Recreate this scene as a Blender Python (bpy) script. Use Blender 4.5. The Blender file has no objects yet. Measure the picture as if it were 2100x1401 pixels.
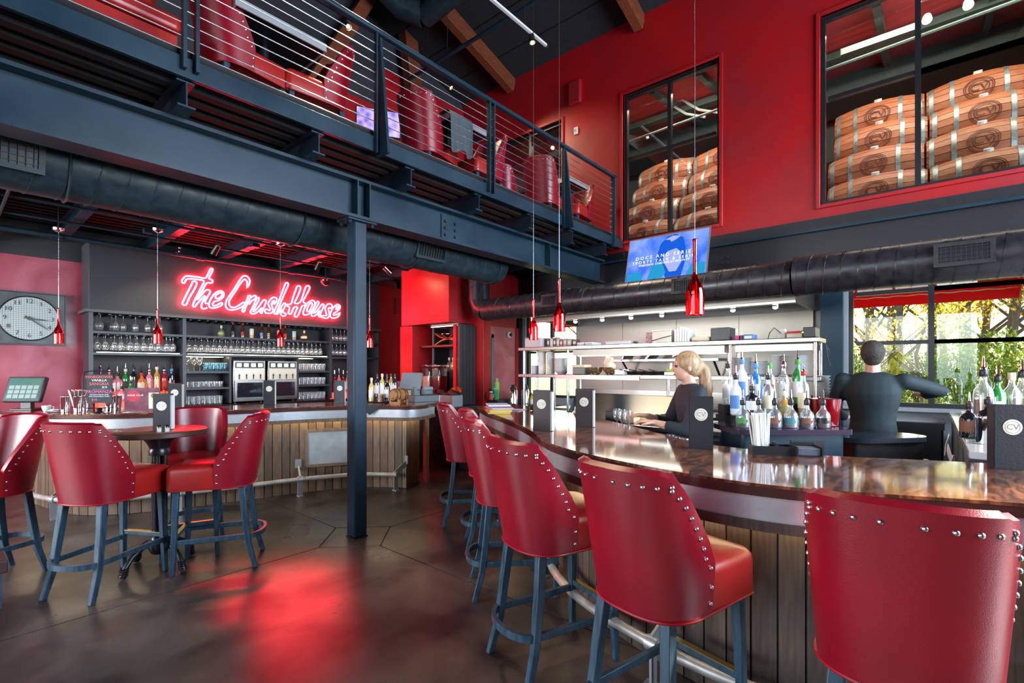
import bpy, bmesh, math, random
from mathutils import Vector, Matrix, Euler
random.seed(7)
S = bpy.context.scene
C = S.collection
R = math.radians
# ---------------------------------------------------------------- camera, world, sun, exposure
CAM_H = 1.5
ANG = R(40.4)
CA, SA = math.cos(ANG), math.sin(ANG)
cam_d = bpy.data.cameras.new('camera'); cam = bpy.data.objects.new('camera', cam_d); C.objects.link(cam)
cam.location = (0, 0, CAM_H); cam.rotation_euler = (R(90), 0, -(R(90) - ANG))
cam_d.sensor_width = 36; cam_d.lens = 36 * 1000 / 2100; cam_d.shift_y = 55.5 / 2100; cam_d.clip_start = 0.02
S.camera = cam
S.view_settings.view_transform = 'Standard'; S.view_settings.look = 'None'
S.view_settings.exposure = 0.42; S.view_settings.gamma = 1; S.view_settings.use_curve_mapping = False
try:
    S.cycles.use_denoising = True
    S.cycles.max_bounces = 7; S.cycles.diffuse_bounces = 3; S.cycles.glossy_bounces = 3
    S.cycles.transmission_bounces = 4; S.cycles.transparent_max_bounces = 16
    S.cycles.caustics_reflective = False; S.cycles.caustics_refractive = False
    S.cycles.sample_clamp_indirect = 6
except Exception:
    pass
W = bpy.data.worlds.new('sky'); S.world = W; W.use_nodes = True
wn = W.node_tree; wn.nodes.clear()
wo = wn.nodes.new('ShaderNodeOutputWorld'); wb = wn.nodes.new('ShaderNodeBackground'); ws = wn.nodes.new('ShaderNodeTexSky')
ws.sky_type = 'NISHITA'; ws.sun_disc = False; ws.sun_elevation = R(38); ws.sun_rotation = R(60); ws.air_density = 1.2; ws.dust_density = 2.0
wb.inputs[1].default_value = 0.55
wn.links.new(ws.outputs[0], wb.inputs[0]); wn.links.new(wb.outputs[0], wo.inputs[0])

def light(name, kind, loc, energy, col=(1, 1, 1), size=1, size_y=None, aim=None, spot=None, blend=.5, spread=None):
    l = bpy.data.lights.new(name, kind); l.energy = energy; l.color = col
    if kind == 'AREA':
        l.size = size
        if size_y: l.shape = 'RECTANGLE'; l.size_y = size_y
        if spread: l.spread = spread
    elif kind == 'SPOT':
        l.shadow_soft_size = size; l.spot_size = spot or R(70); l.spot_blend = blend
    elif kind == 'SUN': l.angle = size
    else: l.shadow_soft_size = size
    o = bpy.data.objects.new(name, l); C.objects.link(o); o.location = loc
    if aim is not None:
        o.rotation_euler = (Vector(aim) - Vector(loc)).to_track_quat('-Z', 'Y').to_euler()
    return o
light('sun', 'SUN', (20, -6, 16), 15.0, (1, .93, .82), R(1.0), aim=(20 - 0.55, -6 + .62, 16 - .55))
COOL = (.70, .84, 1.0)
# daylight entering by the tall windows of the two walls behind the camera
light('window_daylight', 'AREA', (-4.50, 1.55, 3.0), 85, COOL, 5.2, 4.1, aim=(0, 1.55, 3.0))
light('window_daylight', 'AREA', (4.1, -4.50, 3.0), 1050, COOL, 4.5, 4.1, aim=(4.1, 0, 3.0))
light('window_daylight', 'AREA', (-4.50, 6.22, 1.85), 470, (.95,.97,1.0), 3.9, 1.85, aim=(0, 6.22, 1.85))

# ---------------------------------------------------------------- pixel helpers (photo 2100x1401) -> world points
def ray(px):
    t = (px - 1050) / 1000
    return CA + SA * t, SA - CA * t
def atD(px, py, d):
    a, b = ray(px); return Vector((a * d, b * d, CAM_H + (756 - py) / 1000 * d))
def atY(px, py, Y): return atD(px, py, Y / ray(px)[1])
def atX(px, py, X): return atD(px, py, X / ray(px)[0])
def atZ(px, py, Z): return atD(px, py, (CAM_H - Z) * 1000 / (py - 756))
def xo(px, Y): a, b = ray(px); return a / b * Y
def yo(px, X): a, b = ray(px); return b / a * X

# ---------------------------------------------------------------- mesh builder
class MB:
    def __init__(s): s.v = []; s.f = []; s.mi = []; s.m = 0
    def add(s, vs, fs):
        b = len(s.v); s.v += [tuple(v) for v in vs]; s.f += [tuple(i + b for i in f) for f in fs]; s.mi += [s.m] * len(fs); return s
    def box(s, x0, x1, y0, y1, z0, z1, mat=None):
        vs = [Vector(p) for p in ((x0,y0,z0),(x1,y0,z0),(x1,y1,z0),(x0,y1,z0),(x0,y0,z1),(x1,y0,z1),(x1,y1,z1),(x0,y1,z1))]
        if mat is not None: vs = [mat @ v for v in vs]
        return s.add(vs, [(0,3,2,1),(4,5,6,7),(0,1,5,4),(1,2,6,5),(2,3,7,6),(3,0,4,7)])
    def cb(s, c, d, rot=None):
        m = Matrix.Translation(c) @ (Euler(rot).to_matrix().to_4x4() if rot else Matrix())
        return s.box(-d[0]/2, d[0]/2, -d[1]/2, d[1]/2, -d[2]/2, d[2]/2, m)
    def bar(s, p0, p1, w, h=None, up=(0,0,1)):
        p0, p1 = Vector(p0), Vector(p1); h = h or w; z = (p1 - p0).normalized(); u = Vector(up)
        if abs(z.dot(u)) > .99: u = Vector((1,0,0))
        x = u.cross(z).normalized(); y = z.cross(x)
        vs = [p + x*a*w/2 + y*b*h/2 for p in (p0, p1) for a, b in ((-1,-1),(1,-1),(1,1),(-1,1))]
        return s.add(vs, [(3,2,1,0),(4,5,6,7),(0,1,5,4),(1,2,6,5),(2,3,7,6),(3,0,4,7)])
    def taper(s, p0, p1, w0, w1, ang=0):
        p0, p1 = Vector(p0), Vector(p1); c, n = math.cos(ang), math.sin(ang)
        x = Vector((c, n, 0)); y = Vector((-n, c, 0))
        vs = [p + x*a*w/2 + y*b*w/2 for p, w in ((p0,w0),(p1,w1)) for a, b in ((-1,-1),(1,-1),(1,1),(-1,1))]
        return s.add(vs, [(3,2,1,0),(4,5,6,7),(0,1,5,4),(1,2,6,5),(2,3,7,6),(3,0,4,7)])
    def tube(s, path, r, n=8, closed=False, caps=True):
        P = [Vector(p) for p in path]; N = len(P); rs = r if isinstance(r, (list, tuple)) else [r]*N
        vs = []; up = None
        for i, p in enumerate(P):
            a = P[(i-1) % N] if (closed or i) else p; b = P[(i+1) % N] if (closed or i < N-1) else p
            t = (b - a)
            t = t.normalized() if t.length > 1e-9 else Vector((0,0,1))
            if up is None: up = Vector((0,0,1)) if abs(t.z) < .9 else Vector((1,0,0))
            x = t.cross(up)
            if x.length < 1e-5: x = t.orthogonal()
            x.normalize(); y = x.cross(t).normalized(); up = y
            for k in range(n):
                g = 2*math.pi*k/n; vs.append(p + (x*math.cos(g) + y*math.sin(g))*rs[i])
        fs = []
        for i in range(N if closed else N-1):
            j = (i+1) % N
            for k in range(n):
                l = (k+1) % n; fs.append((i*n+k, i*n+l, j*n+l, j*n+k))
        if caps and not closed: fs += [tuple(range(n))[::-1], tuple((N-1)*n+k for k in range(n))]
        return s.add(vs, fs)
    def cyl(s, p0, p1, r0, r1=None, n=12): return s.tube([p0, p1], [r0, r0 if r1 is None else r1], n)
    def lathe(s, prof, n=14, c=(0,0,0), caps=True, mat=None):
        vs = []; c = Vector(c)
        for r, z in prof:
            for k in range(n):
                g = 2*math.pi*k/n; p = Vector((r*math.cos(g), r*math.sin(g), z))
                vs.append((mat @ p if mat is not None else p) + c)
        fs = [(i*n+k, i*n+(k+1) % n, (i+1)*n+(k+1) % n, (i+1)*n+k) for i in range(len(prof)-1) for k in range(n)]
        if caps: fs += [tuple(range(n))[::-1], tuple((len(prof)-1)*n+k for k in range(n))]
        return s.add(vs, fs)
    def prism(s, poly, z0, z1):
        n = len(poly); vs = [(x,y,z0) for x,y in poly] + [(x,y,z1) for x,y in poly]
        return s.add(vs, [tuple(range(n))[::-1], tuple(range(n, 2*n))] + [(i,(i+1)%n,n+(i+1)%n,n+i) for i in range(n)])
    def strip(s, A, B, z0, z1):
        n = len(A); vs = []
        for z in (z0, z1):
            vs += [(p[0],p[1],z) for p in A] + [(p[0],p[1],z) for p in B]
        fs = []
        for i in range(n-1):
            fs += [(i, n+i, n+i+1, i+1), (2*n+i, 2*n+i+1, 3*n+i+1, 3*n+i), (i, i+1, 2*n+i+1, 2*n+i), (n+i+1, n+i, 3*n+i, 3*n+i+1)]
        fs += [(0, 2*n, 3*n, n), (n-1, 2*n-1, 4*n-1, 3*n-1)]
        return s.add(vs, fs)
    def sphere(s, c, r, n=10, m=6, sc=(1,1,1)):
        c = Vector(c); vs = []
        for i in range(m+1):
            a = math.pi*i/m
            for k in range(n):
                g = 2*math.pi*k/n; vs.append(c + Vector((r*sc[0]*math.sin(a)*math.cos(g), r*sc[1]*math.sin(a)*math.sin(g), r*sc[2]*math.cos(a))))
        return s.add(vs, [(i*n+k, (i+1)*n+k, (i+1)*n+(k+1)%n, i*n+(k+1)%n) for i in range(m) for k in range(n)])
    def mesh(s, name, smooth=True):
        me = bpy.data.meshes.new(name); me.from_pydata(s.v, [], s.f)
        bm = bmesh.new(); bm.from_mesh(me)
        bmesh.ops.recalc_face_normals(bm, faces=bm.faces); bm.to_mesh(me); bm.free()
        if smooth:
            me.polygons.foreach_set('use_smooth', [True]*len(me.polygons)); me.set_sharp_from_angle(angle=R(38))
        return me
def link(name, me, mat=None, parent=None, loc=None, rot=None):
    o = bpy.data.objects.new(name, me); C.objects.link(o)
    if mat is not None and me is not None and not me.materials:
        for m in (mat if isinstance(mat, (list, tuple)) else [mat]): me.materials.append(m)
    if parent: o.parent = parent
    if loc is not None: o.location = loc
    if rot is not None: o.rotation_euler = rot
    return o
def O(name, mb, mat, parent=None, bev=0, loc=None, rot=None, seg=2):
    o = link(name, mb.mesh(name), mat, parent, loc, rot)
    if len(set(mb.mi)) > 1: o.data.polygons.foreach_set('material_index', mb.mi)
    if bev:
        b = o.modifiers.new('bevel', 'BEVEL'); b.width = bev; b.segments = seg; b.limit_method = 'ANGLE'; b.angle_limit = R(35)
    return o
def tag(o, label, cat, group=None):
    o['label'] = label; o['category'] = cat
    if group: o['group'] = group
    return o
def T(name, label, cat, loc=(0,0,0), rz=0, group=None):
    o = bpy.data.objects.new(name, None); C.objects.link(o); o.location = loc; o.rotation_euler = (0,0,rz); o.empty_display_size = .1
    return tag(o, label, cat, group)
def struct(o): o['kind'] = 'structure'; return o
def stuff(o): o['kind'] = 'stuff'; return o
def E(name, loc=(0,0,0)):
    o = bpy.data.objects.new(name, None); C.objects.link(o); o.location = loc; o.empty_display_size = .1; return struct(o)
def dup(root, loc, rz=0, label=None, group=None, scale=None):
    r = root.copy(); C.objects.link(r); r.location = loc; r.rotation_euler = (0,0,rz)
    if scale: r.scale = (scale,)*3
    if label: r['label'] = label
    if group: r['group'] = group
    for ch in list(root.children):
        c = ch.copy(); C.objects.link(c); c.parent = r
        for g in ch.children:
            d = g.copy(); C.objects.link(d); d.parent = c
    return r
def text_mesh(body, size, ext=.001, align='CENTER', sx=1, shear=0):
    cu = bpy.data.curves.new('txt', 'FONT'); cu.body = body; cu.size = size; cu.extrude = ext; cu.align_x = align; cu.align_y = 'CENTER'; cu.shear = shear
    cu.resolution_u = 2
    o = bpy.data.objects.new('txt', cu); C.objects.link(o); dg = bpy.context.evaluated_depsgraph_get()
    me = bpy.data.meshes.new_from_object(o.evaluated_get(dg)); bpy.data.objects.remove(o)
    if sx != 1:
        for v in me.vertices: v.co.x *= sx
    return me
def crom(pts, n):
    P = [Vector((*p, 0)) if len(p) == 2 else Vector(p) for p in pts]; out = []
    Q = [2*P[0]-P[1]] + P + [2*P[-1]-P[-2]]
    for i in range(1, len(Q)-2):
        for k in range(8):
            t = k/8; a, b, c, d = Q[i-1], Q[i], Q[i+1], Q[i+2]
            out.append(.5*((2*b) + (c-a)*t + (2*a-5*b+4*c-d)*t*t + (3*b-a-3*c+d)*t**3))
    out.append(P[-1])
    L = [0]
    for i in range(1, len(out)): L.append(L[-1] + (out[i]-out[i-1]).length)
    res = []; j = 0
    for k in range(n):
        s_ = L[-1]*k/(n-1)
        while j < len(L)-2 and L[j+1] < s_: j += 1
        u = (s_-L[j])/max(L[j+1]-L[j], 1e-9); res.append(out[j].lerp(out[j+1], min(max(u,0),1)))
    return res
def offset(path, d):
    out = []
    for i, p in enumerate(path):
        t = (path[min(i+1, len(path)-1)] - path[max(i-1, 0)]).normalized(); out.append(p + Vector((-t.y, t.x, 0))*d)
    return out

# ---------------------------------------------------------------- materials
MATS = {}
def M(name, col=(.5,.5,.5), rough=.5, metal=0, col2=None, nscale=6, ndet=4, nfac=1.0, stretch=None, bump=0, bscale=40, coat=0, emit=None, estr=0, rvar=0, spec=.5, ramp=(.35,.65), trans=0, coords='Object', distort=0):
    m = bpy.data.materials.new(name); m.use_nodes = True; nt = m.node_tree; b = nt.nodes['Principled BSDF']; MATS[name] = m
    b.inputs['Base Color'].default_value = (*col, 1); b.inputs['Roughness'].default_value = rough; b.inputs['Metallic'].default_value = metal
    b.inputs['Specular IOR Level'].default_value = spec
    if coat: b.inputs['Coat Weight'].default_value = coat; b.inputs['Coat Roughness'].default_value = .06
    if trans: b.inputs['Transmission Weight'].default_value = trans
    if emit: b.inputs['Emission Color'].default_value = (*emit, 1); b.inputs['Emission Strength'].default_value = estr
    if col2 or bump or rvar:
        tc = nt.nodes.new('ShaderNodeTexCoord'); mp = nt.nodes.new('ShaderNodeMapping'); nt.links.new(tc.outputs[coords], mp.inputs[0])
        if stretch: mp.inputs['Scale'].default_value = stretch
        nz = nt.nodes.new('ShaderNodeTexNoise'); nz.inputs['Scale'].default_value = nscale; nz.inputs['Detail'].default_value = ndet
        nz.inputs['Distortion'].default_value = distort
        nt.links.new(mp.outputs[0], nz.inputs['Vector'])
        if col2:
            cr = nt.nodes.new('ShaderNodeValToRGB'); cr.color_ramp.elements[0].position = ramp[0]; cr.color_ramp.elements[1].position = ramp[1]
            cr.color_ramp.elements[0].color = (*col, 1); cr.color_ramp.elements[1].color = (*col2, 1)
            nt.links.new(nz.outputs['Fac'], cr.inputs[0]); nt.links.new(cr.outputs[0], b.inputs['Base Color'])
        if rvar:
            mr = nt.nodes.new('ShaderNodeMapRange'); mr.inputs[1].default_value = .3; mr.inputs[2].default_value = .7
            mr.inputs[3].default_value = max(0, rough-rvar); mr.inputs[4].default_value = rough+rvar
            nt.links.new(nz.outputs['Fac'], mr.inputs[0]); nt.links.new(mr.outputs[0], b.inputs['Roughness'])
        if bump:
            n2 = nt.nodes.new('ShaderNodeTexNoise'); n2.inputs['Scale'].default_value = bscale; n2.inputs['Detail'].default_value = 3
            nt.links.new(mp.outputs[0], n2.inputs['Vector'])
            bp = nt.nodes.new('ShaderNodeBump'); bp.inputs['Strength'].default_value = bump; bp.inputs['Distance'].default_value = .01
            nt.links.new(n2.outputs['Fac'], bp.inputs['Height']); nt.links.new(bp.outputs[0], b.inputs['Normal'])
    return m
def glassy(name, col=(1,1,1), refl=(1,1,1), base=.06, edge=.75, rough=.02, white_lift=0):
    m = bpy.data.materials.new(name); m.use_nodes = True; nt = m.node_tree; nt.nodes.clear(); MATS[name] = m
    o = nt.nodes.new('ShaderNodeOutputMaterial'); tr = nt.nodes.new('ShaderNodeBsdfTransparent'); gl = nt.nodes.new('ShaderNodeBsdfGlossy')
    tr.inputs[0].default_value = (*col, 1); gl.inputs[0].default_value = (*refl, 1); gl.inputs['Roughness'].default_value = rough
    lw = nt.nodes.new('ShaderNodeLayerWeight'); lw.inputs[0].default_value = .35
    mr = nt.nodes.new('ShaderNodeMapRange'); mr.inputs[3].default_value = base; mr.inputs[4].default_value = edge
    mx = nt.nodes.new('ShaderNodeMixShader')
    nt.links.new(lw.outputs['Facing'], mr.inputs[0]); nt.links.new(mr.outputs[0], mx.inputs[0])
    nt.links.new(tr.outputs[0], mx.inputs[1]); nt.links.new(gl.outputs[0], mx.inputs[2])
    if white_lift:  # white diffuse share brightens the glass in place of highlights
        df = nt.nodes.new('ShaderNodeBsdfDiffuse'); df.inputs[0].default_value = (.9,.92,.94,1); m2 = nt.nodes.new('ShaderNodeMixShader'); m2.inputs[0].default_value = white_lift
        nt.links.new(mx.outputs[0], m2.inputs[1]); nt.links.new(df.outputs[0], m2.inputs[2]); nt.links.new(m2.outputs[0], o.inputs[0])
    else: nt.links.new(mx.outputs[0], o.inputs[0])
    return m
def emis(name, col, st):
    m = bpy.data.materials.new(name); m.use_nodes = True; nt = m.node_tree; nt.nodes.clear(); MATS[name] = m
    o = nt.nodes.new('ShaderNodeOutputMaterial'); e = nt.nodes.new('ShaderNodeEmission'); e.inputs[0].default_value = (*col, 1); e.inputs[1].default_value = st
    nt.links.new(e.outputs[0], o.inputs[0]); return m

RED = M('red_plaster', (.46,.008,.010), .42, col2=(.30,.006,.012), nscale=1.3, ndet=8, rvar=.12, ramp=(.3,.7))
ROSE = M('red_plaster_lit', (.50,.10,.15), .36, col2=(.32,.030,.055), nscale=1.8, ndet=8, rvar=.12, ramp=(.3,.7), distort=1.0)  # red plaster with the window light put into a paler pink
BLACKW = M('charcoal_paint', (.030,.032,.038), .5, col2=(.038,.040,.046), nscale=3)
GREYW = M('grey_wall', (.33,.35,.37), .5, col2=(.28,.30,.33), nscale=3)
STEEL_BLK = M('black_steel', (.009,.026,.042), .36, col2=(.016,.038,.058), nscale=2.5, rvar=.08, spec=.28)
BLACKM = M('black_metal', (.012,.013,.015), .35)
BLACKP = M('black_plastic', (.015,.016,.018), .4)
DUCTM = M('painted_duct', (.014,.028,.036), .42, col2=(.024,.042,.052), nscale=14, rvar=.1, spec=.3)
DUCTB = M('painted_duct_warm', (.016,.014,.018), .34, col2=(.024,.022,.026), nscale=14, rvar=.1)
TIMBER = M('stained_timber', (.22,.055,.020), .5, col2=(.12,.03,.012), nscale=5, stretch=(1,12,12), bump=.1)
CONC = M('polished_concrete', (.105,.082,.066), .31, col2=(.016,.013,.014), nscale=1.9, ndet=14, rvar=.06, ramp=(.38,.62), distort=.4)
PLANK = [M('fence_board', (.17,.105,.062), .55, col2=(.10,.062,.040), nscale=4, stretch=(14,14,1.2), bump=.15, bscale=20),
         M('fence_board_pale', (.22,.145,.092), .55, col2=(.13,.085,.055), nscale=4, stretch=(14,14,1.2), bump=.15, bscale=20),
         M('fence_board_dark', (.13,.083,.055), .55, col2=(.075,.05,.035), nscale=4, stretch=(14,14,1.2), bump=.15, bscale=20)]
PLANKR = [M('grey_board', (.10,.070,.052), .6, col2=(.055,.038,.030), nscale=4, stretch=(14,14,1.2), bump=.15, bscale=20),
          M('grey_board_pale', (.13,.09,.066), .6, col2=(.075,.052,.04), nscale=4, stretch=(14,14,1.2), bump=.15, bscale=20)]
ZINC = M('galvanised_band', (.55,.58,.60), .38, .55, col2=(.42,.45,.48), nscale=9, ndet=6, rvar=.1)
GRANITE = M('marbled_granite', (.085,.030,.018), .08, col2=(.34,.13,.055), nscale=4.5, ndet=12, stretch=(1.0,3.6,1), distort=1.6, ramp=(.42,.68), coat=.4)
GRANITE_E = M('granite_edge', (.05,.018,.018), .18, col2=(.08,.03,.025), nscale=4)
LEATHER = M('red_leather', (.29,.0012,.014), .30, col2=(.23,.001,.013), nscale=3, bump=.12, bscale=300, spec=.85)
LEATHER_LIT = M('red_leather_lit', (.40,.014,.010), .32, col2=(.34,.010,.010), nscale=3, bump=.10, bscale=300, spec=.6)  # same leather as the backs, light on the seats put into a warmer red
PIPING = M('red_piping', (.36,.006,.016), .35)
NAIL = M('nickel', (.55,.54,.53), .28, 1)
LEG = M('blue_lit_leg', (.014,.042,.070), .42, col2=(.034,.080,.120), nscale=10, stretch=(6,6,1), rvar=.1)  # blue daylight glare put into the near-black leg colour
BRASS = M('brass_cap', (.45,.33,.12), .3, 1)
INOX = M('stainless', (.34,.325,.30), .24, 1)
INOXB = M('stainless_bright', (.45,.45,.45), .22, 1)
INOXD = M('brushed_hood_steel', (.21,.20,.18), .34, 1)
CHROME = M('chrome', (.85,.85,.86), .08, 1)
WHITE = M('white_ceramic', (.80,.80,.78), .25)
WPAPER = M('white_paper', (.82,.82,.80), .7)
CREAM = M('cream_card', (.75,.66,.48), .6)
GOLD = M('gold_foil', (.80,.70,.48), .45)
LOGO = M('pale_medallion', (.78,.74,.62), .5)
MENU = M('menu_cover', (.012,.014,.018), .5, bump=.1, bscale=120)
MENUB = M('menu_cover_brown', (.030,.016,.016), .5, bump=.1, bscale=120)
TABLEW = M('table_wood', (.22,.10,.045), .35, col2=(.12,.05,.025), nscale=4, stretch=(2,12,2), coat=.2)
TABLEE = M('table_edge', (.05,.022,.018), .4)
CAST = M('cast_iron', (.010,.012,.015), .3)
GLASS = glassy('clear_glass', base=.10, edge=.9, white_lift=.10)
PANE = glassy('window_pane', (.93,.96,.95), base=.04, edge=.28, rough=.01)
REDGLASS = glassy('red_glass', (.55,.004,.012), (1,.35,.35), base=.14, edge=.6)
CLEARP = glassy('clear_plastic', (.9,.92,.92), base=.12, edge=.5, rough=.1)
CABLE = M('stainless_cable', (.75,.76,.78), .25, 1)
WARMBULB = emis('warm_bulb', (1,.78,.38), 40)
WARMLED = emis('warm_led', (1,.78,.42), 22)
COOLLED = emis('cool_led', (1,.95,.82), 3)
NEON = emis('neon_red', (1,.016,.030), 85)
# ================================================================ THE SETTING
XW = 6.85                    # window wall
def grid_wall(axis, a0, a1, u0, u1, z0, z1, holes):
    """a wall slab between a0..a1 on its thin axis with rectangular openings (u0,u1,z0,z1)"""
    mb = MB(); us = sorted({u0, u1, *[h[0] for h in holes], *[h[1] for h in holes]}); zs = sorted({z0, z1, *[h[2] for h in holes], *[h[3] for h in holes]})
    us = [u for u in us if u0 <= u <= u1]; zs = [z for z in zs if z0 <= z <= z1]
    for i in range(len(us)-1):
        j = 0
        while j < len(zs)-1:
            uc = (us[i]+us[i+1])/2
            hole = lambda k: any(h[0] < uc < h[1] and h[2] < (zs[k]+zs[k+1])/2 < h[3] for h in holes)
            if hole(j): j += 1; continue
            k = j
            while k+1 < len(zs)-1 and not hole(k+1): k += 1
            if axis == 'x': mb.box(a0, a1, us[i], us[i+1], zs[j], zs[k+1])
            else: mb.box(us[i], us[i+1], a0, a1, zs[j], zs[k+1])
            j = k+1
    return mb
# floor: slabs with recessed joints around the steel column
floor = struct(O('floor', MB().box(-4.3, XW+.2, -4.3, 8.8, -.12, -.012), CONC))
px_, py_ = 2.42, 3.88; g = .005; q = .36
cutp = {'SW': [(-4.25,-4.25),(px_-g,-4.25),(px_-g,py_-q),(px_-q,py_-g),(-4.25,py_-g)],
        'SE': [(px_+g,-4.25),(XW,-4.25),(XW,py_-g),(px_+q,py_-g),(px_+g,py_-q)],
        'NE': [(px_+q,py_+g),(XW,py_+g),(XW,8.75),(px_+g,8.75),(px_+g,py_+q)],
        'NW': [(-4.25,py_+g),(px_-q,py_+g),(px_-g,py_+q),(px_-g,8.75),(-4.25,8.75)],
        'D': [(px_-q+2*g,py_),(px_,py_-q+2*g),(px_+q-2*g,py_),(px_,py_+q-2*g)]}
for k in cutp: O('floor_slab', MB().prism(cutp[k], -.012, 0), CONC, floor)
# window wall : red above, grey below, openings for the windows
UW = [(4.72, 6.16), (2.14, 3.58), (-1.72, .975)]
upper = struct(O('wall_right', grid_wall('x', XW, XW+.16, -4.3, 7.2, 3.2, 6.95, [(a, b, 3.46, 5.72) for a, b in UW]), RED))
lowm = grid_wall('x', XW, XW+.16, -4.3, 8.8, 0, 3.2, [(4.42, 5.52, 1.0, 2.62), (-2.9, .70, 1.08, 2.62)])
struct(O('wall_right_lower', lowm, GREYW))
def window(n, y0, y1, z0, z1, ys, zs, x=XW+.05, fw=.045, mat=BLACKM, fm=BLACKM):
    e = E('window_%d' % n)
    f = MB(); f.box(x, x+.07, y0, y0+fw, z0, z1); f.box(x, x+.07, y1-fw, y1, z0, z1); f.box(x, x+.07, y0+fw, y1-fw, z0, z0+fw); f.box(x, x+.07, y0+fw, y1-fw, z1-fw, z1)
    O('window_frame', f, fm, e)
    for yy in ys: O('mullion', MB().box(x-.005, x+.065, yy-.026, yy+.026, z0+fw, z1-fw), fm, e)
    yb = [y0+fw]+list(ys)+[y1-fw]; zb = [z0+fw]+list(zs)+[z1-fw]
    for i in range(len(yb)-1):
        for zz in zs: O('glazing_bar', MB().box(x, x+.06, yb[i]+.026, yb[i+1]-.026, zz-.022, zz+.022), fm, e)
        for j in range(len(zb)-1): O('pane', MB().box(x+.028, x+.034, yb[i], yb[i+1], zb[j], zb[j+1]), PANE, e)
    return e
window(1, -1.72, .975, 3.46, 5.72, (.075, -.82), (4.735,))
window(2, 2.14, 3.58, 3.46, 5.72, (2.86,), (4.735,))
window(3, 4.72, 6.16, 3.46, 5.72, (5.44,), (4.735,))
window(4, -2.9, .70, 1.08, 2.62, (-.035, -.77, -1.5, -2.2), (1.79, 2.36))
window(5, 4.42, 5.52, 1.0, 2.62, (4.97,), (1.79,))
# red reveals proud of the wall round the upper windows
for i, (a, b) in enumerate(UW):
    t = MB(); w = .045
    t.box(XW-.025, XW+.05, a-w, a, 3.46-w, 5.72+w); t.box(XW-.025, XW+.05, b, b+w, 3.46-w, 5.72+w)
    t.box(XW-.025, XW+.05, a, b, 5.72, 5.72+w); t.box(XW-.025, XW+.05, a, b, 3.46-w, 3.46)
    struct(O('trim_%d' % (i+1), t, RED, bev=.006))
s4 = struct(O('trim_4', MB().box(XW-.10, XW+.05, -2.95, .75, 1.035, 1.08), M('grey_sill', (.25,.27,.29), .4), bev=.006))
# wall planes behind the bar
struct(O('wall_back', grid_wall('y', 8.65, 8.8, -4.3, XW+.16, 0, 3.35, []), ROSE))
O('black_band', MB().box(-4.3, 5.6, 8.63, 8.65, 2.92, 3.35), BLACKW, bpy.data.objects['wall_back'])
wbu = struct(O('wall_back_upper', grid_wall('y', 7.15, 7.3, -4.3, XW, 3.45, 8.6, []), BLACKW))
O('red_panel', MB().box(4.05, 4.95, 7.11, 7.15, 3.46, 5.95), RED, wbu); O('red_panel', MB().box(4.95, XW, 7.11, 7.15, 3.46, 6.68), RED, wbu)
# walls behind the camera with tall windows
struct(O('wall_left', grid_wall('x', -4.46, -4.3, -4.3, 8.8, 0, 10.3, [(-1.1, 4.2, .9, 5.1), (4.25, 8.2, .9, 2.8)]), RED))
struct(O('wall_front', grid_wall('y', -4.46, -4.3, -4.46, XW+.16, 0, 10.3, [(1.8, 6.4, .9, 5.1)]), RED))
for n, ax in ((6, 'x'), (7, 'y')):
    e = E('window_%d' % n); u0, u1 = (-1.1, 4.2) if ax == 'x' else (1.8, 6.4); f = MB()
    def bx(a0, a1, z0, z1):
        if ax == 'x': f.box(-4.42, -4.34, a0, a1, z0, z1)
        else: f.box(a0, a1, -4.42, -4.34, z0, z1)
    bx(u0, u0+.06, .9, 5.1); bx(u1-.06, u1, .9, 5.1); bx(u0, u1, .9, .96); bx(u0, u1, 5.04, 5.1); bx(u0, u1, 3.4, 3.46)
    for k in range(1, 5): bx(u0+.92*k-.03, u0+.92*k+.03, .9, 5.1)
    O('window_frame', f, BLACKM, e)
e = E('window_8'); f = MB()
for y in (4.25, 5.2, 6.2, 7.2, 8.15): f.box(-4.42, -4.34, y, y+.05, .9, 2.8)
f.box(-4.42, -4.34, 4.25, 8.2, .9, .95); f.box(-4.42, -4.34, 4.25, 8.2, 2.75, 2.8); O('window_frame', f, BLACKM, e)
# roof: black acoustic panels, timber rafters rising from the window wall
SL = .29
zr = lambda x: 6.80 + (XW - x)*SL
ceil_ = struct(O('ceiling', MB().add([(XW+.2,-4.4,zr(XW)+.12),(-4.4,-4.4,zr(-4.4)+.12),(-4.4,8.8,zr(-4.4)+.12),(XW+.2,8.8,zr(XW)+.12),
      (XW+.2,-4.4,zr(XW)+.2),(-4.4,-4.4,zr(-4.4)+.2),(-4.4,8.8,zr(-4.4)+.2),(XW+.2,8.8,zr(XW)+.2)], [(0,1,2,3),(7,6,5,4),(0,4,5,1),(1,5,6,2),(2,6,7,3),(3,7,4,0)]), BLACKM))
ROOFP = M('black_acoustic_panel', (.010,.011,.013), .9, bump=.25, bscale=120, col2=(.015,.016,.018), nscale=20)
xx = XW+.1
while xx > -4:
    x1 = xx-.60; v = []
    for z in (0, .09):
        v += [(xx,-4.3,zr(xx)+.02+z),(x1+.025,-4.3,zr(x1+.025)+.02+z),(x1+.025,7.15,zr(x1+.025)+.02+z),(xx,7.15,zr(xx)+.02+z)]
    O('ceiling_panel', MB().add(v, [(0,1,2,3),(7,6,5,4),(0,4,5,1),(1,5,6,2),(2,6,7,3),(3,7,4,0)]), ROOFP, ceil_)
    xx = x1
for yy in (5.83, 3.3, .75, -1.8): O('rafter', MB().bar((XW, yy, zr(XW)-.10), (-4.2, yy, zr(-4.2)-.10), .15, .26), TIMBER, ceil_, bev=.01)
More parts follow.
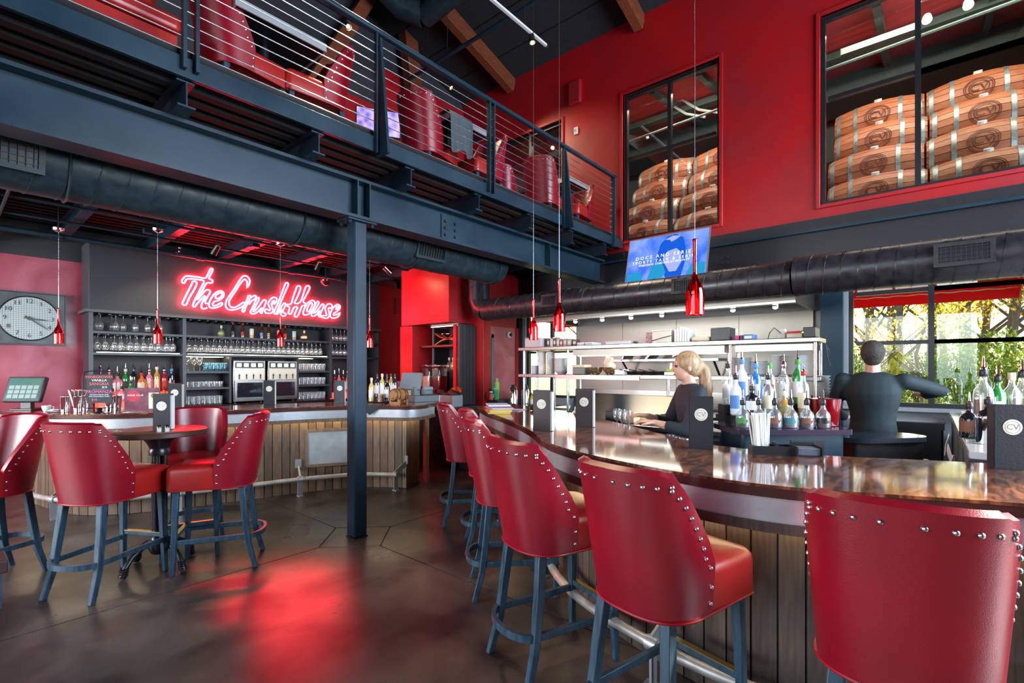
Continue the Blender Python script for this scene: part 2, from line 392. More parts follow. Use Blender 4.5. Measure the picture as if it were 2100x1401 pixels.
O('truss_post', MB().bar((5.45, 6.9, 6.25), (5.18, 6.9, 8.2), .26, .2, up=(0,1,0)), TIMBER, ceil_, bev=.01)
O('truss_brace', MB().bar((3.3, 6.9, 5.2), (4.75, 6.9, 7.95), .2, .2, up=(0,1,0)), TIMBER, ceil_, bev=.01)
# ---------------------------------------------------------------- mezzanine
GY = 3.86; JX = [1.02+.885*k for k in range(-5, 7)]
mz = T('mezzanine', 'black steel mezzanine deck on exposed joists crossing above the bar', 'mezzanine')
O('deck', MB().box(-4.28, XW-.03, 3.60, 7.12, 3.36, 3.45), BLACKM, mz)
O('deck_rear', MB().box(-4.28, XW-.03, 7.32, 8.62, 3.36, 3.45), BLACKM, mz)
# corrugated deck underside
und = MB()
for k in range(int((8.6-3.7)/.15)): und.box(-4.2, XW-.05, 3.7+.15*k, 3.7+.15*k+.07, 3.335, 3.36)
stuff(O('deck_ribs', und, M('deck_ribs', (.008,.008,.008), .9), mz))
O('fascia', MB().box(-4.28, XW-.03, 3.565, 3.60, 3.34, 3.47), STEEL_BLK, mz, bev=.004)
O('toe_plate', MB().box(-4.28, XW-.03, 3.60, 3.612, 3.45, 3.53), BLACKM, mz)
gd = MB(); gd.box(-4.28, XW-.23, GY-.10, GY+.10, 3.135, 3.16); gd.box(-4.28, XW-.23, GY-.10, GY+.10, 2.81, 2.835); gd.box(-4.28, XW-.23, GY-.008, GY+.008, 2.835, 3.135)
O('girder', gd, STEEL_BLK, mz)
for x in (2.36, 2.48, 5.2): O('stiffener', MB().box(x-.006, x+.006, GY-.098, GY-.008, 2.835, 3.135), STEEL_BLK, mz)
sp = O('splice_plate', MB().box(3.38, 3.62, GY-.022, GY-.008, 2.86, 3.11), STEEL_BLK, mz)
for zz in (2.9, 2.97, 3.04):
    for x in (3.43, 3.57): O('bolt', MB().cyl((x, GY-.04, zz), (x, GY-.02, zz), .016, n=6), STEEL_BLK, sp)
for x in JX:
    j = MB(); j.box(x-.05, x+.05, 3.58, 8.6, 3.16, 3.172); j.box(x-.05, x+.05, 3.60, 8.6, 3.324, 3.335); j.box(x-.004, x+.004, 3.58, 8.6, 3.172, 3.324)
    O('joist', j, STEEL_BLK, mz)
# column
cb = MB().box(px_-.064, px_+.064, py_-.064, py_+.064, .012, 2.80)
col = T('steel_column', 'square black steel column standing in the middle of the concrete floor', 'column', (0,0,0))
O('shaft', cb, STEEL_BLK, col, bev=.012)
O('cap_plate', MB().box(px_-.14, px_+.14, py_-.10, py_+.10, 2.795, 2.81), STEEL_BLK, col)
O('base_collar', MB().box(px_-.068, px_+.068, py_-.068, py_+.068, .0, .012), BLACKM, col)
for dx in (-.11, .11):
    for dy in (-.07, .07): O('bolt', MB().cyl((px_+dx, py_+dy, 2.765), (px_+dx, py_+dy, 2.795), .016, n=6), STEEL_BLK, col)
# railing
rl = T('cable_railing', 'black steel balcony railing with thin stainless cables along the mezzanine edge', 'railing')
RY = 3.545; RZ = 4.36
O('handrail', MB().box(-4.2, 6.56, RY-.03, RY+.03, RZ-.028, RZ+.012), STEEL_BLK, rl, bev=.01)
for k in range(10):
    zz = 3.50 + k*.083
    O('cable', MB().tube([(-4.2, RY, zz), (6.5, RY, zz)], .0042, 5), CABLE, rl)
for x in (2.43, 5.22, -.36, -3.1):
    p = MB(); a, b = RY-.012, RY+.012
    p.add([(x-.012,RY-.13,3.30),(x-.012,RY+.04,3.30),(x-.012,RY+.04,RZ-.05),(x-.012,RY-.02,RZ-.05),(x+.012,RY-.13,3.30),(x+.012,RY+.04,3.30),(x+.012,RY+.04,RZ-.05),(x+.012,RY-.02,RZ-.05)],
          [(0,1,2,3),(7,6,5,4),(0,4,5,1),(1,5,6,2),(2,6,7,3),(3,7,4,0)])
    O('tapered_post', p, STEEL_BLK, rl)
    O('post_angle', MB().box(x-.045, x-.030, RY-.02, RY+.02, 3.32, RZ-.03), STEEL_BLK, rl)
for x in (1.03, 3.82, -1.76):
    for s in (-.035, .035): O('post', MB().box(x+s-.010, x+s+.010, RY-.025, RY+.025, 3.38, RZ-.03), STEEL_BLK, rl)
O('end_post', MB().box(6.47, 6.51, RY-.03, RY+.03, 3.30, RZ+.01), STEEL_BLK, rl)
for k in range(10): O('cable_fitting', MB().cyl((6.40, RY, 3.50+k*.083), (6.47, RY, 3.50+k*.083), .011, n=6), CABLE, rl)
# ---------------------------------------------------------------- ducts
def duct(name, label, p0, p1, r, mat, pitch, vents, axis):
    d = T(name, label, 'duct', p0); p0, p1 = Vector(p0), Vector(p1); L = (p1-p0).length; u = (p1-p0).normalized()
    z = Vector((0,0,1)); s = u.cross(z)
    O('duct_body', MB().tube([(0,0,0), u*L], r, 36), mat, d)
    n = int(L/pitch*14); O('spiral_seam', MB().tube([u*(L*i/n) + (s*math.cos(2*math.pi*i/14) + z*math.sin(2*math.pi*i/14))*(r+.001) for i in range(n+1)], .0065, 4), mat, d)
    for at, ang, w, h in vents:
        e = s*math.cos(ang) + z*math.sin(ang); t = u; nrm = e; v = nrm.cross(t)
        m = Matrix((t, v, nrm)).transposed().to_4x4(); m.translation = u*at + nrm*(r-.012)
        f = MB(); fw = .03
        f.box(-w/2-fw, w/2+fw, h/2, h/2+fw, 0, .03, m); f.box(-w/2-fw, w/2+fw, -h/2-fw, -h/2, 0, .03, m); f.box(-w/2-fw, -w/2, -h/2, h/2, 0, .03, m); f.box(w/2, w/2+fw, -h/2, h/2, 0, .03, m)
        vt = O('vent', f, mat, d); O('vent_back', MB().box(-w/2, w/2, -h/2, h/2, .008, .014, m), BLACKM, vt)
        for i in range(10): O('vent_blade', MB().box(-w/2+w*(i+.5)/10-.002, -w/2+w*(i+.5)/10+.002, -h/2, h/2, .014, .026, m), mat, vt)
        for i in range(4): O('vent_bar', MB().box(-w/2, w/2, -h/2+h*(i+.5)/4-.002, -h/2+h*(i+.5)/4+.002, .014, .024, m), mat, vt)
    return d
d1 = duct('round_duct', 'long dark round spiral duct hung beneath the mezzanine girder', (-4.1, 4.42, 2.87), (4.85, 4.42, 2.87), .235, DUCTM, .155, [(4.1+.22, R(-14), .36, .15), (4.1+3.55, R(-14), .36, .15)], 'x')
for x in (-1.5, .55, 2.1, 3.4, 4.7): O('hanger_strap', MB().tube([(x+4.1+0*k, .245*math.cos(a), .245*math.sin(a)) for k, a in enumerate([2*math.pi*i/20 for i in range(20)])], .008, 5, closed=True), DUCTM, d1)
d2 = duct('round_duct', 'warm black round duct running over the kitchen pass below the screen', (5.42, 5.12, 2.39), (5.42, 1.0, 2.39), .165, DUCTB, .15, [(1.3, R(4), .2, .11), (3.1, R(4), .2, .11)], 'y')
O('riser', MB().tube([(0,.0,0),(0,.10,.05),(0,.16,.16),(0,.17,.9)], .165, 28), DUCTB, d2)
d3 = duct('round_duct', 'wide black spiral duct crossing in front of the big lower window', (5.42, .98, 2.395), (5.42, -2.8, 2.395), .185, DUCTB, .13, [(1.2, R(4), .3, .13)], 'y')
O('joint_collar', MB().tube([(0,0,0),(0,-.04,0)], .192, 36), DUCTB, d3)
dl = T('overhead_duct', 'black flexible duct hanging high under the roof timbers', 'duct', (4.95, 6.0, 7.05))
O('duct_body', MB().tube([(0,0,0),(0,-.5,.03),(0,-4,.25)], .17, 28), DUCTM, dl); O('elbow', MB().tube([(-.02,.02,0),(-.25,.28,.12),(-.7,.45,.45)], [.175,.17,.17], 28), DUCTM, dl)
O('hanger_strap', MB().bar((0,-.9,.2),(0,-.9,1.2), .03, .004), DUCTM, dl)
# wall steel under the red wall and kitchen conduits
bm_ = T('steel_beam', 'deep black steel beam running below the red wall over the kitchen', 'beam', (0,0,0))
O('web', MB().box(XW-.10, XW-.005, -4.25, 7.0, 2.72, 3.28), M('beam_paint', (.011,.010,.014), .42), bm_)
O('bottom_flange', MB().box(XW-.22, XW-.005, -4.25, 7.0, 2.69, 2.72), STEEL_BLK, bm_); O('top_lip', MB().box(XW-.16, XW-.10, -4.25, 7.0, 3.12, 3.15), STEEL_BLK, bm_)
for y in (2.0, 2.07):
    for z in (2.9, 2.97): O('bolt', MB().cyl((XW-.12, y, z), (XW-.10, y, z), .014, n=6), STEEL_BLK, bm_)
PIPEG = M('grey_conduit', (.45,.48,.48), .4, .6)
for i, (x, z, r, lab) in enumerate(((XW-.27, 2.735, .02, 'thicker pale conduit clipped just under the black wall beam'), (XW-.33, 2.69, .012, 'thin pale conduit below the thick one over the kitchen'), (XW-.36, 2.65, .012, 'lowest thin conduit above the kitchen duct'))):
    c = T('conduit', lab, 'conduit', (x, 0, z)); O('pipe', MB().tube([(0,-4,0),(0,1.35,0)] + ([(0,1.5,-.03),(0,1.65,-.14)] if i else []), r, 8), PIPEG, c)
    for y in (-2.0, -.3, .55, 1.0): O('clamp', MB().cb((0, y, .0), (.05,.02,.05)), PIPEG, c)
# pipes under the mezzanine
pc = T('sprinkler_pipe', 'black sprinkler pipe running along the top of the sign board', 'pipe', (0, 7.85, 3.07)); O('pipe', MB().tube([(-4,0,0),(5.3,0,0)], .028, 10), STEEL_BLK, pc)
for x in (.9, 2.4, 3.7, 4.6): O('coupling', MB().cyl((x-.05,0,0),(x+.05,0,0), .04), STEEL_BLK, pc)
for x in (2.15, 4.15): O('sprinkler_head', MB().cyl((x,0,.03),(x,0,.09), .015).cyl((x,0,.09),(x,0,.10), .035), CHROME, pc)
for i, (y, z) in enumerate(((7.3, 3.13), (6.6, 3.14), (6.0, 3.14))):
    c = T('conduit', ('conduit nearest the sign board', 'middle conduit', 'conduit nearest the round duct')[i] + ' under the mezzanine joists', 'conduit', (0, y, z)); O('pipe', MB().tube([(-4,0,0),(5.6-.4*i,0,0)], .016, 8), STEEL_BLK, c)
c = T('bent_conduits', 'row of bent conduits above the clock wall', 'conduit', (0,0,0))
for k in range(5): O('pipe', MB().tube([(.05+.09*k, 4.8, 3.12),(.05+.09*k, 8.2, 3.12),(.05+.09*k, 8.58, 3.05),(.05+.09*k, 8.62, 2.9)], .014, 6), STEEL_BLK, c)
c = T('roof_conduit', 'thin dark conduit slung across the roof rafters', 'conduit', (5.14, 6.7, 6.38)); O('pipe', MB().tube([(0,0,0),(0,-9,0)], .03, 10), STEEL_BLK, c)
for y in (-1, -3.4): O('hanger_rod', MB().cyl((0,y,.02),(0,y,1.0), .006, n=5), STEEL_BLK, c)
# ---------------------------------------------------------------- sign header and red alcove tower
hdr = T('sign_board', 'charcoal painted header board that carries the neon sign', 'header board', (0,0,0))
O('panel', MB().box(1.24, 5.58, 8.15, 8.64, 2.26, 3.14), M('sign_panel_paint', (.036,.040,.050), .55), hdr, bev=.004)
O('ledge', MB().box(1.20, 5.60, 8.11, 8.64, 2.225, 2.262), M('shelf_paint', (.085,.09,.10), .45), hdr)
struct(O('wall_alcove', MB().box(5.60, XW, 8.3, 8.64, 0, 3.15), RED))
tw = MB(); tw.box(5.08, XW-.01, 5.60, 6.78, 2.22, 3.15)
sof = struct(O('wall_soffit', tw, RED))
O('speaker_recess', MB().box(6.06, 6.22, 8.27, 8.30, 2.62, 2.95), M('recess_shade_red', (.25,.01,.015), .5), bpy.data.objects['wall_alcove'])  # flat panel, the shade of the recess put into its darker red
struct(O('wall_alcove_side', MB().box(5.18, 5.62, 6.62, 6.95, 0, 2.22), RED))
struct(O('wall_pier', MB().box(5.66, 5.84, 5.42, 5.62, 0, 3.3), RED, bev=.004))
far = struct(O('wall_far', MB().box(5.84, XW-.005, 5.62, 5.76, 0, 3.15), ROSE))
O('red_stripe', MB().box(6.70, 6.78, 5.60, 5.62, 0, 2.6), RED, far)
dr = E('door_1'); O('door_frame', MB().box(5.85, 5.90, 5.575, 5.62, 0, 2.02).box(6.02, 6.08, 5.575, 5.62, 0, 2.08).box(5.85, 6.08, 5.575, 5.62, 2.02, 2.08), M('door_grey', (.10,.13,.15), .4), dr)
O('door_glass', MB().box(5.90, 6.02, 5.60, 5.615, 0, 2.02), M('door_glass', (.30,.36,.38), .1), dr)
struct(O('trim_5', MB().box(XW-.06, XW+.01, 5.53, 5.62, 0, 2.7), M('steel_mullion', (.03,.06,.085), .4)))
struct(O('trim_6', MB().box(XW-.10, XW+.01, .74, .96, 0, 2.7), STEEL_BLK))
# ================================================================ BARS
struct(O('wall_back_top', MB().box(-4.3, XW+.16, 8.65, 8.8, 3.35, 3.6), BLACKW))
BT = 1.055
def bar_counter(name, label, front, back, planks, overhang, pw, zmats, n=64, bandmat=ZINC, rail=None, panel=None, flip=1):
    F = crom(front, n); B = crom(back, n)
    t = T(name, label, 'bar counter', (0,0,0))
    O('counter_top', MB().strip(F, B, BT-.012, BT), GRANITE, t)
    F1 = offset(F, flip*.004)
    O('counter_edge', MB().strip(F1, offset(F, flip*.10), BT-.05, BT-.012), GRANITE_E, t)
    O('sub_top', MB().strip(offset(F, flip*.10), offset(B, -flip*.02), BT-.05, BT-.012), GRANITE_E, t)
    O('metal_band', MB().strip(offset(F, flip*.030), offset(F, flip*.036), BT-.15, BT-.05), bandmat, t)
    O('band_backing', MB().strip(offset(F, flip*.036), offset(F, flip*.10), BT-.15, BT-.05), BLACKM, t)
    O('wood_trim', MB().strip(offset(F, flip*.020), offset(F, flip*.10), BT-.19, BT-.15), planks[0], t)
    fine = crom([tuple(p[:2]) for p in offset(F, flip*overhang)], 400)
    O('core', MB().strip(offset(fine, flip*.03)[::4], offset(fine, flip*.12)[::4], 0, BT-.05), BLACKM, t)
    L = sum((fine[i+1]-fine[i]).length for i in range(399)); k = max(1, int(L/pw)); meshes = {}
    for i in range(k):
        a = int(399*i/k); b = int(399*(i+1)/k); p0, p1 = fine[a], fine[b]; u = (p1-p0); w = u.length; u.normalize(); nn = Vector((-u.y, u.x, 0))*flip
        c = (p0+p1)/2; key = round(w, 3)
        m = MB().box(-w/2+.004, w/2-.004, 0, .022, .0, BT-.17)
        o = O('plank', m, planks[(i*7+i//3) % len(planks)], t, loc=(c.x, c.y, .003), rot=(0,0,math.atan2(u.y, u.x) + (0 if flip > 0 else math.pi)))
    led = offset(F, flip*(overhang-.06)); O('led_strip', MB().strip(led, offset(F, flip*(overhang-.045)), BT-.196, BT-.19), zmats, t)
    return t, F, B, fine
RF = [(4.05,3.98),(3.65,3.45),(3.22,2.78),(2.80,2.22),(2.45,1.83),(2.25,1.5),(2.12,1.1),(2.05,.7),(2.07,.4),(2.18,.1),(2.32,-.25),(2.45,-.8),(2.5,-1.5)]
RB = [(4.70,3.98),(4.38,3.3),(4.02,2.55),(3.5,1.78),(3.02,1.15),(2.9,.8),(2.94,.4),(3.15,-.1),(3.3,-.6),(3.4,-1.5)]
rbar, RFp, RBp, rfine = bar_counter('bar_counter', 'curving granite-topped bar in front of the open kitchen', RF, RB, PLANKR, .27, .105, WARMLED, flip=1)
LF = [(.40,7.75),(.50,7.2),(.68,6.55),(1.02,6.15),(1.55,5.88),(2.15,5.68),(2.8,5.50),(3.3,5.24),(3.53,4.95),(3.66,4.76),(3.90,4.74),(4.26,4.93)]
LB = [(1.15,7.75),(1.2,7.35),(1.35,6.95),(1.6,6.68),(1.95,6.5),(2.4,6.35),(3.05,6.16),(3.6,5.95),(4.05,5.62),(4.25,5.4),(4.32,5.2),(4.36,5.0)]
lbar, LFp, LBp, lfine = bar_counter('bar_counter', 'curved timber-fronted bar beneath the neon sign', LF, LB, PLANK, .24, .095, WARMLED, flip=1)
# end panel of the left bar
O('end_panel', MB().bar((4.17,5.0,.43),(4.30,5.24,.43), .03, .86, up=(0,0,1)), PLANK[0], lbar)
# framed zinc panel on the left bar front, and on the right bar
def bar_panel(bar, fine, idx, w, z0, z1):
    p, q = fine[idx-6], fine[idx+6]; u = (q-p).normalized(); c = fine[idx]; nn = Vector((-u.y, u.x, 0)); rz = math.atan2(u.y, u.x)
    c = c - nn*.012
    pn = O('zinc_panel', MB().box(-w/2+.035, w/2-.035, -.01, .012, z0+.035, z1-.035), M('zinc_panel', (.52,.60,.62), .35, .35, col2=(.40,.47,.50), nscale=7, ndet=8), bar, loc=c, rot=(0,0,rz))
    f = MB(); f.box(-w/2, w/2, -.02, .012, z0, z0+.035); f.box(-w/2, w/2, -.02, .012, z1-.035, z1); f.box(-w/2, -w/2+.035, -.02, .012, z0+.035, z1-.035); f.box(w/2-.035, w/2, -.02, .012, z0+.035, z1-.035)
    O('panel_frame', f, PLANK[1], bar, loc=c, rot=(0,0,rz))
def near(path, pt): return min(range(len(path)), key=lambda i: (Vector(path[i])-Vector((*pt,0))).length)
bar_panel(lbar, lfine, near(lfine, (3.22,5.62)), .74, .30, .76)
# foot rails
FR = M('worn_pipe', (.52,.50,.46), .4, .4, col2=(.40,.38,.34), nscale=12)
FRD = M('foot_rail_bracket', (.42,.45,.47), .4, .6)
def foot_rail(name, label, fine, a, b, z, dist, brackets):
    t = T(name, label, 'foot rail', (0,0,0)); p = offset(fine, -dist)[a:b:6]
    O('pipe', MB().tube([(q.x,q.y,z) for q in p], .026, 12), FR, t)
    for k in brackets:
        q = Vector(offset(fine, -dist)[k]); w = Vector(fine[k]); n = (w-q).normalized(); m = MB()
        m.bar((w.x-n.x*.004,w.y-n.y*.004,z+.16),(w.x-n.x*.016,w.y-n.y*.016,z+.16), .07, .10)
        m.bar((w.x-n.x*.012,w.y-n.y*.012,z+.12), (q.x,q.y,z+.02), .012, .06); m.tube([(q.x-n.y*.03,q.y+n.x*.03,z),(q.x+n.y*.03,q.y-n.x*.03,z)], .036, 12)
        m.bar((q.x,q.y,z-.02),(q.x,q.y,.012), .012, .06); m.bar((q.x,q.y,.012),(q.x,q.y,0), .08, .05)
        O('bracket', m, FRD, t)
foot_rail('foot_rail', 'pale pipe foot rail along the base of the timber-fronted bar', lfine, 60, 372, .20, .16, (90, 170, 262, 366))
foot_rail('foot_rail', 'worn pipe foot rail along the base of the near curving bar', rfine, 20, 396, .20, .18, (60, 150, 232, 320))

# ================================================================ STOOLS
def stool_parts(t, bar=True, nails='each'):
    """local frame: sits facing +x, floor at 0"""
    ZS = .615; ZT = 1.148 if bar else .90
    if not bar: ZS = .30
    seat = ZS + .165
    na = 53; nz = 9; PH = R(97)
    def plan(phi, z):
        k = (z-ZS)/(ZT-ZS); w = .215 + .037*k; ex = .78
        c, s = math.cos(phi), math.sin(phi)
        x = -.035 - (.205+.015*k)*math.copysign(abs(c)**ex, c); y = w*math.copysign(abs(s)**ex, s)
        return Vector((x - .085*k*max(0, c)**.5, y, z))
    def top(phi):
        a = abs(phi); x = plan(phi, ZS).x; xa, xb = -.155, plan(PH, ZS).x
        zt = ZT - .010*min(1, a/R(60))**2
        if x < xa - .02: return zt
        u = (x-xa)/(xb-xa); zl_ = zt + (seat+.015-zt)*max(0, u)
        return min(zt, zl_ - (.006 if abs(x-xa) < .02 else 0))
    outer = []; inner = []
    phis = [-PH + 2*PH*i/(na-1) for i in range(na)]
    th = .042
    for ph in phis:
        tp = top(ph); co = []; ci = []
        for j in range(nz):
            z = ZS + (tp-ZS)*j/(nz-1); p = plan(ph, z); e = 1e-3
            d = plan(ph+e, z) - plan(ph-e, z); n = Vector((-d.y, d.x, 0)).normalized()
            if n.dot(Vector((p.x+.03, p.y, 0))) > 0: n = -n
            n = -n  # outward
            co.append(p); ci.append(p - n*th)
        outer.append(co); inner.append(ci)
    vs = []; fs = []; cols = 2*nz+1
    for i in range(na):
        mid = (outer[i][-1]+inner[i][-1])/2 + Vector((0,0,.014))
        vs += outer[i] + [mid] + inner[i][::-1]
    for i in range(na-1):
        for j in range(cols-1):
            a = i*cols+j; fs.append((a, a+1, a+cols+1, a+cols))
        fs.append((i*cols, (i+1)*cols, (i+1)*cols+cols-1, i*cols+cols-1))
    fs += [tuple(range(cols)), tuple((na-1)*cols+j for j in range(cols))]
    O('backrest', MB().add(vs, fs), LEATHER, t)
    # seat cushion
    m = MB(); ring = []; hw = .205; fx = .315; bx = -.185; rr = .05
    pl = []
    for cx_, cy_, a0 in ((fx-rr, hw+.012-rr, 0), (bx+rr, hw-.07-rr, 90), (bx+rr, -hw+.07+rr, 180), (fx-rr, -hw-.012+rr, 270)):
        for k in range(5): g = R(a0+22.5*k); pl.append((cx_+rr*math.cos(g), cy_+rr*math.sin(g)))
    pl = pl[:5] + [(.03, hw+.008), (-.05, hw+.004), (-.11, hw-.015)] + pl[5:15] + [(-.11, -hw+.015), (-.05, -hw-.004), (.03, -hw-.008)] + pl[15:]
    cx0 = .05; n = len(pl); vs = []; fs = []
    prof = [(.985, ZS), (1, ZS+.012), (1.0, seat-.035), (.985, seat-.012), (.93, seat+.004), (.75, seat+.016), (.4, seat+.024)]
    for s_, z in prof: vs += [Vector((cx0+(x-cx0)*s_, y*s_, z)) for x, y in pl]
    for i in range(len(prof)-1): fs += [(i*n+k, i*n+(k+1)%n, (i+1)*n+(k+1)%n, (i+1)*n+k) for k in range(n)]
    fs += [tuple(range(n))[::-1], tuple((len(prof)-1)*n+k for k in range(n))]
    O('seat', m.add(vs, fs), LEATHER_LIT, t)
    # piping along the lower rim
    pp = [plan(ph, ZS) for ph in phis]
    rim = [Vector((fx-.03, -hw-.008, ZS))] + [Vector((p.x*1.005-.001, p.y*1.012, ZS)) for p in pp] + [Vector((fx-.03, hw+.008, ZS))]
    rim = rim + [Vector((fx-.004, hw-.03, ZS)), Vector((fx-.004, -hw+.03, ZS))]
    O('piping', MB().tube(rim, .0055, 6, closed=True), PIPING, t)
    # nails
    spots = []
    def out(ph, z, lift=.001):
        p = plan(ph, z); e = 1e-3; d = plan(ph+e, z)-plan(ph-e, z); nrm = Vector((-d.y, d.x, 0)).normalized()
        if nrm.dot(Vector((p.x+.03, p.y, 0))) < 0: nrm = -nrm
        return p + nrm*lift, nrm
    for i in range(10):
        ph = -R(56)+R(112)*i/9; spots.append(out(ph, top(ph)-.045))
    for s_ in (-1, 1):
        for i in range(9):
            u = .0+.93*i/8; xt = -.155+(plan(PH, ZS).x+.155)*u; lo_, hi_ = R(40), PH
            for _ in range(24):
                md = (lo_+hi_)/2
                if plan(md, ZS).x < xt: lo_ = md
                else: hi_ = md
            ph = s_*lo_; spots.append(out(s_*(lo_-R(3.5)), max(top(ph)-.030, ZS+.03)))
        for i in range(2): spots.append(out(s_*(PH-R(3.5)), ZS+.10-.06*i))
    nm = MB().lathe([(.0001,.006),(.004,.0055),(.0075,.003),(.0085,0)], 8, caps=False)
    if nails == 'each':
        me = nm.mesh('nail')
        for p, nrm in spots:
            o = link('nail_head', me, NAIL, t, p); o.rotation_euler = nrm.to_track_quat('Z', 'Y').to_euler()
    else:
        a = MB()
        for p, nrm in spots:
            a.lathe([(.0001,.006),(.0075,.003),(.0085,0)], 6, c=p, caps=False, mat=nrm.to_track_quat('Z','Y').to_matrix())
        stuff(O('nail_heads', a, NAIL, t))
    # legs
    zl = ZS+.005
    for s_ in (-1, 1):
        O('leg', MB().taper((.255, s_*.165, zl), (.272, s_*.185, 0), .042, .030), LEG, t, bev=.004)
        if bar:
            l = MB(); P = [(-.165, s_*.15, zl, .044), (-.185, s_*.165, .42, .042), (-.215, s_*.178, .18, .038), (-.265, s_*.19, 0, .032)]
        else:
            l = MB(); P = [(-.175, s_*.15, zl, .044), (-.20, s_*.165, .15, .04), (-.25, s_*.175, 0, .034)]
        vs = []
        for x, y, z, w in P: vs += [(x-w/2,y-w/2,z),(x+w/2,y-w/2,z),(x+w/2,y+w/2,z),(x-w/2,y+w/2,z)]
        fs = [(3,2,1,0), tuple(4*(len(P)-1)+k for k in range(4))]
        for i in range(len(P)-1): fs += [(4*i+k, 4*i+(k+1)%4, 4*i+4+(k+1)%4, 4*i+4+k) for k in range(4)]
        O('leg', l.add(vs, fs), LEG, t, bev=.004)
        if bar: O('side_stretcher', MB().bar((.264, s_*.178, .235), (-.21, s_*.176, .235), .022, .036), LEG, t, bev=.004)
    if bar:
        f = O('front_stretcher', MB().bar((.266, -.165, .27), (.266, .165, .27), .024, .032), LEG, t, bev=.004)
        O('brass_foot_plate', MB().bar((.264, -.155, .288), (.264, .155, .288), .030, .004), BRASS, f)
        arc = [( -.205-.10*math.sin(math.pi*i/16), -.176*math.cos(math.pi*i/16)) for i in range(17)]
        A = [Vector((x,y,0)) for x, y in arc]; O('bowed_stretcher', MB().strip(offset(A, .011), offset(A, -.011), .217, .253), LEG, t)
    return t
st_proto = None
STOOLS = [  # x, y, facing deg, label, nails
 (1.91, .06, 2, 'red leather bar stool cropped by the right edge of the picture', 'each'),
 (1.86, .80, -14, 'red leather bar stool second from the right at the curving bar', 'each'),
 (2.07, 1.49, -20, 'red leather bar stool third from the right at the curving bar', 'each'),
 (2.55, 2.17, -43, 'red leather bar stool fourth from the right, its near edge overlapped by the third', 'joined'),
 (3.08, 2.78, -44, 'red leather bar stool fifth from the right, half hidden behind the fourth', 'joined'),
 (3.42, 3.44, -44, 'farthest red leather bar stool at the curving bar, beside the stack of papers', 'joined'),
 (.76, 4.33, 30, 'red leather bar stool left of the round high table, back to the room', 'each'),
 (1.42, 4.17, 150, 'red leather bar stool right of the round high table, seen side on', 'each'),
 (1.38, 4.66, 248, 'red leather bar stool behind the round high table facing the camera', 'joined'),
 (.20, 5.05, 205, 'red leather bar stool cropped by the left edge of the picture', 'each'),
]
protos = {}
for x, y, a, lab, nl in STOOLS:
    grp = 'red leather bar stools'
    if nl not in protos:
        t = T('bar_stool', lab, 'bar stool', (x,y,0), R(a), grp); stool_parts(t, True, nl); protos[nl] = t
    else: dup(protos[nl], (x,y,0), R(a), lab)
# ================================================================ HIGH TABLE
tb = T('high_table', 'round wooden high table on a black cast-iron pedestal', 'table', (1.08, 4.42, 0))
O('table_top', MB().lathe([(.305,1.0),(.312,1.004),(.312,1.036),(.306,1.04)], 48), [TABLEW], tb)
O('table_edge', MB().lathe([(.3125,1.002),(.316,1.006),(.316,1.034),(.3125,1.038)], 48, caps=False), TABLEE, tb)
for k in range(4):
    a = R(45+90*k); O('column_rod', MB().tube([(.038*math.cos(a),.038*math.sin(a),.16),(.038*math.cos(a),.038*math.sin(a),.92)], .019, 12), CAST, tb)
O('collar', MB().lathe([(.03,.84),(.066,.85),(.070,.88),(.062,.90),(.075,.93),(.11,.985),(.12,1.0)], 20), CAST, tb)
O('hub', MB().lathe([(.02,.10),(.05,.11),(.07,.15),(.066,.20),(.05,.24)], 16), CAST, tb)
for k in range(4):
    a = R(20+90*k); c, s_ = math.cos(a), math.sin(a); P = [(.05,.20),(.12,.185),(.19,.14),(.235,.08),(.25,.035),(.262,.012)]
    f = O('foot', MB().tube([(r*c, r*s_, z) for r, z in P], [.024,.020,.018,.019,.026,.022], 10), CAST, tb)
    for z in (.03,.045,.06,.075): O('foot_ring', MB().lathe([(.024,-.006),(.031,0),(.024,.006)], 12, c=((.249-.15*(z-.03))*c, (.249-.15*(z-.03))*s_, z), caps=False), CAST, f)
# ================================================================ corner of a low bench by the left edge
lb = T('low_bench', 'corner of a low dark bench at the left edge of the floor', 'bench', (-.2, 4.5, 0))
O('seat_board', MB().box(-.5,.48,-.11,.14,.22,.30), M('bench_top', (.06,.02,.018), .35), lb, bev=.006)
for x, y in ((-.45,-.07),(.43,-.07),(.43,.10),(-.45,.10)): O('leg', MB().box(x-.025,x+.025,y-.025,y+.025,0,.22), LEG, lb)
# ================================================================ BOTTLES AND GLASSES (kinds)
PROF = {
 'liquor': [(.030,0),(.037,.006),(.038,.02),(.038,.165),(.034,.19),(.018,.215),(.0135,.23),(.0135,.275),(.015,.277),(.015,.285)],
 'wine':   [(.030,0),(.036,.005),(.037,.02),(.037,.185),(.032,.215),(.018,.24),(.0135,.255),(.013,.30),(.015,.302),(.015,.312)],
 'squat':  [(.040,0),(.047,.008),(.047,.11),(.040,.135),(.020,.15),(.0145,.165),(.0145,.20),(.016,.205)],
 'beer':   [(.025,0),(.030,.005),(.030,.12),(.024,.15),(.014,.175),(.0125,.22),(.014,.222),(.014,.232)],
 'flask':  [(.034,0),(.044,.012),(.046,.05),(.040,.082),(.022,.102),(.013,.115),(.013,.155),(.015,.157),(.015,.165)],
 'orb':    [(.022,0),(.050,.02),(.060,.055),(.050,.09),(.022,.112),(.013,.12),(.013,.16),(.015,.165)],
 'decant': [(.036,0),(.042,.008),(.042,.075),(.036,.095),(.020,.115),(.0125,.13),(.0125,.165),(.015,.167),(.015,.175)],
}
def coat_glass(name, col): return M(name, col, .08, coat=.6, spec=.7)
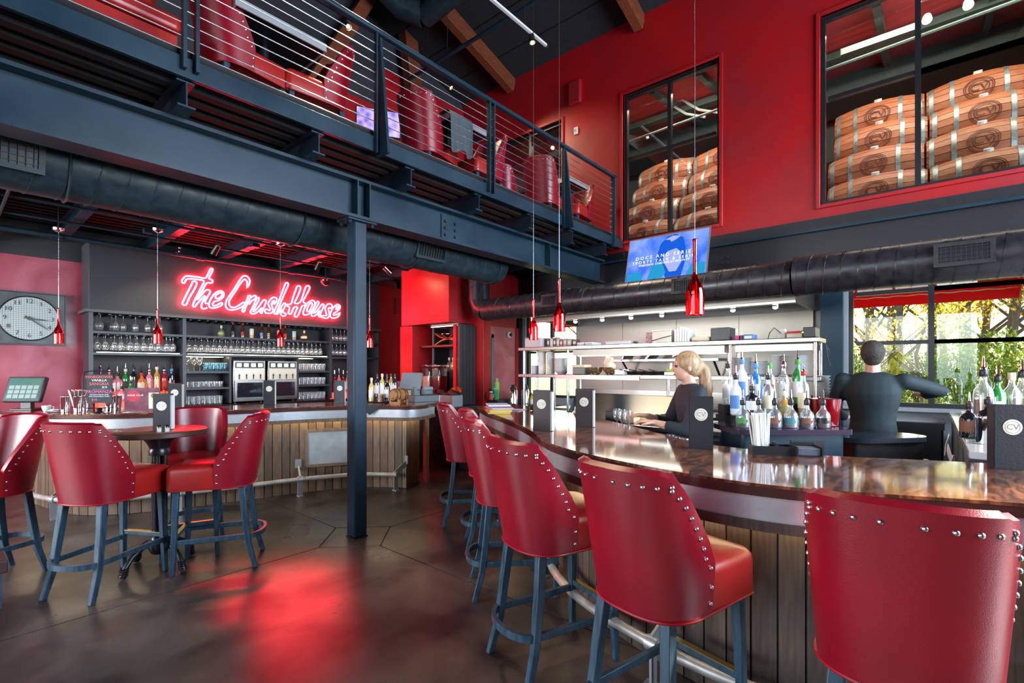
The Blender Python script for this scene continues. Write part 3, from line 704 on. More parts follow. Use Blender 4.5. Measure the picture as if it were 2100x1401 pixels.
BG = {'amber': coat_glass('amber_glass', (.06,.018,.006)), 'green': coat_glass('green_glass', (.02,.22,.04)), 'dark': coat_glass('dark_glass', (.008,.010,.012)),
      'blue': coat_glass('blue_glass', (.04,.20,.62)), 'navy': coat_glass('navy_glass', (.012,.02,.06)), 'frost': M('frosted_glass', (.72,.74,.84), .35), 'clear': GLASS,
      'straw': coat_glass('straw_glass', (.62,.52,.16)), 'red': coat_glass('ruby_glass', (.42,.01,.02)), 'pink': coat_glass('pink_glass', (.75,.20,.25)),
      'brown': coat_glass('brown_spirit', (.20,.06,.015)), 'gold': coat_glass('gold_spirit', (.50,.27,.05)), 'orange': coat_glass('orange_spirit', (.65,.16,.04))}
LAB = {'white': WPAPER, 'cream': CREAM, 'black': BLACKP, 'red': M('red_label', (.5,.02,.02), .6), 'green': M('green_label', (.06,.28,.06), .6), 'teal': M('teal_label', (.05,.22,.28), .6),
       'blue': M('blue_label', (.10,.25,.62), .6), 'gold': GOLD, 'brown': M('brown_label', (.24,.09,.05), .6), 'lime': M('lime_label', (.30,.50,.05), .6), 'olive': M('olive_label', (.28,.27,.12), .6), 'pink': M('pink_label', (.62,.12,.14), .6)}
LIQ = {}
def liq(col):
    k = tuple(col)
    if k not in LIQ: LIQ[k] = M('liquid', col, .1, spec=.4)
    return LIQ[k]
CAPM = {'black': BLACKP, 'chrome': CHROME, 'red': LAB['red'], 'gold': GOLD, 'green': LAB['green'], 'blue': LAB['blue'], 'white': WHITE}
_bm = {}
def cached(key, fn):
    if key not in _bm: _bm[key] = fn()
    return _bm[key]
def bottle(loc, style, glass, lab, label, sc=1.0, cap='black', pour=False, fill=None, group=None, rz=None, name='bottle', cat='bottle'):
    t = T(name, label, cat, loc, random.uniform(-.3,.3) if rz is None else rz, group); t.scale = (sc,)*3
    P = PROF[style]; H = P[-1][1]
    link('body', cached(('b',style,glass), lambda: MB().lathe(P, 14).mesh('bottle_body')), BG[glass], t)
    zlo = [z for r, z in P if r > .8*max(q[0] for q in P)]; z0, z1 = max(zlo[0], .02), zlo[-1]
    if fill:
        fz = z0*.5+(z1-.004)*fill[0]; rm = max(q[0] for q in P)-.003
        O('contents', MB().lathe([(rm*.9,.004),(rm,.012),(rm,fz)], 14), liq(fill[1]), t)
    if lab:
        rm = max(q[0] for q in P)+.0008; zm0 = z0+(z1-z0)*(.16 if style != 'decant' else .15); zm1 = z0+(z1-z0)*(.72 if style != 'decant' else .62); hw_ = 56 if style != 'decant' else 42
        def lb():
            m = MB(); n = 10; vs = []
            for z in (zm0, zm1):
                for r in (rm, rm+.0006): vs += [(r*math.cos(R(-hw_+2*hw_*k/(n-1)-130)), r*math.sin(R(-hw_+2*hw_*k/(n-1)-130)), z) for k in range(n)]
            fs = [(n+k, n+k+1, 3*n+k+1, 3*n+k) for k in range(n-1)] + [(k+1, k, 2*n+k, 2*n+k+1) for k in range(n-1)]
            return m.add(vs, fs).mesh('label_sheet')
        me = cached(('l',style,lab), lb); link('label', me, LAB[lab], t)
    r = P[-1][0]
    if pour:
        def pr(): return MB().lathe([(.012,H-.01),(.013,H+.012),(.006,H+.018),(.0045,H+.05),(.003,H+.07)], 8).mesh('pourer')
        link('pourer', cached(('p',style), pr), CHROME if pour == 'c' else BLACKP, t)
        link('collar', cached(('pc',style,cap), lambda: MB().lathe([(r+.001,H-.03),(r+.0025,H-.028),(r+.0025,H+.002),(r+.001,H+.004)], 10).mesh('collar')), CAPM[cap], t)
    else:
        link('cap', cached(('c',style,cap), lambda: MB().lathe([(r+.001,H-.035),(r+.002,H-.033),(r+.002,H+.004),(r,H+.007)], 10).mesh('cap')), CAPM[cap], t)
    return t
def wine_glass_mesh():
    pr = [(.0335,0),(.034,.002),(.006,.006),(.0042,.02),(.0042,.085),(.012,.095),(.032,.115),(.038,.145),(.036,.175),(.030,.205)]
    return MB().lathe(pr, 12, caps=False).mesh('wine_glass')
WG = wine_glass_mesh(); WG.materials.append(GLASS)
TUM = MB().lathe([(.001,.002),(.027,.002),(.030,.012),(.034,.125)], 10, caps=False).mesh('tumbler'); TUM.materials.append(GLASS)
ROCK = MB().lathe([(.001,.002),(.033,.002),(.036,.014),(.041,.085)], 10, caps=False).mesh('rocks_glass'); ROCK.materials.append(GLASS)
BLUG = glassy('blue_tint_glass', (.75,.92,.95), (.8,.95,1), base=.15, edge=.8); TUMB = TUM.copy(); TUMB.materials.clear(); TUMB.materials.append(BLUG)
NTH = {}
def glass_at(me, loc, label, group, inv=False, name='wine_glass', cat='wine glass', h=0):
    if loc[1] > 8 and 'ledge' not in label:
        k_ = (label, round(loc[1], 2) if 'top rail' not in label else 0); NTH[k_] = NTH.get(k_, 0)+1; n_ = NTH[k_]
        label = '%s, %s%d%s from the left' % (label, '' if 'top rail' in label or 'upright' in label else 'front rank, ' if loc[1] < 8.28 else 'rear rank, ', n_, 'th' if 10 < n_ < 14 else {1:'st',2:'nd',3:'rd'}.get(n_ % 10, 'th'))
    o = link(name, me, None, None, loc)
    if inv: o.rotation_euler = (math.pi, 0, 0)
    return tag(o, label, cat, group)

# ================================================================ BACK BAR
YB = 8.15
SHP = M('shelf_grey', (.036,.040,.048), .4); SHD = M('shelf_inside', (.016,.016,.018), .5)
bb = T('back_bar_shelving', 'dark grey back-bar shelving unit full of glassware under the sign', 'shelving', (0,0,0))
XB = {'L0': 1.255, 'L1': 2.27, 'C0': 2.315, 'm0': 2.885, 'm1': 3.967, 'C1': 4.535, 'R0': 4.58, 'R1': 5.56}
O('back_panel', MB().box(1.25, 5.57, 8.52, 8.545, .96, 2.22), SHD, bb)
def sh(name, x0, x1, z, y0=YB, y1=8.52, th=.03): O(name, MB().box(x0, x1, y0, y1, z-th, z), SHP, bb)
def up(x, z0, z1, w=.03): O('upright', MB().box(x-w/2, x+w/2, YB-.005, 8.52, z0, z1), SHP, bb)
up(1.26, .97, 2.222, .045); up(2.292, .97, 2.222, .045); up(4.557, .97, 2.222, .045); up(5.565, .97, 2.222, .03)
up(2.90, .97, 1.68); up(3.955, .97, 1.68)
for z in (1.986, 1.708):
    for a, b in ((1.283, 2.269), (2.315, 4.534), (4.58, 5.55)): sh('shelf', a, b, z)
for z in (1.46, 1.218):
    sh('shelf', 2.315, 2.885, z); sh('shelf', 3.97, 4.534, z)
# hanging glass rails
def rails(x0, x1, z, n):
    for k in range(n): O('glass_rail', MB().box(x0+(x1-x0)*(k+.5)/n-.012, x0+(x1-x0)*(k+.5)/n+.012, YB+.01, 8.5, z-.02, z-.006), SHP, bb)
rails(1.29, 2.26, 2.222, 9); rails(2.32, 4.53, 2.222, 20); rails(1.29, 2.26, 1.956, 10); rails(2.32, 4.53, 1.956, 21); rails(4.59, 5.5, 2.222, 8); rails(4.59, 5.5, 1.956, 8)
# light strips under shelves
for a, b, z in ((1.32, 2.24, 1.712), (2.34, 4.5, 1.712)): O('led_strip', MB().box(a, b, 8.17, 8.18, z-.002, z+.004), M('led_edge', (.8,.8,.7), .4, emit=(.95,.95,.8), estr=9), bb)
for a, b in ((2.34, 2.85), (4.0, 4.3)): O('led_strip', MB().box(a, b, 8.30, 8.34, 1.672, 1.677), WARMLED, bb)
# back counter
bc = T('back_counter', 'low black counter beneath the back-bar shelving', 'counter', (0,0,0))
O('counter_top', MB().box(1.1, 5.57, 8.0, 8.64, .92, .96), M('black_top', (.02,.018,.02), .15), bc, bev=.005); O('cabinet_body', MB().box(1.15, 5.57, 8.05, 8.64, .0, .92), BLACKW, bc)
for k in range(7): O('cabinet_door', MB().box(1.2+.62*k, 1.79+.62*k, 8.03, 8.05, .1, .88), BLACKM, bc)
# glassware
G1 = 'wine glasses hanging in the left bay'; G2 = 'wine glasses hanging in the long middle row'; G3 = 'wine glasses hanging in the right bay'
for x in (1.34, 1.37, 1.50, 1.53, 1.62, 1.75, 1.88, 1.98, 2.02): glass_at(WG, (x, 8.24+random.uniform(0,.12), 2.215), 'wine glass hung on the top rail of the left bay', 'top glasses of the left bay', True)
for k in range(11):
    for y in (8.22, 8.36): glass_at(WG, (1.34+.083*k+random.uniform(-.008,.008), y, 1.95), 'wine glass hung on the left bay lower rail', G1, True)
for k in range(26):
    for y in (8.22, 8.36): glass_at(WG, (2.37+.081*k, y, 1.95), 'wine glass hung in the long middle row', G2, True)
for z in (2.215, 1.95):
    for k in range(6):
        for y in (8.22, 8.36): glass_at(WG, (4.63+.08*k, y, z), 'wine glass hung in the right bay %s row' % ('upper' if z > 2 else 'lower'), G3, True)
for k in range(3): glass_at(WG, (2.37+.075*k, 8.26, 1.462), 'upright stemmed glass left of the wine dispensers', 'three upright stemmed glasses', False)
for k in range(6):
    for y in (8.22, 8.31): glass_at(TUMB, (2.60+.05*k, y, 1.46), 'blue-tinted tumbler on the shelf left of the dispensers', 'blue-tinted tumblers', name='tumbler', cat='tumbler')
for k in range(7):
    for y in (8.21, 8.30): glass_at(ROCK, (2.36+.07*k, y, 1.218), 'short glass on the shelf left of the dispensers', 'short glasses left of the dispensers', name='tumbler', cat='tumbler')
for k in range(7):
    for y in (8.21, 8.30): glass_at(TUM, (2.37+.068*k, y, .962), 'tall tumbler on the bottom shelf left of the dispensers', 'tall tumblers left of the dispensers', name='tumbler', cat='tumbler')
for z, w in ((1.46, 'top'), (1.218, 'middle'), (.962, 'bottom')):
    for k in range(7):
        for y in (8.21, 8.30): glass_at(TUM, (4.02+.072*k, y, z), 'tumbler on the %s shelf right of the dispensers' % w, '%s tumblers right of the dispensers' % w, name='tumbler', cat='tumbler')
# bottles on the long display shelf
disp = [(454,'flask','clear','lime','clear round-shouldered bottle with a lime green label, leftmost on the display shelf','gold'),(478,'beer','dark','black','dark beer bottle with a black and red label','red'),(498,'beer','amber','red','amber beer bottle with a red round label','red'),
        (537,'beer','amber','blue','amber beer bottle with a blue and white label','red'),(551,'beer','amber','olive','amber beer bottle with an olive and white label','red'),(585,'beer','amber','red','amber beer bottle with a red and white label beside the can','red'),(624,'orb','brown','gold','round brown bottle at the right end of the display shelf','gold')]
for p, stl, g_, l_, lb_, cp in disp: bottle((xo(p, 8.22), 8.22, 1.987), stl, g_, l_, lb_ + (' under the neon sign' if 'shelf' not in lb_ else ''), cap=cp, sc=1.0)
for p, c1, lb_ in ((516,(.75,.72,.66),'pale drink can with an orange base on the display shelf'),(572,(.75,.35,.32),'pink and red drink can behind the hanging pendant'),(603,(.45,.62,.58),'pale green drink can on the display shelf')):
    t = T('drink_can', lb_, 'can', (xo(p, 8.22), 8.22, 1.987)); O('body', MB().lathe([(.026,0),(.032,.008),(.032,.14),(.027,.15)], 14), M('can_print', c1, .35), t); O('lid', MB().lathe([(.027,.15),(.028,.152),(.026,.153)], 14), CHROME, t)
    O('printed_band', MB().lathe([(.0322,.012),(.0322,.05)], 14, caps=False), M('can_band', (c1[0]*.9,c1[1]*.45,c1[2]*.25), .4), t)
# stepped acrylic bottle display in the left bay, lit red
st = T('bottle_riser', 'red lit stepped acrylic bottle display in the left bay', 'bottle riser', (0,0,0))
REDACR = M('lit_red_acrylic', (.8,.06,.05), .2, emit=(1,.06,.04), estr=2.4)
O('lower_step', MB().box(1.33, 2.2, 8.07, 8.20, .975, 1.06), REDACR, st); O('upper_step', MB().box(1.33, 2.2, 8.20, 8.34, .975, 1.17), REDACR, st)
kinds = [('liquor','red','white'),('liquor','pink','white'),('squat','pink','white'),('liquor','green','black'),('wine','dark','black'),('squat','orange','cream'),('liquor','pink','cream'),('wine','gold','gold'),('liquor','red','red'),('liquor','navy','white')]
where = ['first','second','third','fourth','fifth','sixth','seventh','eighth','ninth','tenth']
for k, (a, b, c) in enumerate(kinds):
    bottle((1.375+.088*k, 8.27, 1.171), a, b, c, '%s bottle from the left on the upper step of the red lit display' % where[k], sc=1.12 if a != 'squat' else 1.3, pour='c', cap=('blue','chrome','black','gold','black','red','chrome','gold','chrome','blue')[k])
for k, (a, b, c) in enumerate([('squat','orange','cream'),('decant','orange','white'),('squat','pink','white'),('liquor','green','lime'),('decant','pink','cream'),('decant','orange','brown'),('decant','pink','brown'),('decant','orange','red'),('liquor','red','red')]):
    bottle((1.38+.095*k, 8.135, 1.061), a, b, c, '%s bottle from the left on the lower step of the red lit display' % where[k], sc=.95, pour='c')
st2 = T('bottle_riser', 'small red lit bottle step right of the glass shelves, by the column', 'bottle riser', (0,0,0)); O('step', MB().box(4.62, 5.2, 8.1, 8.3, .965, 1.06), REDACR, st2)
for k in range(5): bottle((4.66+.085*k, 8.2, 1.061), ('liquor','wine')[k%2], ('red','pink','red','orange','red')[k], ('red','white')[k%2], '%s red lit bottle from the left beside the column' % where[k], pour='c', sc=1.15)
# wine dispensers
def dispenser(x0, x1, lab):
    t = T('wine_dispenser', lab, 'wine dispenser', ((x0+x1)/2, 8.12, .985)); w = (x1-x0)/2; h = .64
    O('cabinet', MB().box(-w, w, 0, .36, 0, h), INOX, t, bev=.006)
    O('control_panel', MB().box(-w+.03, w-.03, -.006, .004, h-.115, h-.025), BLACKP, t)
    for k in range(4):
        x = -w+.03+(2*w-.06)*(k+.5)/4; O('display', MB().box(x-.034, x+.034, -.009, -.005, h-.10, h-.042), emis('lcd', (.85,.92,1), 1.6), t)
    O('tap_panel', MB().box(-w+.02, w-.02, -.006, .004, h-.30, h-.13), M('tap_panel', (.78,.70,.58), .3, .3), t)
    for k in range(4):
        x = -w+.03+(2*w-.06)*(k+.5)/4; O('tap', MB().cyl((x,-.02,h-.21),(x,-.02,h-.29), .006, n=6).cb((x,-.02,h-.235),(.022,.012,.012)), BLACKM, t)
    d = O('door_frame', MB().box(-w+.015, -w+.05, -.02, 0, .03, h-.31).box(w-.05, w-.015, -.02, 0, .03, h-.31).box(-w+.05, w-.05, -.02, 0, .03, .065).box(-w+.05, w-.05, -.02, 0, h-.345, h-.31), INOXB, t)
    O('door_glass', MB().box(-w+.05, w-.05, -.012, -.006, .065, h-.345), M('dark_cooler_glass', (.015,.02,.03), .05, coat=.6), d)
    for k in (-1, 1): O('foot', MB().cyl((k*w*.8,.05,-.025),(k*w*.8,.05,0), .014), BLACKM, t)
dispenser(2.93, 3.41, 'left stainless wine dispenser with four taps'); dispenser(3.445, 3.93, 'right stainless wine dispenser half hidden by a menu holder')
# ================================================================ NEON SIGN
SGY = 8.118
A_ = lambda pts: [(350+x/10.5, 530+y/10.5) for x, y in pts]
B_ = lambda pts: [(500+x/9.53, 550+y/9.53) for x, y in pts]
strokes = [
 ('T', A_([(565,895),(620,800),(700,660),(760,550),(800,525),(880,530),(905,490),(870,450),(820,435),(850,370),(905,250),(885,215),(850,240),(790,370),(740,425),(600,405),(450,385),(340,380),(290,410),(245,470),(240,510),(275,535),(305,520),(330,460),(380,440),(500,445),(620,460),(700,475),(715,510),(660,620),(590,760),(520,900),(480,1000),(490,1040),(520,1045),(560,990),(640,900),(720,810),(745,800),(730,860),(680,950),(660,1030),(680,1080),(730,1085),(790,1060)]), False),
 ('T', A_([(470,500),(510,490),(560,520),(560,560),(490,700),(400,850),(340,990),(300,1010),(255,990),(255,950),(330,800),(400,660),(450,560)]), True),
 ('h', A_([(590,880),(650,800),(740,700),(800,675),(850,700),(840,750),(780,850),(740,930),(760,970),(810,970)]), False),
 ('e', A_([(820,1000),(850,900),(920,790),(1000,720),(1080,700),(1140,740),(1140,810),(1080,880),(1000,915),(940,930),(900,990),(930,1020),(1010,1000),(1080,955),(1120,970),(1080,1020),(980,1060),(900,1070),(840,1050)]), True),
 ('e', A_([(985,860),(960,850),(980,790),(1040,750),(1090,740),(1110,780),(1080,830),(1020,865)]), True),
 ('C', A_([(1640,635),(1690,560),(1700,470),(1660,400),(1600,375),(1540,400),(1460,510),(1380,640),(1290,770),(1210,890),(1180,1000),(1210,1080),(1290,1110),(1400,1100),(1500,1060),(1590,1000),(1600,965),(1570,945),(1470,1010),(1380,1055),(1300,1050),(1260,990),(1260,920),(1310,830),(1400,700),(1480,570),(1560,470),(1600,450),(1640,490),(1650,560)]), True),
 ('r', A_([(1690,800),(1720,800),(1720,840),(1690,900),(1640,1000),(1600,1100),(1580,1150),(1550,1150),(1540,1110),(1590,1010),(1640,900),(1670,810)]), True),
 ('r', A_([(1690,880),(1760,820),(1820,800),(1840,830),(1800,880),(1740,920),(1690,990)]), False),
 ('u', B_([(265,575),(300,580),(290,630),(230,740),(180,850),(220,830),(300,740),(370,640),(410,620),(435,650),(410,730),(370,820),(355,880),(330,880),(320,850),(350,770),(300,830),(230,880),(180,895),(135,880),(130,850),(180,750),(230,640)]), True),
 ('s', B_([(420,870),(410,830),(450,800),(500,830),(520,800),(490,740),(480,680),(520,610),(580,570),(640,590),(640,640),(600,700),(570,690),(600,640),(570,640),(540,700),(560,770),(570,840),(530,880),(450,880)]), True),
 ('h', B_([(590,890),(600,830),(660,700),(720,550),(780,390),(820,290),(860,290),(870,330),(820,440),(760,580),(700,720),(660,820),(620,900)]), True),
 ('h', B_([(650,880),(700,800),(770,700),(800,680),(815,710),(780,800),(760,860),(800,880),(830,900),(790,935),(740,930),(720,890),(740,800),(690,860),(640,910)]), True),
 ('H', B_([(840,710),(920,700),(960,580),(1010,440),(1040,360),(1080,345),(1110,370),(1100,430),(1040,580),(990,670),(1000,690),(1060,690),(1110,650),(1160,520),(1200,390),(1240,345),(1285,360),(1280,410),(1220,530),(1160,640),(1170,670),(1210,690),(1200,730),(1140,740),(1090,860),(1050,940),(1020,955),(990,940),(1000,880),(1050,760),(980,770),(930,880),(900,900),(870,880),(890,800),(890,760),(840,740)]), True),
 ('o', B_([(1290,650),(1350,630),(1390,670),(1370,760),(1310,860),(1240,910),(1180,915),(1160,880),(1180,800),(1240,690)]), True),
 ('o', B_([(1250,850),(1230,830),(1260,740),(1310,680),(1340,690),(1320,770),(1280,840)]), True),
 ('u', B_([(1430,660),(1460,650),(1465,690),(1400,800),(1360,880),(1420,850),(1500,740),(1540,700),(1565,720),(1540,800),(1500,890),(1500,950),(1470,950),(1460,910),(1490,820),(1430,900),(1360,940),(1320,920),(1340,840),(1400,710)]), True),
 ('s', B_([(1520,960),(1520,930),(1580,930),(1620,920),(1600,850),(1590,780),(1630,710),(1690,700),(1730,740),(1700,790),(1670,770),(1650,800),(1670,870),(1660,950),(1620,980),(1560,970)]), True),
 ('e', B_([(1880,870),(1860,930),(1800,970),(1730,975),(1690,940),(1700,860),(1760,760),(1830,710),(1880,740),(1870,800),(1800,860),(1750,890),(1760,920),(1810,910)]), True),
 ('e', B_([(1800,810),(1810,760),(1850,750),(1840,790)]), True),
]
ns = T('neon_sign', 'glowing red neon sign in outlined script reading The CrushHouse', 'neon sign', (0,0,0))
for k, (nm_, pts, cl) in enumerate(strokes):
    P3 = [atY(px, py, SGY - .004*(k % 3)) for px, py in pts]
    if cl: P3 = P3 + [P3[0]]
    sm = crom([tuple(p) for p in P3], max(12, len(P3)*3))
    if cl: sm = sm[:-1]
    O('neon_tube', MB().tube(sm, .0115, 6, closed=cl), NEON, ns)
for p in ((380,600),(430,640),(520,560),(560,640),(640,610),(690,650)):
    q_ = atY(p[0], p[1], 8.15); O('standoff', MB().cyl((q_.x,8.15,q_.z),(q_.x,8.12,q_.z), .006, n=6), GLASS, ns)
# ================================================================ CLOCK
ck = T('wall_clock', 'square wall clock with a round gridded white face showing twenty past three', 'clock', (.735, 8.64, 2.13))
O('backboard', MB().box(-.36,.335,-.035,-.002,-.32,.32), M('clock_metal', (.10,.115,.12), .45, .3, col2=(.06,.07,.075), nscale=6), ck, bev=.004)
O('board_rim', MB().box(-.37,.345,-.045,-.002,.32,.332).box(-.37,.345,-.045,-.002,-.332,-.32).box(.335,.347,-.045,-.002,-.32,.32).box(-.372,-.36,-.045,-.002,-.32,.32), BLACKM, ck)
YX = Matrix.Rotation(R(90), 3, 'X')
O('face', MB().lathe([(.272,.036),(.272,.048)], 48, mat=YX), M('clock_face', (.62,.70,.70), .4), ck)
O('bezel', MB().tube([(.275*math.cos(2*math.pi*k/48), -.046, .275*math.sin(2*math.pi*k/48)) for k in range(48)], .008, 6, closed=True), BLACKM, ck)
gr = MB()
for k in range(-11, 12):
    v = k*.0235; hl = math.sqrt(max(0, .268**2-v*v)); gr.box(v-.0012, v+.0012, -.054, -.0535, -hl, hl); gr.box(-hl, hl, -.054, -.0535, v-.0012, v+.0012)
O('wire_grid', gr, BLACKM, ck)
for h in range(1, 13):
    a = R(90-30*h); O('numeral', type('X',(),{'mesh':lambda s,n,me=text_mesh(str(h), .075): me,'mi':[]})(), BLACKM, ck, loc=(.215*math.cos(a), -.052, .215*math.sin(a)), rot=(R(90),0,0))
def hand(ang, l, w, y): 
    a = R(90-ang); u = Vector((math.cos(a),0,math.sin(a))); n = Vector((-u.z,0,u.x)); m = MB(); o_ = Vector((0,y,0))
    v = [o_-u*.05+n*w, o_+u*l*.6+n*w, o_+u*l, o_+u*l*.6-n*w, o_-u*.05-n*w]; m.add(v+[p+Vector((0,-.003,0)) for p in v], [(0,1,2,3,4),(9,8,7,6,5)]+[(i,(i+1)%5,5+(i+1)%5,5+i) for i in range(5)]); return m
O('hour_hand', hand(97, .21, .009, -.057), BLACKM, ck); O('minute_hand', hand(128, .25, .008, -.061), BLACKM, ck); O('hub', MB().lathe([(.022,.05),(.022,.066)], 16, mat=YX), BLACKM, ck)
# ================================================================ PENDANTS
def pendant_parts(t, zc):
    prof = [(.0105,.39),(.013,.385),(.0105,.37),(.010,.22),(.016,.19),(.034,.155),(.043,.125),(.045,.10),(.045,.0)]
    O('bottle_shade', MB().lathe(prof, 20, caps=False), REDGLASS, t)
    O('inner_glow', MB().lathe([(.020,.015),(.022,.03),(.018,.075),(.010,.09)], 12), M('hot_lamp', (.6,.05,.03), .3, emit=(1,.16,.10), estr=14), t)
    O('lamp_holder', MB().lathe([(.008,.09),(.012,.10),(.010,.17),(.006,.18)], 10), CHROME, t)
    O('cable', MB().cyl((0,0,.18),(0,0,zc), .0017, n=5), CABLE, t)
    if zc < 2: O('stem', MB().cyl((0,0,zc-.006),(0,0,zc+.30), .006, n=6), BLACKM, t); O('canopy', MB().lathe([(.055,zc-.006),(.05,zc-.03),(.02,zc-.045),(.004,zc-.05)], 20), CHROME, t)
def pendant(x, y, z, zc, lab): t = T('pendant_lamp', lab, 'pendant lamp', (x,y,z)); pendant_parts(t, zc-z)
q1 = atD(120, 705, 5.3); pendant(q1.x, q1.y, q1.z, 3.03, 'red bottle pendant lamp hanging in front of the clock')
q1 = atD(323, 705, 5.5); pendant(q1.x, q1.y, q1.z, 3.08, 'red bottle pendant lamp hanging in front of the left glass bay')
q1 = atD(575, 711, 6.1); pendant(q1.x, q1.y, q1.z, 3.08, 'red bottle pendant lamp hanging in front of the word CrushHouse')
q1 = atD(758, 713, 6.3); pendant(q1.x, q1.y, q1.z, 3.08, 'red bottle pendant lamp half hidden behind the steel column')
q1 = atD(1094, 697, 4.7); pendant(q1.x, q1.y, q1.z, zr(q1.x), 'red bottle pendant lamp farthest along the curving bar')
q1 = atD(1147, 680, 3.58); pendant(q1.x, q1.y, q1.z, zr(q1.x), 'red bottle pendant lamp second along the curving bar')
q1 = atD(1425, 646, 2.5); pendant(q1.x, q1.y, q1.z, zr(q1.x), 'large red bottle pendant lamp hanging in front of the wall screen')
# ================================================================ THINGS ON THE LEFT BAR
def menu_holder(loc, rz, lab, w=.125, h=.29, d=.055, mat=MENU, sheet=True):
    t = T('menu_holder', lab, 'menu', loc, rz)      # faces -y
    O('cover', MB().box(-w/2, w/2, -d/2, -d/2+.004, .002, h).box(-w/2, -w/2+.003, -d/2, d/2, .002, h), mat, t)
    O('rear_cover', MB().box(-w/2, w/2, d/2-.004, d/2, .002, h), mat, t)
    O('base', MB().box(-w/2, w/2, -d/2, d/2, 0, .004), mat, t)
    O('medallion', MB().lathe([(.034,d/2),(.034,d/2+.0015),(.032,d/2+.002)], 28, c=(0,0,h*.66), mat=YX), LOGO, t)
    O('medallion_ring', MB().tube([(.026*math.cos(2*math.pi*k/24), -d/2-.0025, h*.66+.026*math.sin(2*math.pi*k/24)) for k in range(24)], .0008, 4, closed=True), M('ring_grey', (.35,.32,.30), .5), t)
    o = link('monogram', text_mesh('CV', .034, .0005), M('monogram_grey', (.28,.25,.24), .5), t, (0, -d/2-.0022, h*.66), (R(90),0,0))
    if sheet: O('menu_pages', MB().box(-w/2+.008, w/2+.012, -d/2+.012, d/2-.010, .004, h-.012), WPAPER, t)
    return t
def on_left(px, py=None, back=0):   # a point of the left bar top seen at a photo column
    return atZ(px, py, BT)
p = atZ(341, 880, 1.04); menu_holder((1.10, 4.40, 1.04), R(-38), 'dark menu holder with white pages on the round high table', w=.115, h=.27)
menu_holder((1.62, 6.05, BT), R(-30), 'menu holder on the timber bar right behind the round table', h=.29)
p = atZ(556, 831, BT); menu_holder((p.x, p.y+.05, BT), R(-28), 'menu holder in front of the right wine dispenser', h=.30)
p = atZ(700, 827, BT); menu_holder((p.x, p.y+.05, BT), R(-18), 'menu holder beside the steel column on the timber bar', h=.29)
# salt and pepper
for k, lab in ((0, 'left small glass shaker on the round high table'), (1, 'right small glass shaker on the round high table')):
    t = T('salt_shaker', lab, 'shaker', (1.035+.042*k, 4.24-.028*k, 1.04)); O('jar', MB().lathe([(.013,0),(.015,.003),(.014,.03)], 10), M('shaker_glass', (.6,.62,.62), .1, coat=.5), t); O('cap', MB().lathe([(.0145,.03),(.015,.042),(.008,.05)], 10), CHROME, t)
# point of sale screen at the far left
def pos_screen(loc, rz, lab, tilt=-18, body=(.03,.035,.04)):
    t = T('till_screen', lab, 'till screen', loc, rz); m = Matrix.Translation((0,0,.22)) @ Matrix.Rotation(R(tilt), 4, 'X')
    bmat = M('till_body', body, .4)
    O('housing', MB().box(-.19,.19,-.02,.03,-.14,.14, m), bmat, t, bev=.012)
    s_ = O('screen', MB().box(-.165,.165,-.0215,-.02,-.115,.115, m), M('till_display', (.03,.09,.08), .2, emit=(.10,.26,.22), estr=.3, col2=(.06,.10,.07), nscale=9), t)
    for r_ in range(3):
        for c_ in range(5): O('screen_key', MB().box(-.15+.062*c_,-.10+.062*c_,-.0225,-.0215,-.10+.05*r_,-.06+.05*r_, m), M('key_grey', (.2,.25,.25), .4, emit=(.3,.4,.4), estr=.12) if (r_==0 and c_==0) else MATS['key_grey'], s_)
    O('stand', MB().box(-.05,.05,.0,.05,.015,.2), bmat, t); O('foot', MB().box(-.11,.11,-.06,.14,0,.018), bmat, t, bev=.004)
p = atZ(25, 838, BT); pos_screen((.60, 7.36, BT), R(-46), 'black till screen at the left end of the timber bar')
# cup and saucer-less mug
def cup(loc, rz, lab):
    t = T('coffee_cup', lab, 'cup', loc, rz); O('bowl', MB().lathe([(.02,0),(.026,.004),(.036,.03),(.040,.062),(.037,.062),(.033,.03),(.022,.008),(.001,.008)], 20, caps=False), WHITE, t)
    O('handle', MB().tube([(.037,0,.052),(.058,0,.05),(.062,0,.035),(.05,0,.02),(.035,0,.02)], .0045, 8), WHITE, t)
p = atZ(46, 842, BT); cup((.72, 6.93, BT), R(-30), 'white coffee cup beside the till screen')
# metal shaker tins
def tin(loc, lab, s=1.0, name='shaker_tin'):
    t = T(name, lab, 'shaker tin', loc); t.scale = (s,)*3; O('tin', MB().lathe([(.032,0),(.035,.003),(.045,.165),(.043,.165),(.033,.008),(.001,.008)], 20, caps=False), CHROME, t); O('rim', MB().tube([(.0445*math.cos(2*math.pi*k/20), .0445*math.sin(2*math.pi*k/20), .166) for k in range(20)], .0018, 5, closed=True), CHROME, t)
for k, (dx, dy) in enumerate(((.83,6.68),(.92,6.62),(1.0,6.74),(1.14,6.42),(1.22,6.52),(1.30,6.38))): tin((dx, dy, BT), '%s steel shaker tin %s the chalkboard on the timber bar' % (('leftmost','second','third','leftmost','middle','rightmost')[k], 'left of' if k < 3 else 'behind'), .95)
t = T('napkin_stack', 'loose stack of white napkins poking up behind the shaker tins', 'napkins', (.93, 6.82, BT))
for k in range(5): O('napkin', MB().cb((-.03+.018*k, .0, .12), (.004,.09,.20), (.1, R(-14+8*k), .1*k)), WPAPER, t)
for k in range(3): O('napkin', MB().cb((-.16+.02*k, -.03, .01+.006*k), (.12,.10,.004), (0,.08,.3*k)), WPAPER, t)
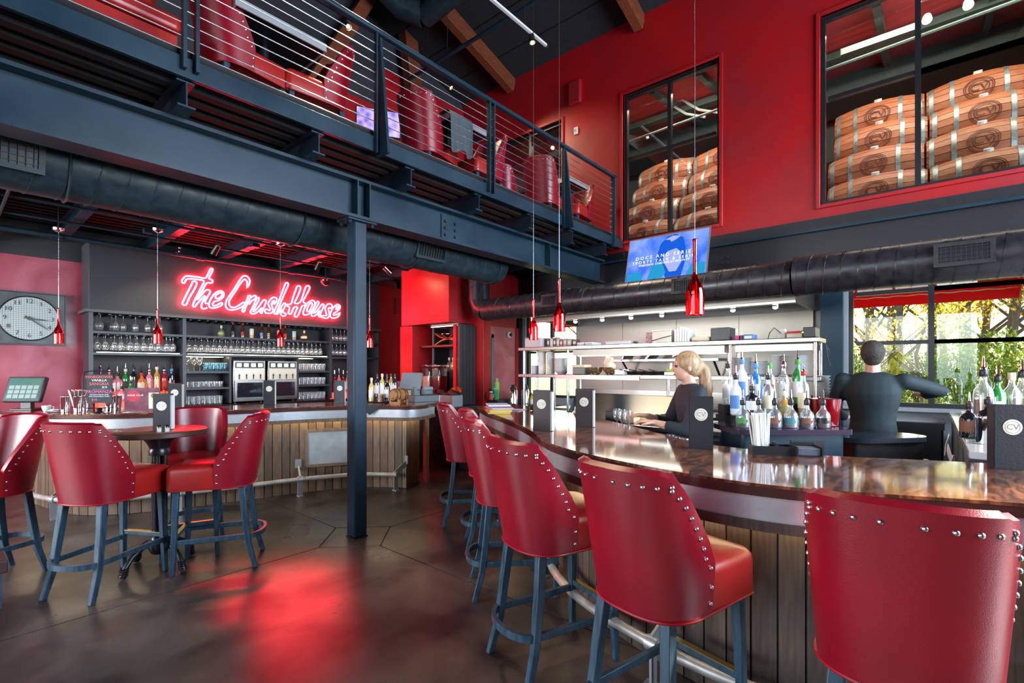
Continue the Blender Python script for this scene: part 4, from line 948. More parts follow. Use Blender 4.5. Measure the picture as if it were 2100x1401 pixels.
# chalkboard in an iron stand
CHALK = M('chalk_white', (.8,.8,.8), .8); CHP = M('chalk_pink', (.85,.12,.35), .8); CHO = M('chalk_red', (.8,.16,.14), .8)
cbx = T('chalkboard_sign', 'small chalkboard price sign in a black wire stand on the timber bar', 'chalkboard', (1.04, 6.30, BT), R(-33))
O('board', MB().box(-.105,.105,-.006,.006,.10,.385), M('chalk_slate', (.035,.045,.05), .8), cbx)
O('stand_wire', MB().tube([(-.135,0,.06),(-.14,0,.10),(-.14,0,.36),(-.12,0,.41),(-.08,0,.42),(.08,0,.42),(.12,0,.41),(.14,0,.36),(.14,0,.10),(.135,0,.06),(.10,0,.05),(-.10,0,.05)], .005, 6, closed=True), CAST, cbx)
O('finial', MB().lathe([(.006,.42),(.010,.432),(.006,.44),(.013,.452),(.002,.475)], 10), CAST, cbx); O('base', MB().lathe([(.09,0),(.09,.006),(.03,.014),(.02,.03),(.028,.04),(.008,.055)], 20), CAST, cbx)
for body, z, s_, m_ in (('WINEGROWER', .360, .034, CHO), ('VANILLA', .327, .032, CHALK), ('SANGRIA', .291, .040, CHO), ('$10', .258, .028, CHALK), ('- - - - - - - -', .240, .022, CHALK), ('FROMANZA', .213, .040, CHP), ('FROZEN ROSE SLUSHIE', .184, .015, CHALK), ('WITH STRAWBERRY PUREE', .166, .014, CHALK), ('$10', .134, .030, CHP)):
    link('chalk_lettering', text_mesh(body, s_, .0004), m_, cbx, ((.045 if body == '$10' and z > .2 else -.04 if body == '$10' else 0), -.0068, z), (R(90),0,0))
# wine club acrylic stand
wc = T('acrylic_sign_stand', 'acrylic sign stand with a wine club leaflet beside the chalkboard', 'sign stand', (1.36, 6.16, BT), R(-30))
O('sheet', MB().box(-.155,.155,-.003,.003,.006,.245), M('violet_print', (.14,.03,.05), .25, col2=(.22,.09,.12), nscale=8), wc); O('foot', MB().box(-.155,.155,-.04,.05,0,.006), CLEARP, wc)
O('print_disc', MB().lathe([(.058,.0035),(.058,.0042)], 28, c=(-.075,0,.16), mat=YX), M('print_red', (.5,.03,.06), .4), wc)
link('lettering', text_mesh('WINE CLUB', .026, .0004), WPAPER, wc, (-.06,-.0048,.17), (R(90),0,0))
lf = O('leaflet', MB().box(.055,.145,-.008,-.004,.03,.195), CREAM, wc); O('leaflet_seal', MB().lathe([(.026,.0085),(.026,.009)], 20, c=(.10,0,.165), mat=Matrix.Scale(1,3) @ YX), LAB['brown'], lf)
link('leaflet_text', text_mesh('WINES', .012, .0003), WPAPER, lf, (.10,-.0095,.165), (R(90),0,0))
# wine bottles at the bar end
wb_ = [(762,800,'straw','white','pale white-wine bottle at the front of the bar-end wine group'),(774,792,'navy','white','dark wine bottle at the back left of the bar-end wine group'),(784,794,'straw','white','pale wine bottle second in the back row of the bar-end wine group'),(794,790,'navy','white','dark wine bottle in the middle of the back row of the bar-end wine group'),(802,794,'gold','cream','amber wine bottle fourth in the back row of the bar-end wine group'),(810,795,'navy','white','dark wine bottle at the right of the bar-end wine group'),(794,808,'dark','white','black wine bottle standing in front of the back row near the small barrel')]
for k, (px, py, g_, l_, lab) in enumerate(wb_):
    row = 0 if k in (0, 6) else 1; d_ = 6.42 if row == 0 else 6.72; q_ = atD(px, 800, d_)
    bottle((q_.x, q_.y, BT + (.05 if row else .012)), 'wine', g_, l_, lab, sc=1.02 if row else .98, cap='black' if g_ != 'straw' else 'gold', rz=R(-20))
q_ = atD(786, 800, 6.72); rs = T('bottle_tray', 'low dark tray under the wine bottles at the bar end', 'tray', (q_.x, q_.y, BT)); O('tray', MB().box(-.17,.17,-.08,.10,0,.05), BLACKM, rs, rot=(0,0,R(-12)), bev=.004)
q_ = atD(762, 800, 6.42); O('front_tray', MB().box(-.06,.30,-.06,.06,0,.012), BLACKM, rs, rot=(0,0,R(-30)), loc=(q_.x-rs.location.x, q_.y-rs.location.y, 0))
q_ = atD(781, 812, 6.36); t = T('printed_tin', 'round printed card tin between the wine bottles', 'tin', (q_.x, q_.y, BT+.012)); O('tin', MB().lathe([(.036,0),(.038,.002),(.038,.10),(.034,.102)], 18), M('print_tan', (.55,.40,.32), .5, col2=(.25,.14,.1), nscale=30), t); O('rim', MB().lathe([(.039,.096),(.040,.098),(.039,.104)], 18, caps=False), GOLD, t)
clm = MB(); c0 = LFp[near(LFp, (3.42,5.13))]
t = T('bar_cloth', 'black cloth hanging in a point over the zinc edge of the timber bar', 'cloth', (c0.x, c0.y, BT)); u_ = (LFp[near(LFp,(3.5,5.0))]-LFp[near(LFp,(3.2,5.3))]).normalized(); n_ = Vector((u_.y,-u_.x,0))
f = MB(); a = [Vector((0,0,.004))-u_*.14-n_*.14, Vector((0,0,.004))+u_*.14-n_*.14, Vector((0,0,.004))+u_*.15+n_*.006, Vector((0,0,.004))-u_*.15+n_*.006, Vector((0,0,-.12))+n_*.012]
f.add(a+[p_+Vector((0,0,.004))+n_*.004 for p_ in a], [(0,1,2,3),(3,2,4),(5,8,7,6),(8,9,7),(0,5,6,1),(1,6,7,2),(2,7,9,4),(4,9,8,3),(3,8,5,0)]); O('cloth', f, BLACKM, t)
# small barrel
def mini_barrel(loc, rz, lab):
    t = T('table_barrel', lab, 'barrel', loc, rz); XZ = Matrix.Rotation(R(90), 3, 'Y')
    OAK = M('oak_barrel', (.42,.20,.07), .4, col2=(.28,.12,.04), nscale=6, stretch=(1,10,10)); pr = [(.001,-.098),(.06,-.098),(.061,-.105),(.066,-.11),(.080,-.05),(.084,0),(.080,.05),(.066,.11),(.061,.105),(.06,.098),(.001,.098)]
    O('staves', MB().lathe(pr, 28, c=(0,0,.115), mat=XZ, caps=False), OAK, t)
    for x, r_ in ((-.09,.0715),(-.045,.0825),(.045,.0825),(.09,.0715)): O('hoop', MB().lathe([(r_,x-.007),(r_+.0025,x-.006),(r_+.0025,x+.006),(r_,x+.007)], 28, c=(0,0,.115), mat=XZ, caps=False), M('hoop_brown', (.10,.06,.035), .35, .5) if 'hoop_brown' not in MATS else MATS['hoop_brown'], t)
    for x in (-.065, .065): O('cradle', MB().box(x-.012,x+.012,-.085,.085,0,.03).box(x-.012,x+.012,-.085,-.055,.03,.062).box(x-.012,x+.012,.055,.085,.03,.062), OAK, t)
    O('bung', MB().cyl((0,0,.195),(0,0,.212), .012), OAK, t); O('tap', MB().cyl((-.105,0,.075),(-.14,0,.075), .007).cyl((-.135,0,.06),(-.135,0,.095), .005), OAK, t)
q_ = atZ(817, 829, BT); mini_barrel((q_.x+.02, q_.y+.02, BT), R(8), 'small oak tasting barrel on a cradle at the end of the timber bar')
# till at the bar end
q_ = atD(868, 800, 6.62); tl = T('cash_till', 'grey till with tilted screen and receipt printer at the bar end', 'till', (q_.x, q_.y, BT), R(-14)); TG = M('till_grey', (.10,.125,.135), .45)
O('drawer', MB().box(-.19,.17,-.14,.10,.0,.085), TG, tl, bev=.005); O('screen_housing', MB().cb((-.12,.12,.27),(.30,.05,.24),(R(-20),0,R(-52))), M('till_screen_back', (.16,.20,.22), .4), tl, bev=.01)
O('stand', MB().box(-.13,-.05,.0,.11,.085,.2), TG, tl); O('printer', MB().box(-.03,.11,-.08,.06,.085,.17), TG, tl, bev=.02); O('printer_cover', MB().cb((.04,-.05,.165),(.13,.09,.05),(R(-25),0,0)), M('printer_cover', (.22,.28,.30), .4), tl, bev=.012)
O('edge_trim', MB().box(.17,.178,-.14,.10,.0,.085), WHITE, tl)
# printers behind
q_ = atD(835, 790, 7.4); t = T('receipt_printer', 'brown receipt printer with a brass slot behind the bar-end till', 'printer', (q_.x, q_.y, 0), R(-10)); BRN = M('maroon_case', (.16,.05,.045), .35)
O('pedestal', MB().box(-.2,.2,-.15,.15,0,.98), BLACKM, t); O('case', MB().box(-.17,.17,-.12,.12,.98,1.22), M('brass_front', (.35,.26,.12), .35, .5), t, bev=.008); O('lid', MB().box(-.19,.19,-.14,.14,1.22,1.31), BRN, t, bev=.012)
# ================================================================ ALCOVE
al = T('alcove_shelving', 'black shelved alcove built into the red soffit wall', 'shelving', (0,0,0))
O('back_panel', MB().box(5.98, 6.0, 5.64, 6.62, .86, 2.21), BLACKW, al); O('far_side', MB().box(5.64, 5.98, 6.58, 6.615, .86, 2.21), BLACKW, al)
O('red_jamb', MB().box(5.28, 5.31, 5.655, 5.72, .92, 2.20), RED, al)
O('beadboard_core', MB().box(5.30, 5.655, 5.605, 5.64, .92, 2.20), BLACKW, al)
for k in range(5): O('bead_board', MB().box(5.30+.0716*k, 5.30+.0716*k+.067, 5.588, 5.604, .92, 2.20), BLACKW if k%2 else M('bead_paint', (.03,.036,.04), .45) if k == 0 else MATS['bead_paint'], al)
WSH = M('dark_wood_shelf', (.08,.03,.02), .4)
O('shelf', MB().box(5.32, 5.97, 5.73, 6.57, 1.855, 1.885), WSH, al); O('shelf', MB().box(5.60, 5.97, 5.73, 6.30, 1.45, 1.48), WSH, al)
O('led_strip', MB().box(5.40, 5.44, 5.76, 6.4, 2.195, 2.205), COOLLED, al)
ac = T('alcove_counter', 'black beadboard counter in front of the alcove', 'counter', (0,0,0)); O('top', MB().box(4.92, 5.64, 5.40, 6.58, .88, .915), M('charcoal_top', (.045,.045,.05), .3), ac); O('body', MB().box(4.97, 5.64, 5.46, 6.58, 0, .88), BLACKW, ac)
for k in range(9): O('bead_board', MB().box(4.97+.074*k, 4.97+.074*k+.069, 5.444, 5.46, .02, .87), MATS['bead_paint'], ac)
# stave sculpture: two crossed barrel staves with a bowl
sv = T('stave_stand', 'display stand of crossed barrel staves holding a dish in the alcove', 'stave stand', (5.55, 6.1, 1.886)); OAKS = M('stave_oak', (.50,.25,.09), .45)
def arc(sign, n=13): return [Vector((0, -.34+.68*i/(n-1), (.012+.10*(1-((i-6)/6)**2)) if sign > 0 else (.215-.10*(1-((i-6)/6)**2)))) for i in range(n)]
for s_, mt in ((1, OAKS), (-1, M('wine_stained_stave', (.45,.05,.03), .45))):
    m = MB(); A = arc(s_)
    for i in range(12): m.bar(A[i], A[i+1]+(A[i+1]-A[i])*.03, .07, .018)
    O('stave', m, mt, sv)
O('dish', MB().lathe([(.04,.125),(.10,.15),(.16,.185),(.155,.19),(.09,.16),(.001,.14)], 24, caps=False), CHROME, sv)
for k, (py_b, g_) in enumerate(((6.32,'clear'),(6.22,'straw'),(6.12,'pink'),(6.02,'pink'),(5.92,'red'),(5.82,'clear'))):
    bottle((5.72, py_b-.03, 1.481), 'decant', g_, 'cream', '%s small bottle from the left on the alcove shelf' % where[k], cap='white', sc=1.15, rz=R(-90))
def drinkmachine(loc, lab, colr):
    t = T('drink_machine', lab, 'drink dispenser', loc); O('base', MB().box(-.10,.10,-.1,.1,0,.2), M('machine_red', (.25,.02,.03), .3) if 'machine_red' not in MATS else MATS['machine_red'], t, bev=.01)
    O('contents', MB().box(-.088,.088,-.088,.088,.2,.46), M('slush', colr, .25), t, bev=.02); O('tank', MB().box(-.095,.095,-.095,.095,.2,.60), CLEARP, t, bev=.02); O('lid', MB().box(-.1,.1,-.1,.1,.60,.66), CLEARP, t, bev=.02); O('tap', MB().box(-.12,-.09,-.02,.02,.17,.24), BLACKP, t)
drinkmachine((5.42, 6.46, .916), 'drink dispenser with pale pink slush at the back of the alcove', (.75,.42,.34)); drinkmachine((5.42, 6.20, .916), 'drink dispenser with dark red slush in the alcove', (.16,.008,.012))
cx_ = T('carton', 'open grey and pink carton stuffed with dark bags in front of the alcove', 'carton', (5.26, 5.66, .916), R(0)); CG = M('carton_grey', (.42,.43,.45), .7); CP = M('carton_pink', (.55,.22,.20), .7)
O('carton_front', MB().box(-.20,-.19,-.16,.28,0,.17), CG, cx_); O('carton_front_print', MB().box(-.192,-.186,.10,.28,0,.17), CP, cx_); O('carton_sides', MB().box(-.19,.02,-.16,-.15,0,.17).box(-.19,.02,.27,.28,0,.17).box(.01,.02,-.15,.27,0,.17), CG, cx_)
BAG = M('dark_bag', (.03,.03,.035), .6); bg = MB()
for k in range(5): bg.sphere((-.08+.02*(k%2), -.08+.08*k, .17+.03*math.sin(k*2)), .08, 10, 6, (.8,1,.75))
O('dark_bags', bg, BAG, cx_)
fl = MB()
for k in range(22):
    a, b = random.uniform(0, 6.28), random.uniform(.03,.09); fl.cb((-.06+.05*math.cos(a), -.10+.07*math.sin(a), .23+random.uniform(0,.06)), (.05,.035,.006), (random.uniform(-1,1), random.uniform(-1,1), a))
o = O('orange_petals', fl, M('orange_silk', (.85,.10,.02), .6), cx_); stuff(o)
# ================================================================ OPEN KITCHEN
XP = 5.0
ps = T('pass_shelf', 'two-tier stainless kitchen pass shelf on posts behind the bar', 'kitchen shelf', (0,0,0))
O('upper_shelf', MB().box(XP-.12, XP+.24, .70, 4.05, 1.728, 1.772), INOX, ps, bev=.006); O('lower_shelf', MB().box(XP-.12, XP+.24, 1.42, 4.05, 1.388, 1.43), INOX, ps, bev=.006); O('lower_shelf_end', MB().box(XP-.05, XP+.24, .70, 1.42, 1.388, 1.43), INOX, ps, bev=.006)
for y in (3.98, 3.30, 1.44, .74):
    for x in (XP-.08, XP+.2): O('post', MB().cyl((x,y,.95),(x,y,1.73), .016, n=10), INOXB, ps)
for y in (3.5, 2.05): O('short_post', MB().cyl((XP-.08,y,.95),(XP-.08,y,1.39), .018, n=10), INOXB, ps)
O('heat_lamp', MB().box(XP-.05,XP+.10,1.5,3.25,1.655,1.725), INOXD, ps); O('heat_lamp_element', MB().box(XP-.02,XP+.07,1.52,3.2,1.648,1.655), emis('heat_glow', (1,.88,.70), 6), ps)
O('ticket_rail', MB().box(XP-.135,XP-.12,2.35,3.45,1.375,1.42), M('ticket_rail', (.55,.32,.30), .3, .7), ps); O('end_lamp', MB().box(XP-.05,XP+.1,.76,1.40,1.66,1.72), INOX, ps)
O('cable_loop', MB().tube([(XP+.1,.69,1.72),(XP+.1,.66,1.66),(XP+.1,.665,1.58),(XP+.1,.65,1.52),(XP+.1,.67,1.6),(XP+.1,.68,1.7)], .004, 6), BLACKM, ps)
pcn = T('pass_counter', 'stainless kitchen pass counter with cold rail behind the bar', 'kitchen counter', (0,0,0))
O('counter_top', MB().box(4.42,5.35,.68,4.15,.90,.945), INOX, pcn, bev=.006); O('cabinet', MB().box(4.5,5.3,.70,4.1,.1,.90), INOX, pcn); O('kick', MB().box(4.55,5.25,.75,4.05,0,.1), BLACKM, pcn)
for k in range(5): O('cooler_door', MB().box(4.485,4.5,.74+.67*k,1.37+.67*k,.14,.86), INOXB, pcn); 
O('slanted_lid', MB().add([(4.60,1.75,.95),(4.60,3.05,.95),(4.85,3.05,1.22),(4.85,1.75,1.22),(4.62,1.75,.945),(4.62,3.05,.945),(4.87,3.05,1.215),(4.87,1.75,1.215)], [(0,1,2,3),(7,6,5,4),(0,4,5,1),(1,5,6,2),(2,6,7,3),(3,7,4,0)]), INOX, pcn)
O('lid_arm', MB().bar((4.56,3.06,.95),(4.80,3.06,1.24), .05, .015), CHROME, pcn)
# hood
hd = T('extractor_hood', 'long stainless extractor hood with warm downlights above the kitchen', 'extractor hood', (0,0,0))
hm = MB(); y0, y1 = 1.02, 4.38
hm.box(5.64,5.68,y0,y1,2.19,2.57); hm.box(5.68,6.79,y0,y0+.03,2.19,2.57); hm.box(5.68,6.79,y1-.03,y1,2.19,2.57); hm.box(5.68,6.79,y0+.03,y1-.03,2.54,2.57)
O('canopy', hm, INOXD, hd); O('front_lip', MB().box(5.60,5.66,y0-.01,y1+.01,2.165,2.20), INOX, hd, bev=.004)
O('filter_bank', MB().add([(5.75,y0+.03,2.50),(5.75,y1-.03,2.50),(6.80,y1-.03,2.3),(6.80,y0+.03,2.3),(5.75,y0+.03,2.52),(5.75,y1-.03,2.52),(6.80,y1-.03,2.32),(6.80,y0+.03,2.32)], [(0,1,2,3),(7,6,5,4),(0,4,5,1),(1,5,6,2),(2,6,7,3),(3,7,4,0)]), INOXD, hd)
for px in (1180, 1235, 1294, 1357, 1428, 1503, 1590):
    y = yo(px, 5.74); O('downlight', MB().sphere((5.74,y,2.150), .026, 12, 8, (1,1,.75)), WARMBULB, hd); O('downlight_rim', MB().lathe([(.020,2.19),(.034,2.185),(.034,2.160),(.030,2.155)], 16, c=(5.74,y,0), caps=False), CHROME, hd); O('downlight_arm', MB().box(5.66,5.76,y-.02,y+.02,2.19,2.20), INOX, hd)
    light('downlight_beam', 'SPOT', (5.74,y,2.12), 4, (1,.84,.55), .03, aim=(6.0,y,1.0), spot=R(140), blend=.8)
sb = T('splash_panel', 'brushed stainless splash wall behind the cook line', 'wall panel', (0,0,0)); 
for k in range(4): O('sheet', MB().box(6.80,6.84,1.04+.84*k,1.04+.84*k+.835,.9,2.2), INOXD, sb)
cl_ = T('cook_line', 'stainless cooking range along the kitchen wall', 'range', (0,0,0)); O('body', MB().box(6.0,6.78,1.05,4.3,.1,.88), INOX, cl_); O('top', MB().box(5.95,6.78,1.05,4.3,.88,.92), INOX, cl_); O('back_guard', MB().box(6.70,6.78,1.05,4.3,.92,1.18), INOX, cl_); O('toe', MB().box(6.05,6.75,1.1,4.2,0,.1), BLACKM, cl_)
for k in range(4): O('oven_door', MB().box(5.985,6.0,1.1+.8*k,1.82+.8*k,.2,.72), INOXB, cl_)
for k in range(9): O('knob', MB().cyl((5.95,1.3+.33*k,.80),(5.985,1.3+.33*k,.80), .022), BLACKP, cl_)
for k in range(3): O('burner_grate', MB().box(6.1,6.6,1.4+.75*k,1.95+.75*k,.92,.95), BLACKM, cl_)
ws_ = T('salamander_shelf', 'stainless wall shelf holding trays over the cook line', 'kitchen shelf', (0,0,0)); O('shelf', MB().box(6.35,6.80,2.0,3.55,1.60,1.63), INOXB, ws_); 
for y in (2.1,3.4): O('bracket', MB().bar((6.80,y,1.35),(6.5,y,1.60), .03,.006), INOX, ws_)
for k in range(3):
    t = T('sheet_tray', '%s metal tray leaning on the shelf over the cook line' % ('left','middle','right')[k], 'tray', (6.5, 3.3-.4*k, 1.63)); O('tray', MB().cb((0,0,.075),(.30,.02,.20),(R(25+20*k),0,0)), INOXB, t); O('tray_rim', MB().cb((0,.0,.16),(.31,.03,.012),(R(25+20*k),0,0)), CHROME, t)
# ---------------------------------------------------------------- items on the pass (upper)
Z1 = 1.772; Z2 = 1.43
def spot(px, z, x=XP): return Vector((x, yo(px, x), z))
def pbox(name, lab, cat, px0, px1, z, h, mat, d=.14, x=XP, lid=None, bev=.006, extra=None):
    y0_, y1_ = yo(px1, x), yo(px0, x); t = T(name, lab, cat, (x, (y0_+y1_)/2, z)); w = (y1_-y0_)/2
    O('body', MB().box(-d/2, d/2, -w, w, 0, h), mat, t, bev=bev)
    if lid: O('lid', MB().box(-d/2-.004, d/2+.004, -w-.004, w+.004, h, h+lid[0]), lid[1], t)
    if extra: O(extra[0], MB().box(-d/2-.002, -d/2, -w*extra[1], w*extra[1], h*extra[2], h*extra[3]), extra[4], t)
    return t
t = pbox('storage_tub', 'clear plastic storage tub at the left end of the pass shelf', 'tub', 1086, 1119, Z1, .115, M('tub_frost', (.50,.46,.47), .3), .2, lid=(.012, CLEARP))
jars = [(1126,1131,(.16,.07,.12),'purple jar'),(1132,1138,(.55,.55,.53),'silver box'),(1139,1144,(.12,.08,.06),'brown jar'),(1145,1151,(.45,.40,.34),'beige packet'),(1152,1158,(.35,.09,.11),'dark red packet'),(1159,1166,(.40,.30,.30),'striped carton'),(1167,1176,(.30,.33,.32),'grey-green tin'),(1178,1186,(.10,.05,.05),'dark brown canister')]
for a, b, c, nm in jars: pbox('jar' if 'jar' in nm else 'packet', nm + ' on the pass shelf near its left end', 'jar' if 'jar' in nm else 'packet', a, b, Z1, random.uniform(.08,.11), M('pack', c, .4), .09, lid=(.012, CHROME) if 'jar' in nm else None, extra=('label', .7, .3, .7, CREAM))
for k, (a, b) in enumerate(((1192,1206),(1208,1224))): pbox('paper_pile', '%s low pile of white papers on the pass shelf' % ('left','right')[k], 'papers', a, b, Z1, .035, WPAPER, .2, extra=('folder_edge', .9, .3, .55, M('folder_blue', (.25,.35,.5), .5)))
pbox('tray', 'flat white tray with a blue cloth on the pass shelf', 'tray', 1252, 1300, Z1, .02, WHITE, .22, lid=(.012, WPAPER))
t = pbox('book', 'upright red and white patterned folder on the pass shelf', 'folder', 1331, 1344, Z1, .115, M('pattern', (.5,.45,.45), .5, col2=(.35,.08,.1), nscale=60), .16)
t = pbox('appliance_box', 'cream appliance box with a dangling black cord on the pass shelf', 'box', 1345, 1383, Z1, .125, M('cream_plastic', (.70,.64,.52), .4), .2, lid=(.006, WHITE)); O('cord', MB().tube([(-.105,-.12,.07),(-.11,-.02,.05),(-.11,.10,.02)], .004, 6), BLACKM, t)
for k in range(6): 
    a = 1389+5.2*k; pbox('takeout_box', '%s white folded takeout box in the upright row on the pass shelf' % where[k], 'takeout box', a, a+4.8, Z1, .155-.012*abs(k-2), WHITE, .17)
pbox('bread_pack', 'long cream paper pack lying on the pass shelf', 'packet', 1424, 1462, Z1, .045, CREAM, .18, bev=.015)
t = pbox('black_box', 'black square speaker box on the pass shelf', 'speaker', 1464, 1502, Z1, .125, BLACKP, .2); O('badge', MB().lathe([(.02,.0),(.02,.003)], 16, c=(0,-.125,.09), mat=YX), WHITE, t)
pbox('packet', 'bright pink packet on the pass shelf behind the bottles', 'packet', 1509, 1519, Z1, .045, M('pink_pack', (.6,.05,.2), .5), .1); pbox('packet', 'purple packet on the pass shelf behind the bottles', 'packet', 1520, 1527, Z1, .045, M('purple_pack', (.12,.04,.12), .5), .1); pbox('glove_box', 'blue glove box on the pass shelf', 'box', 1528, 1549, Z1, .05, M('blue_pack', (.06,.18,.42), .5), .14, extra=('label', .7, .2, .7, WPAPER))
t = pbox('router', 'beige device with a looped black cable on the pass shelf', 'device', 1594, 1612, Z1, .09, M('beige_plastic', (.55,.52,.46), .4), .06); O('cord', MB().tube([(-.035,0,.05),(-.05,.05,.10),(-.04,.09,.06),(-.02,.11,.0)], .004, 6), BLACKM, t)
t = pbox('foil_box', 'long pale box with a red stripe on the pass shelf', 'box', 1616, 1648, Z1, .065, M('foil_card', (.55,.50,.45), .5), .12, extra=('red_stripe', .98, .62, .95, LAB['red']))
t = pbox('receiver', 'black receiver with a green indicator at the right end of the pass shelf', 'device', 1651, 1677, Z1, .09, BLACKP, .2, lid=None); O('indicator', MB().cb((-.102,.05,.045),(.004,.01,.01)), emis('green_led', (.3,1,.1), 8), t)
# ---------------------------------------------------------------- items on the pass (lower)
def plate_stack(px, x, z, n, r, lab, dz=.012, bowl=False, straight=False):
    for k in range(n):
        o = O('bowl' if bowl else 'plate', MB().lathe([(r*.90,0),(r*.94,.003),(r,dz*.9),(r*.97,dz*.95),(r*.9,.006)] if straight else [(r*.45,0),(r*.55,.003),(r,.020 if not bowl else .045),(r*.98,.022 if not bowl else .047),(r*.5,.006)], 20, caps=True), WHITE, None, loc=(x, yo(px, x), z+dz*k))
        tag(o, '%s, %s from the bottom' % (lab, (where+['eleventh','twelfth','thirteenth','fourteenth','fifteenth','sixteenth'])[k]), 'bowl' if bowl else 'plate', lab.split(' in ')[-1] if ' in ' in lab else lab)
plate_stack(1112, XP+.02, Z2, 14, .052, 'white side plate in the leftmost stack of the pass', .020, straight=True); plate_stack(1128.5, XP+.02, Z2, 14, .052, 'white side plate in the second stack of the pass', .020, straight=True)
plate_stack(1152, XP-.0, Z2, 10, .098, 'white bowl in the wide stack of the pass', .017, True)
pbox('cup_sleeve', 'grey plastic tub of cups by the first pass post', 'tub', 1094, 1101, Z2, .11, M('grey_tub', (.5,.5,.56), .4), .1)
pbox('utensil_tub', 'dark tub with a cream lid on the pass right of the bowls', 'tub', 1181, 1205, Z2, .085, M('green_grey_tub', (.16,.16,.14), .4), .16, lid=(.03, CREAM))
def bowl_brass(px, lab):
    t = T('metal_bowl', lab, 'bowl', (XP, yo(px, XP), Z2)); O('bowl', MB().lathe([(.035,0),(.04,.004),(.075,.04),(.085,.085),(.078,.085),(.068,.04),(.03,.01),(.001,.01)], 20, caps=False), M('brass_bowl', (.65,.50,.28), .25, .9) if 'brass_bowl' not in MATS else MATS['brass_bowl'], t); return t
bowl_brass(1222, 'left brass-toned bowl on the pass'); t = bowl_brass(1251, 'right brass-toned bowl heaped with paper on the pass'); O('paper_heap', MB().sphere((0,0,.09), .07, 10, 6, (1,1,.8)).cb((.0,.02,.16),(.04,.08,.10),(.3,.2,0)), CREAM, t)
pbox('white_tub', 'white tub beside the black pans on the pass', 'tub', 1266, 1284, Z2, .06, WHITE, .14)
for k in range(4):
    px = 1296+20*k; t = T('frying_pan', '%s black pan in the row along the pass' % where[k], 'pan', (XP+.1, yo(px, XP+.1), Z2)); O('pan', MB().lathe([(.06,0),(.075,.004),(.088,.04),(.084,.04),(.07,.008),(.001,.008)], 20, caps=False), BLACKM, t); O('handle', MB().bar((-.08,0,.035),(-.20,.05,.06), .02,.01), BLACKM, t)
t = T('sandwich_box', 'open white takeout box holding a sandwich on the pass', 'takeout box', (XP-.02, yo(1384, XP), Z2)); O('tray', MB().box(-.07,.07,-.08,.08,0,.035), WHITE, t, bev=.006); O('lid', MB().cb((.08,0,.075),(.012,.16,.11),(0,R(12),0)), WHITE, t, bev=.006); O('sandwich', MB().sphere((-.02,0,.045),.05,10,6,(1,1.2,.5)), M('bread', (.62,.33,.12), .7), t); O('lettuce', MB().cb((-.055,.02,.045),(.03,.08,.02),(.2,.3,0)), LAB['lime'], t)
plate_stack(1519, XP+.08, Z2, 15, .105, 'large white plate in the stack left of the clear liquor bottle', .011); plate_stack(1556, XP+.1, Z2, 12, .08, 'white plate in the stack behind the frosted bottle', .011); plate_stack(1630, XP+.1, Z2, 15, .11, 'large white plate in the stack behind the green bottle', .012); plate_stack(1592, XP+.12, Z2, 6, .06, 'white bowl in the nested stack behind the blue bottle', .03, True)
plate_stack(1685, XP+.15, 1.25, 6, .07, 'white bowl in the stack on the right end bracket', .028, True)
t = T('end_bracket_shelf', 'small stainless side shelf at the right end of the pass', 'shelf', (XP+.15, .60, 0)); O('plate', MB().box(-.1,.1,-.1,.1,1.235,1.25), INOX, t); O('leg', MB().box(-.02,.02,-.02,.02,.95,1.235), INOX, t); O('post', MB().box(-.02,.02,-.02,.02,0,.95), INOX, t)
# items on the counter under the pass
ZC = .945
pbox('paper_bag', 'brown paper bag beside the dark boxes on the pass counter', 'bag', 1283, 1295, ZC, .12, M('kraft', (.38,.28,.16), .7), .1, x=4.5); pbox('dark_carton', 'black carton left of the paper bag on the pass counter', 'carton', 1248, 1280, ZC, .12, BLACKP, .14, x=4.5)
t = pbox('food_pan', 'stainless food pan holding dark sauce on the pass counter', 'food pan', 1362, 1386, ZC, .11, INOXB, .18, x=4.52, lid=(.01, BLACKM)); 
for k in range(6): pbox('menu_card', '%s violet card in the pile on the pass counter' % where[k], 'card', 1338, 1360, ZC+.016*k, .014, M('violet_card', (.42,.34,.40), .6) if k == 0 else MATS['violet_card'], .14, x=4.52, bev=0)
t = T('bread_basket', 'small basket of yellow rolls on the pass counter', 'basket', (4.5, yo(1325, 4.5), ZC)); O('basket', MB().lathe([(.05,0),(.06,.003),(.075,.04),(.07,.04)], 16), M('wicker', (.45,.28,.10), .6), t)
for k in range(4): O('roll', MB().sphere((.03*math.cos(k*1.6),.035*math.sin(k*1.6),.05),.03,8,5,(1,1.2,.8)), M('roll', (.75,.55,.22), .6) if k == 0 else MATS['roll'], t)
# ---------------------------------------------------------------- left end service counter under the far wall
sc_ = T('service_counter', 'dark service counter against the far rose wall', 'counter', (0,0,0)); O('worktop', MB().box(5.0,6.75,4.75,5.35,.86,.89), M('dark_olive_top', (.08,.085,.06), .2), sc_); O('cabinet', MB().box(5.05,6.75,4.8,5.35,0,.86), BLACKW, sc_); O('back_ledge', MB().box(5.75,6.4,5.2,5.40,.89,1.0), BLACKW, sc_)
def flask(px, lab): 
    q = atY(px, 800, 5.05); t = T('coffee_flask', lab, 'coffee flask', (q.x, 5.05, .89)); O('body', MB().lathe([(.06,0),(.065,.006),(.065,.24),(.05,.27)], 20), CHROME, t); O('pump_top', MB().lathe([(.055,.27),(.05,.30),(.025,.33),(.02,.35)], 16).cb((-.03,-.03,.345),(.09,.03,.02)), BLACKP, t); O('handle', MB().tube([(.04,.03,.27),(.09,.05,.30),(.09,.05,.16),(.065,.03,.10)], .007, 6), BLACKP, t)
flask(1053, 'left steel coffee flask on the far service counter'); flask(1077, 'right steel coffee flask on the far service counter')
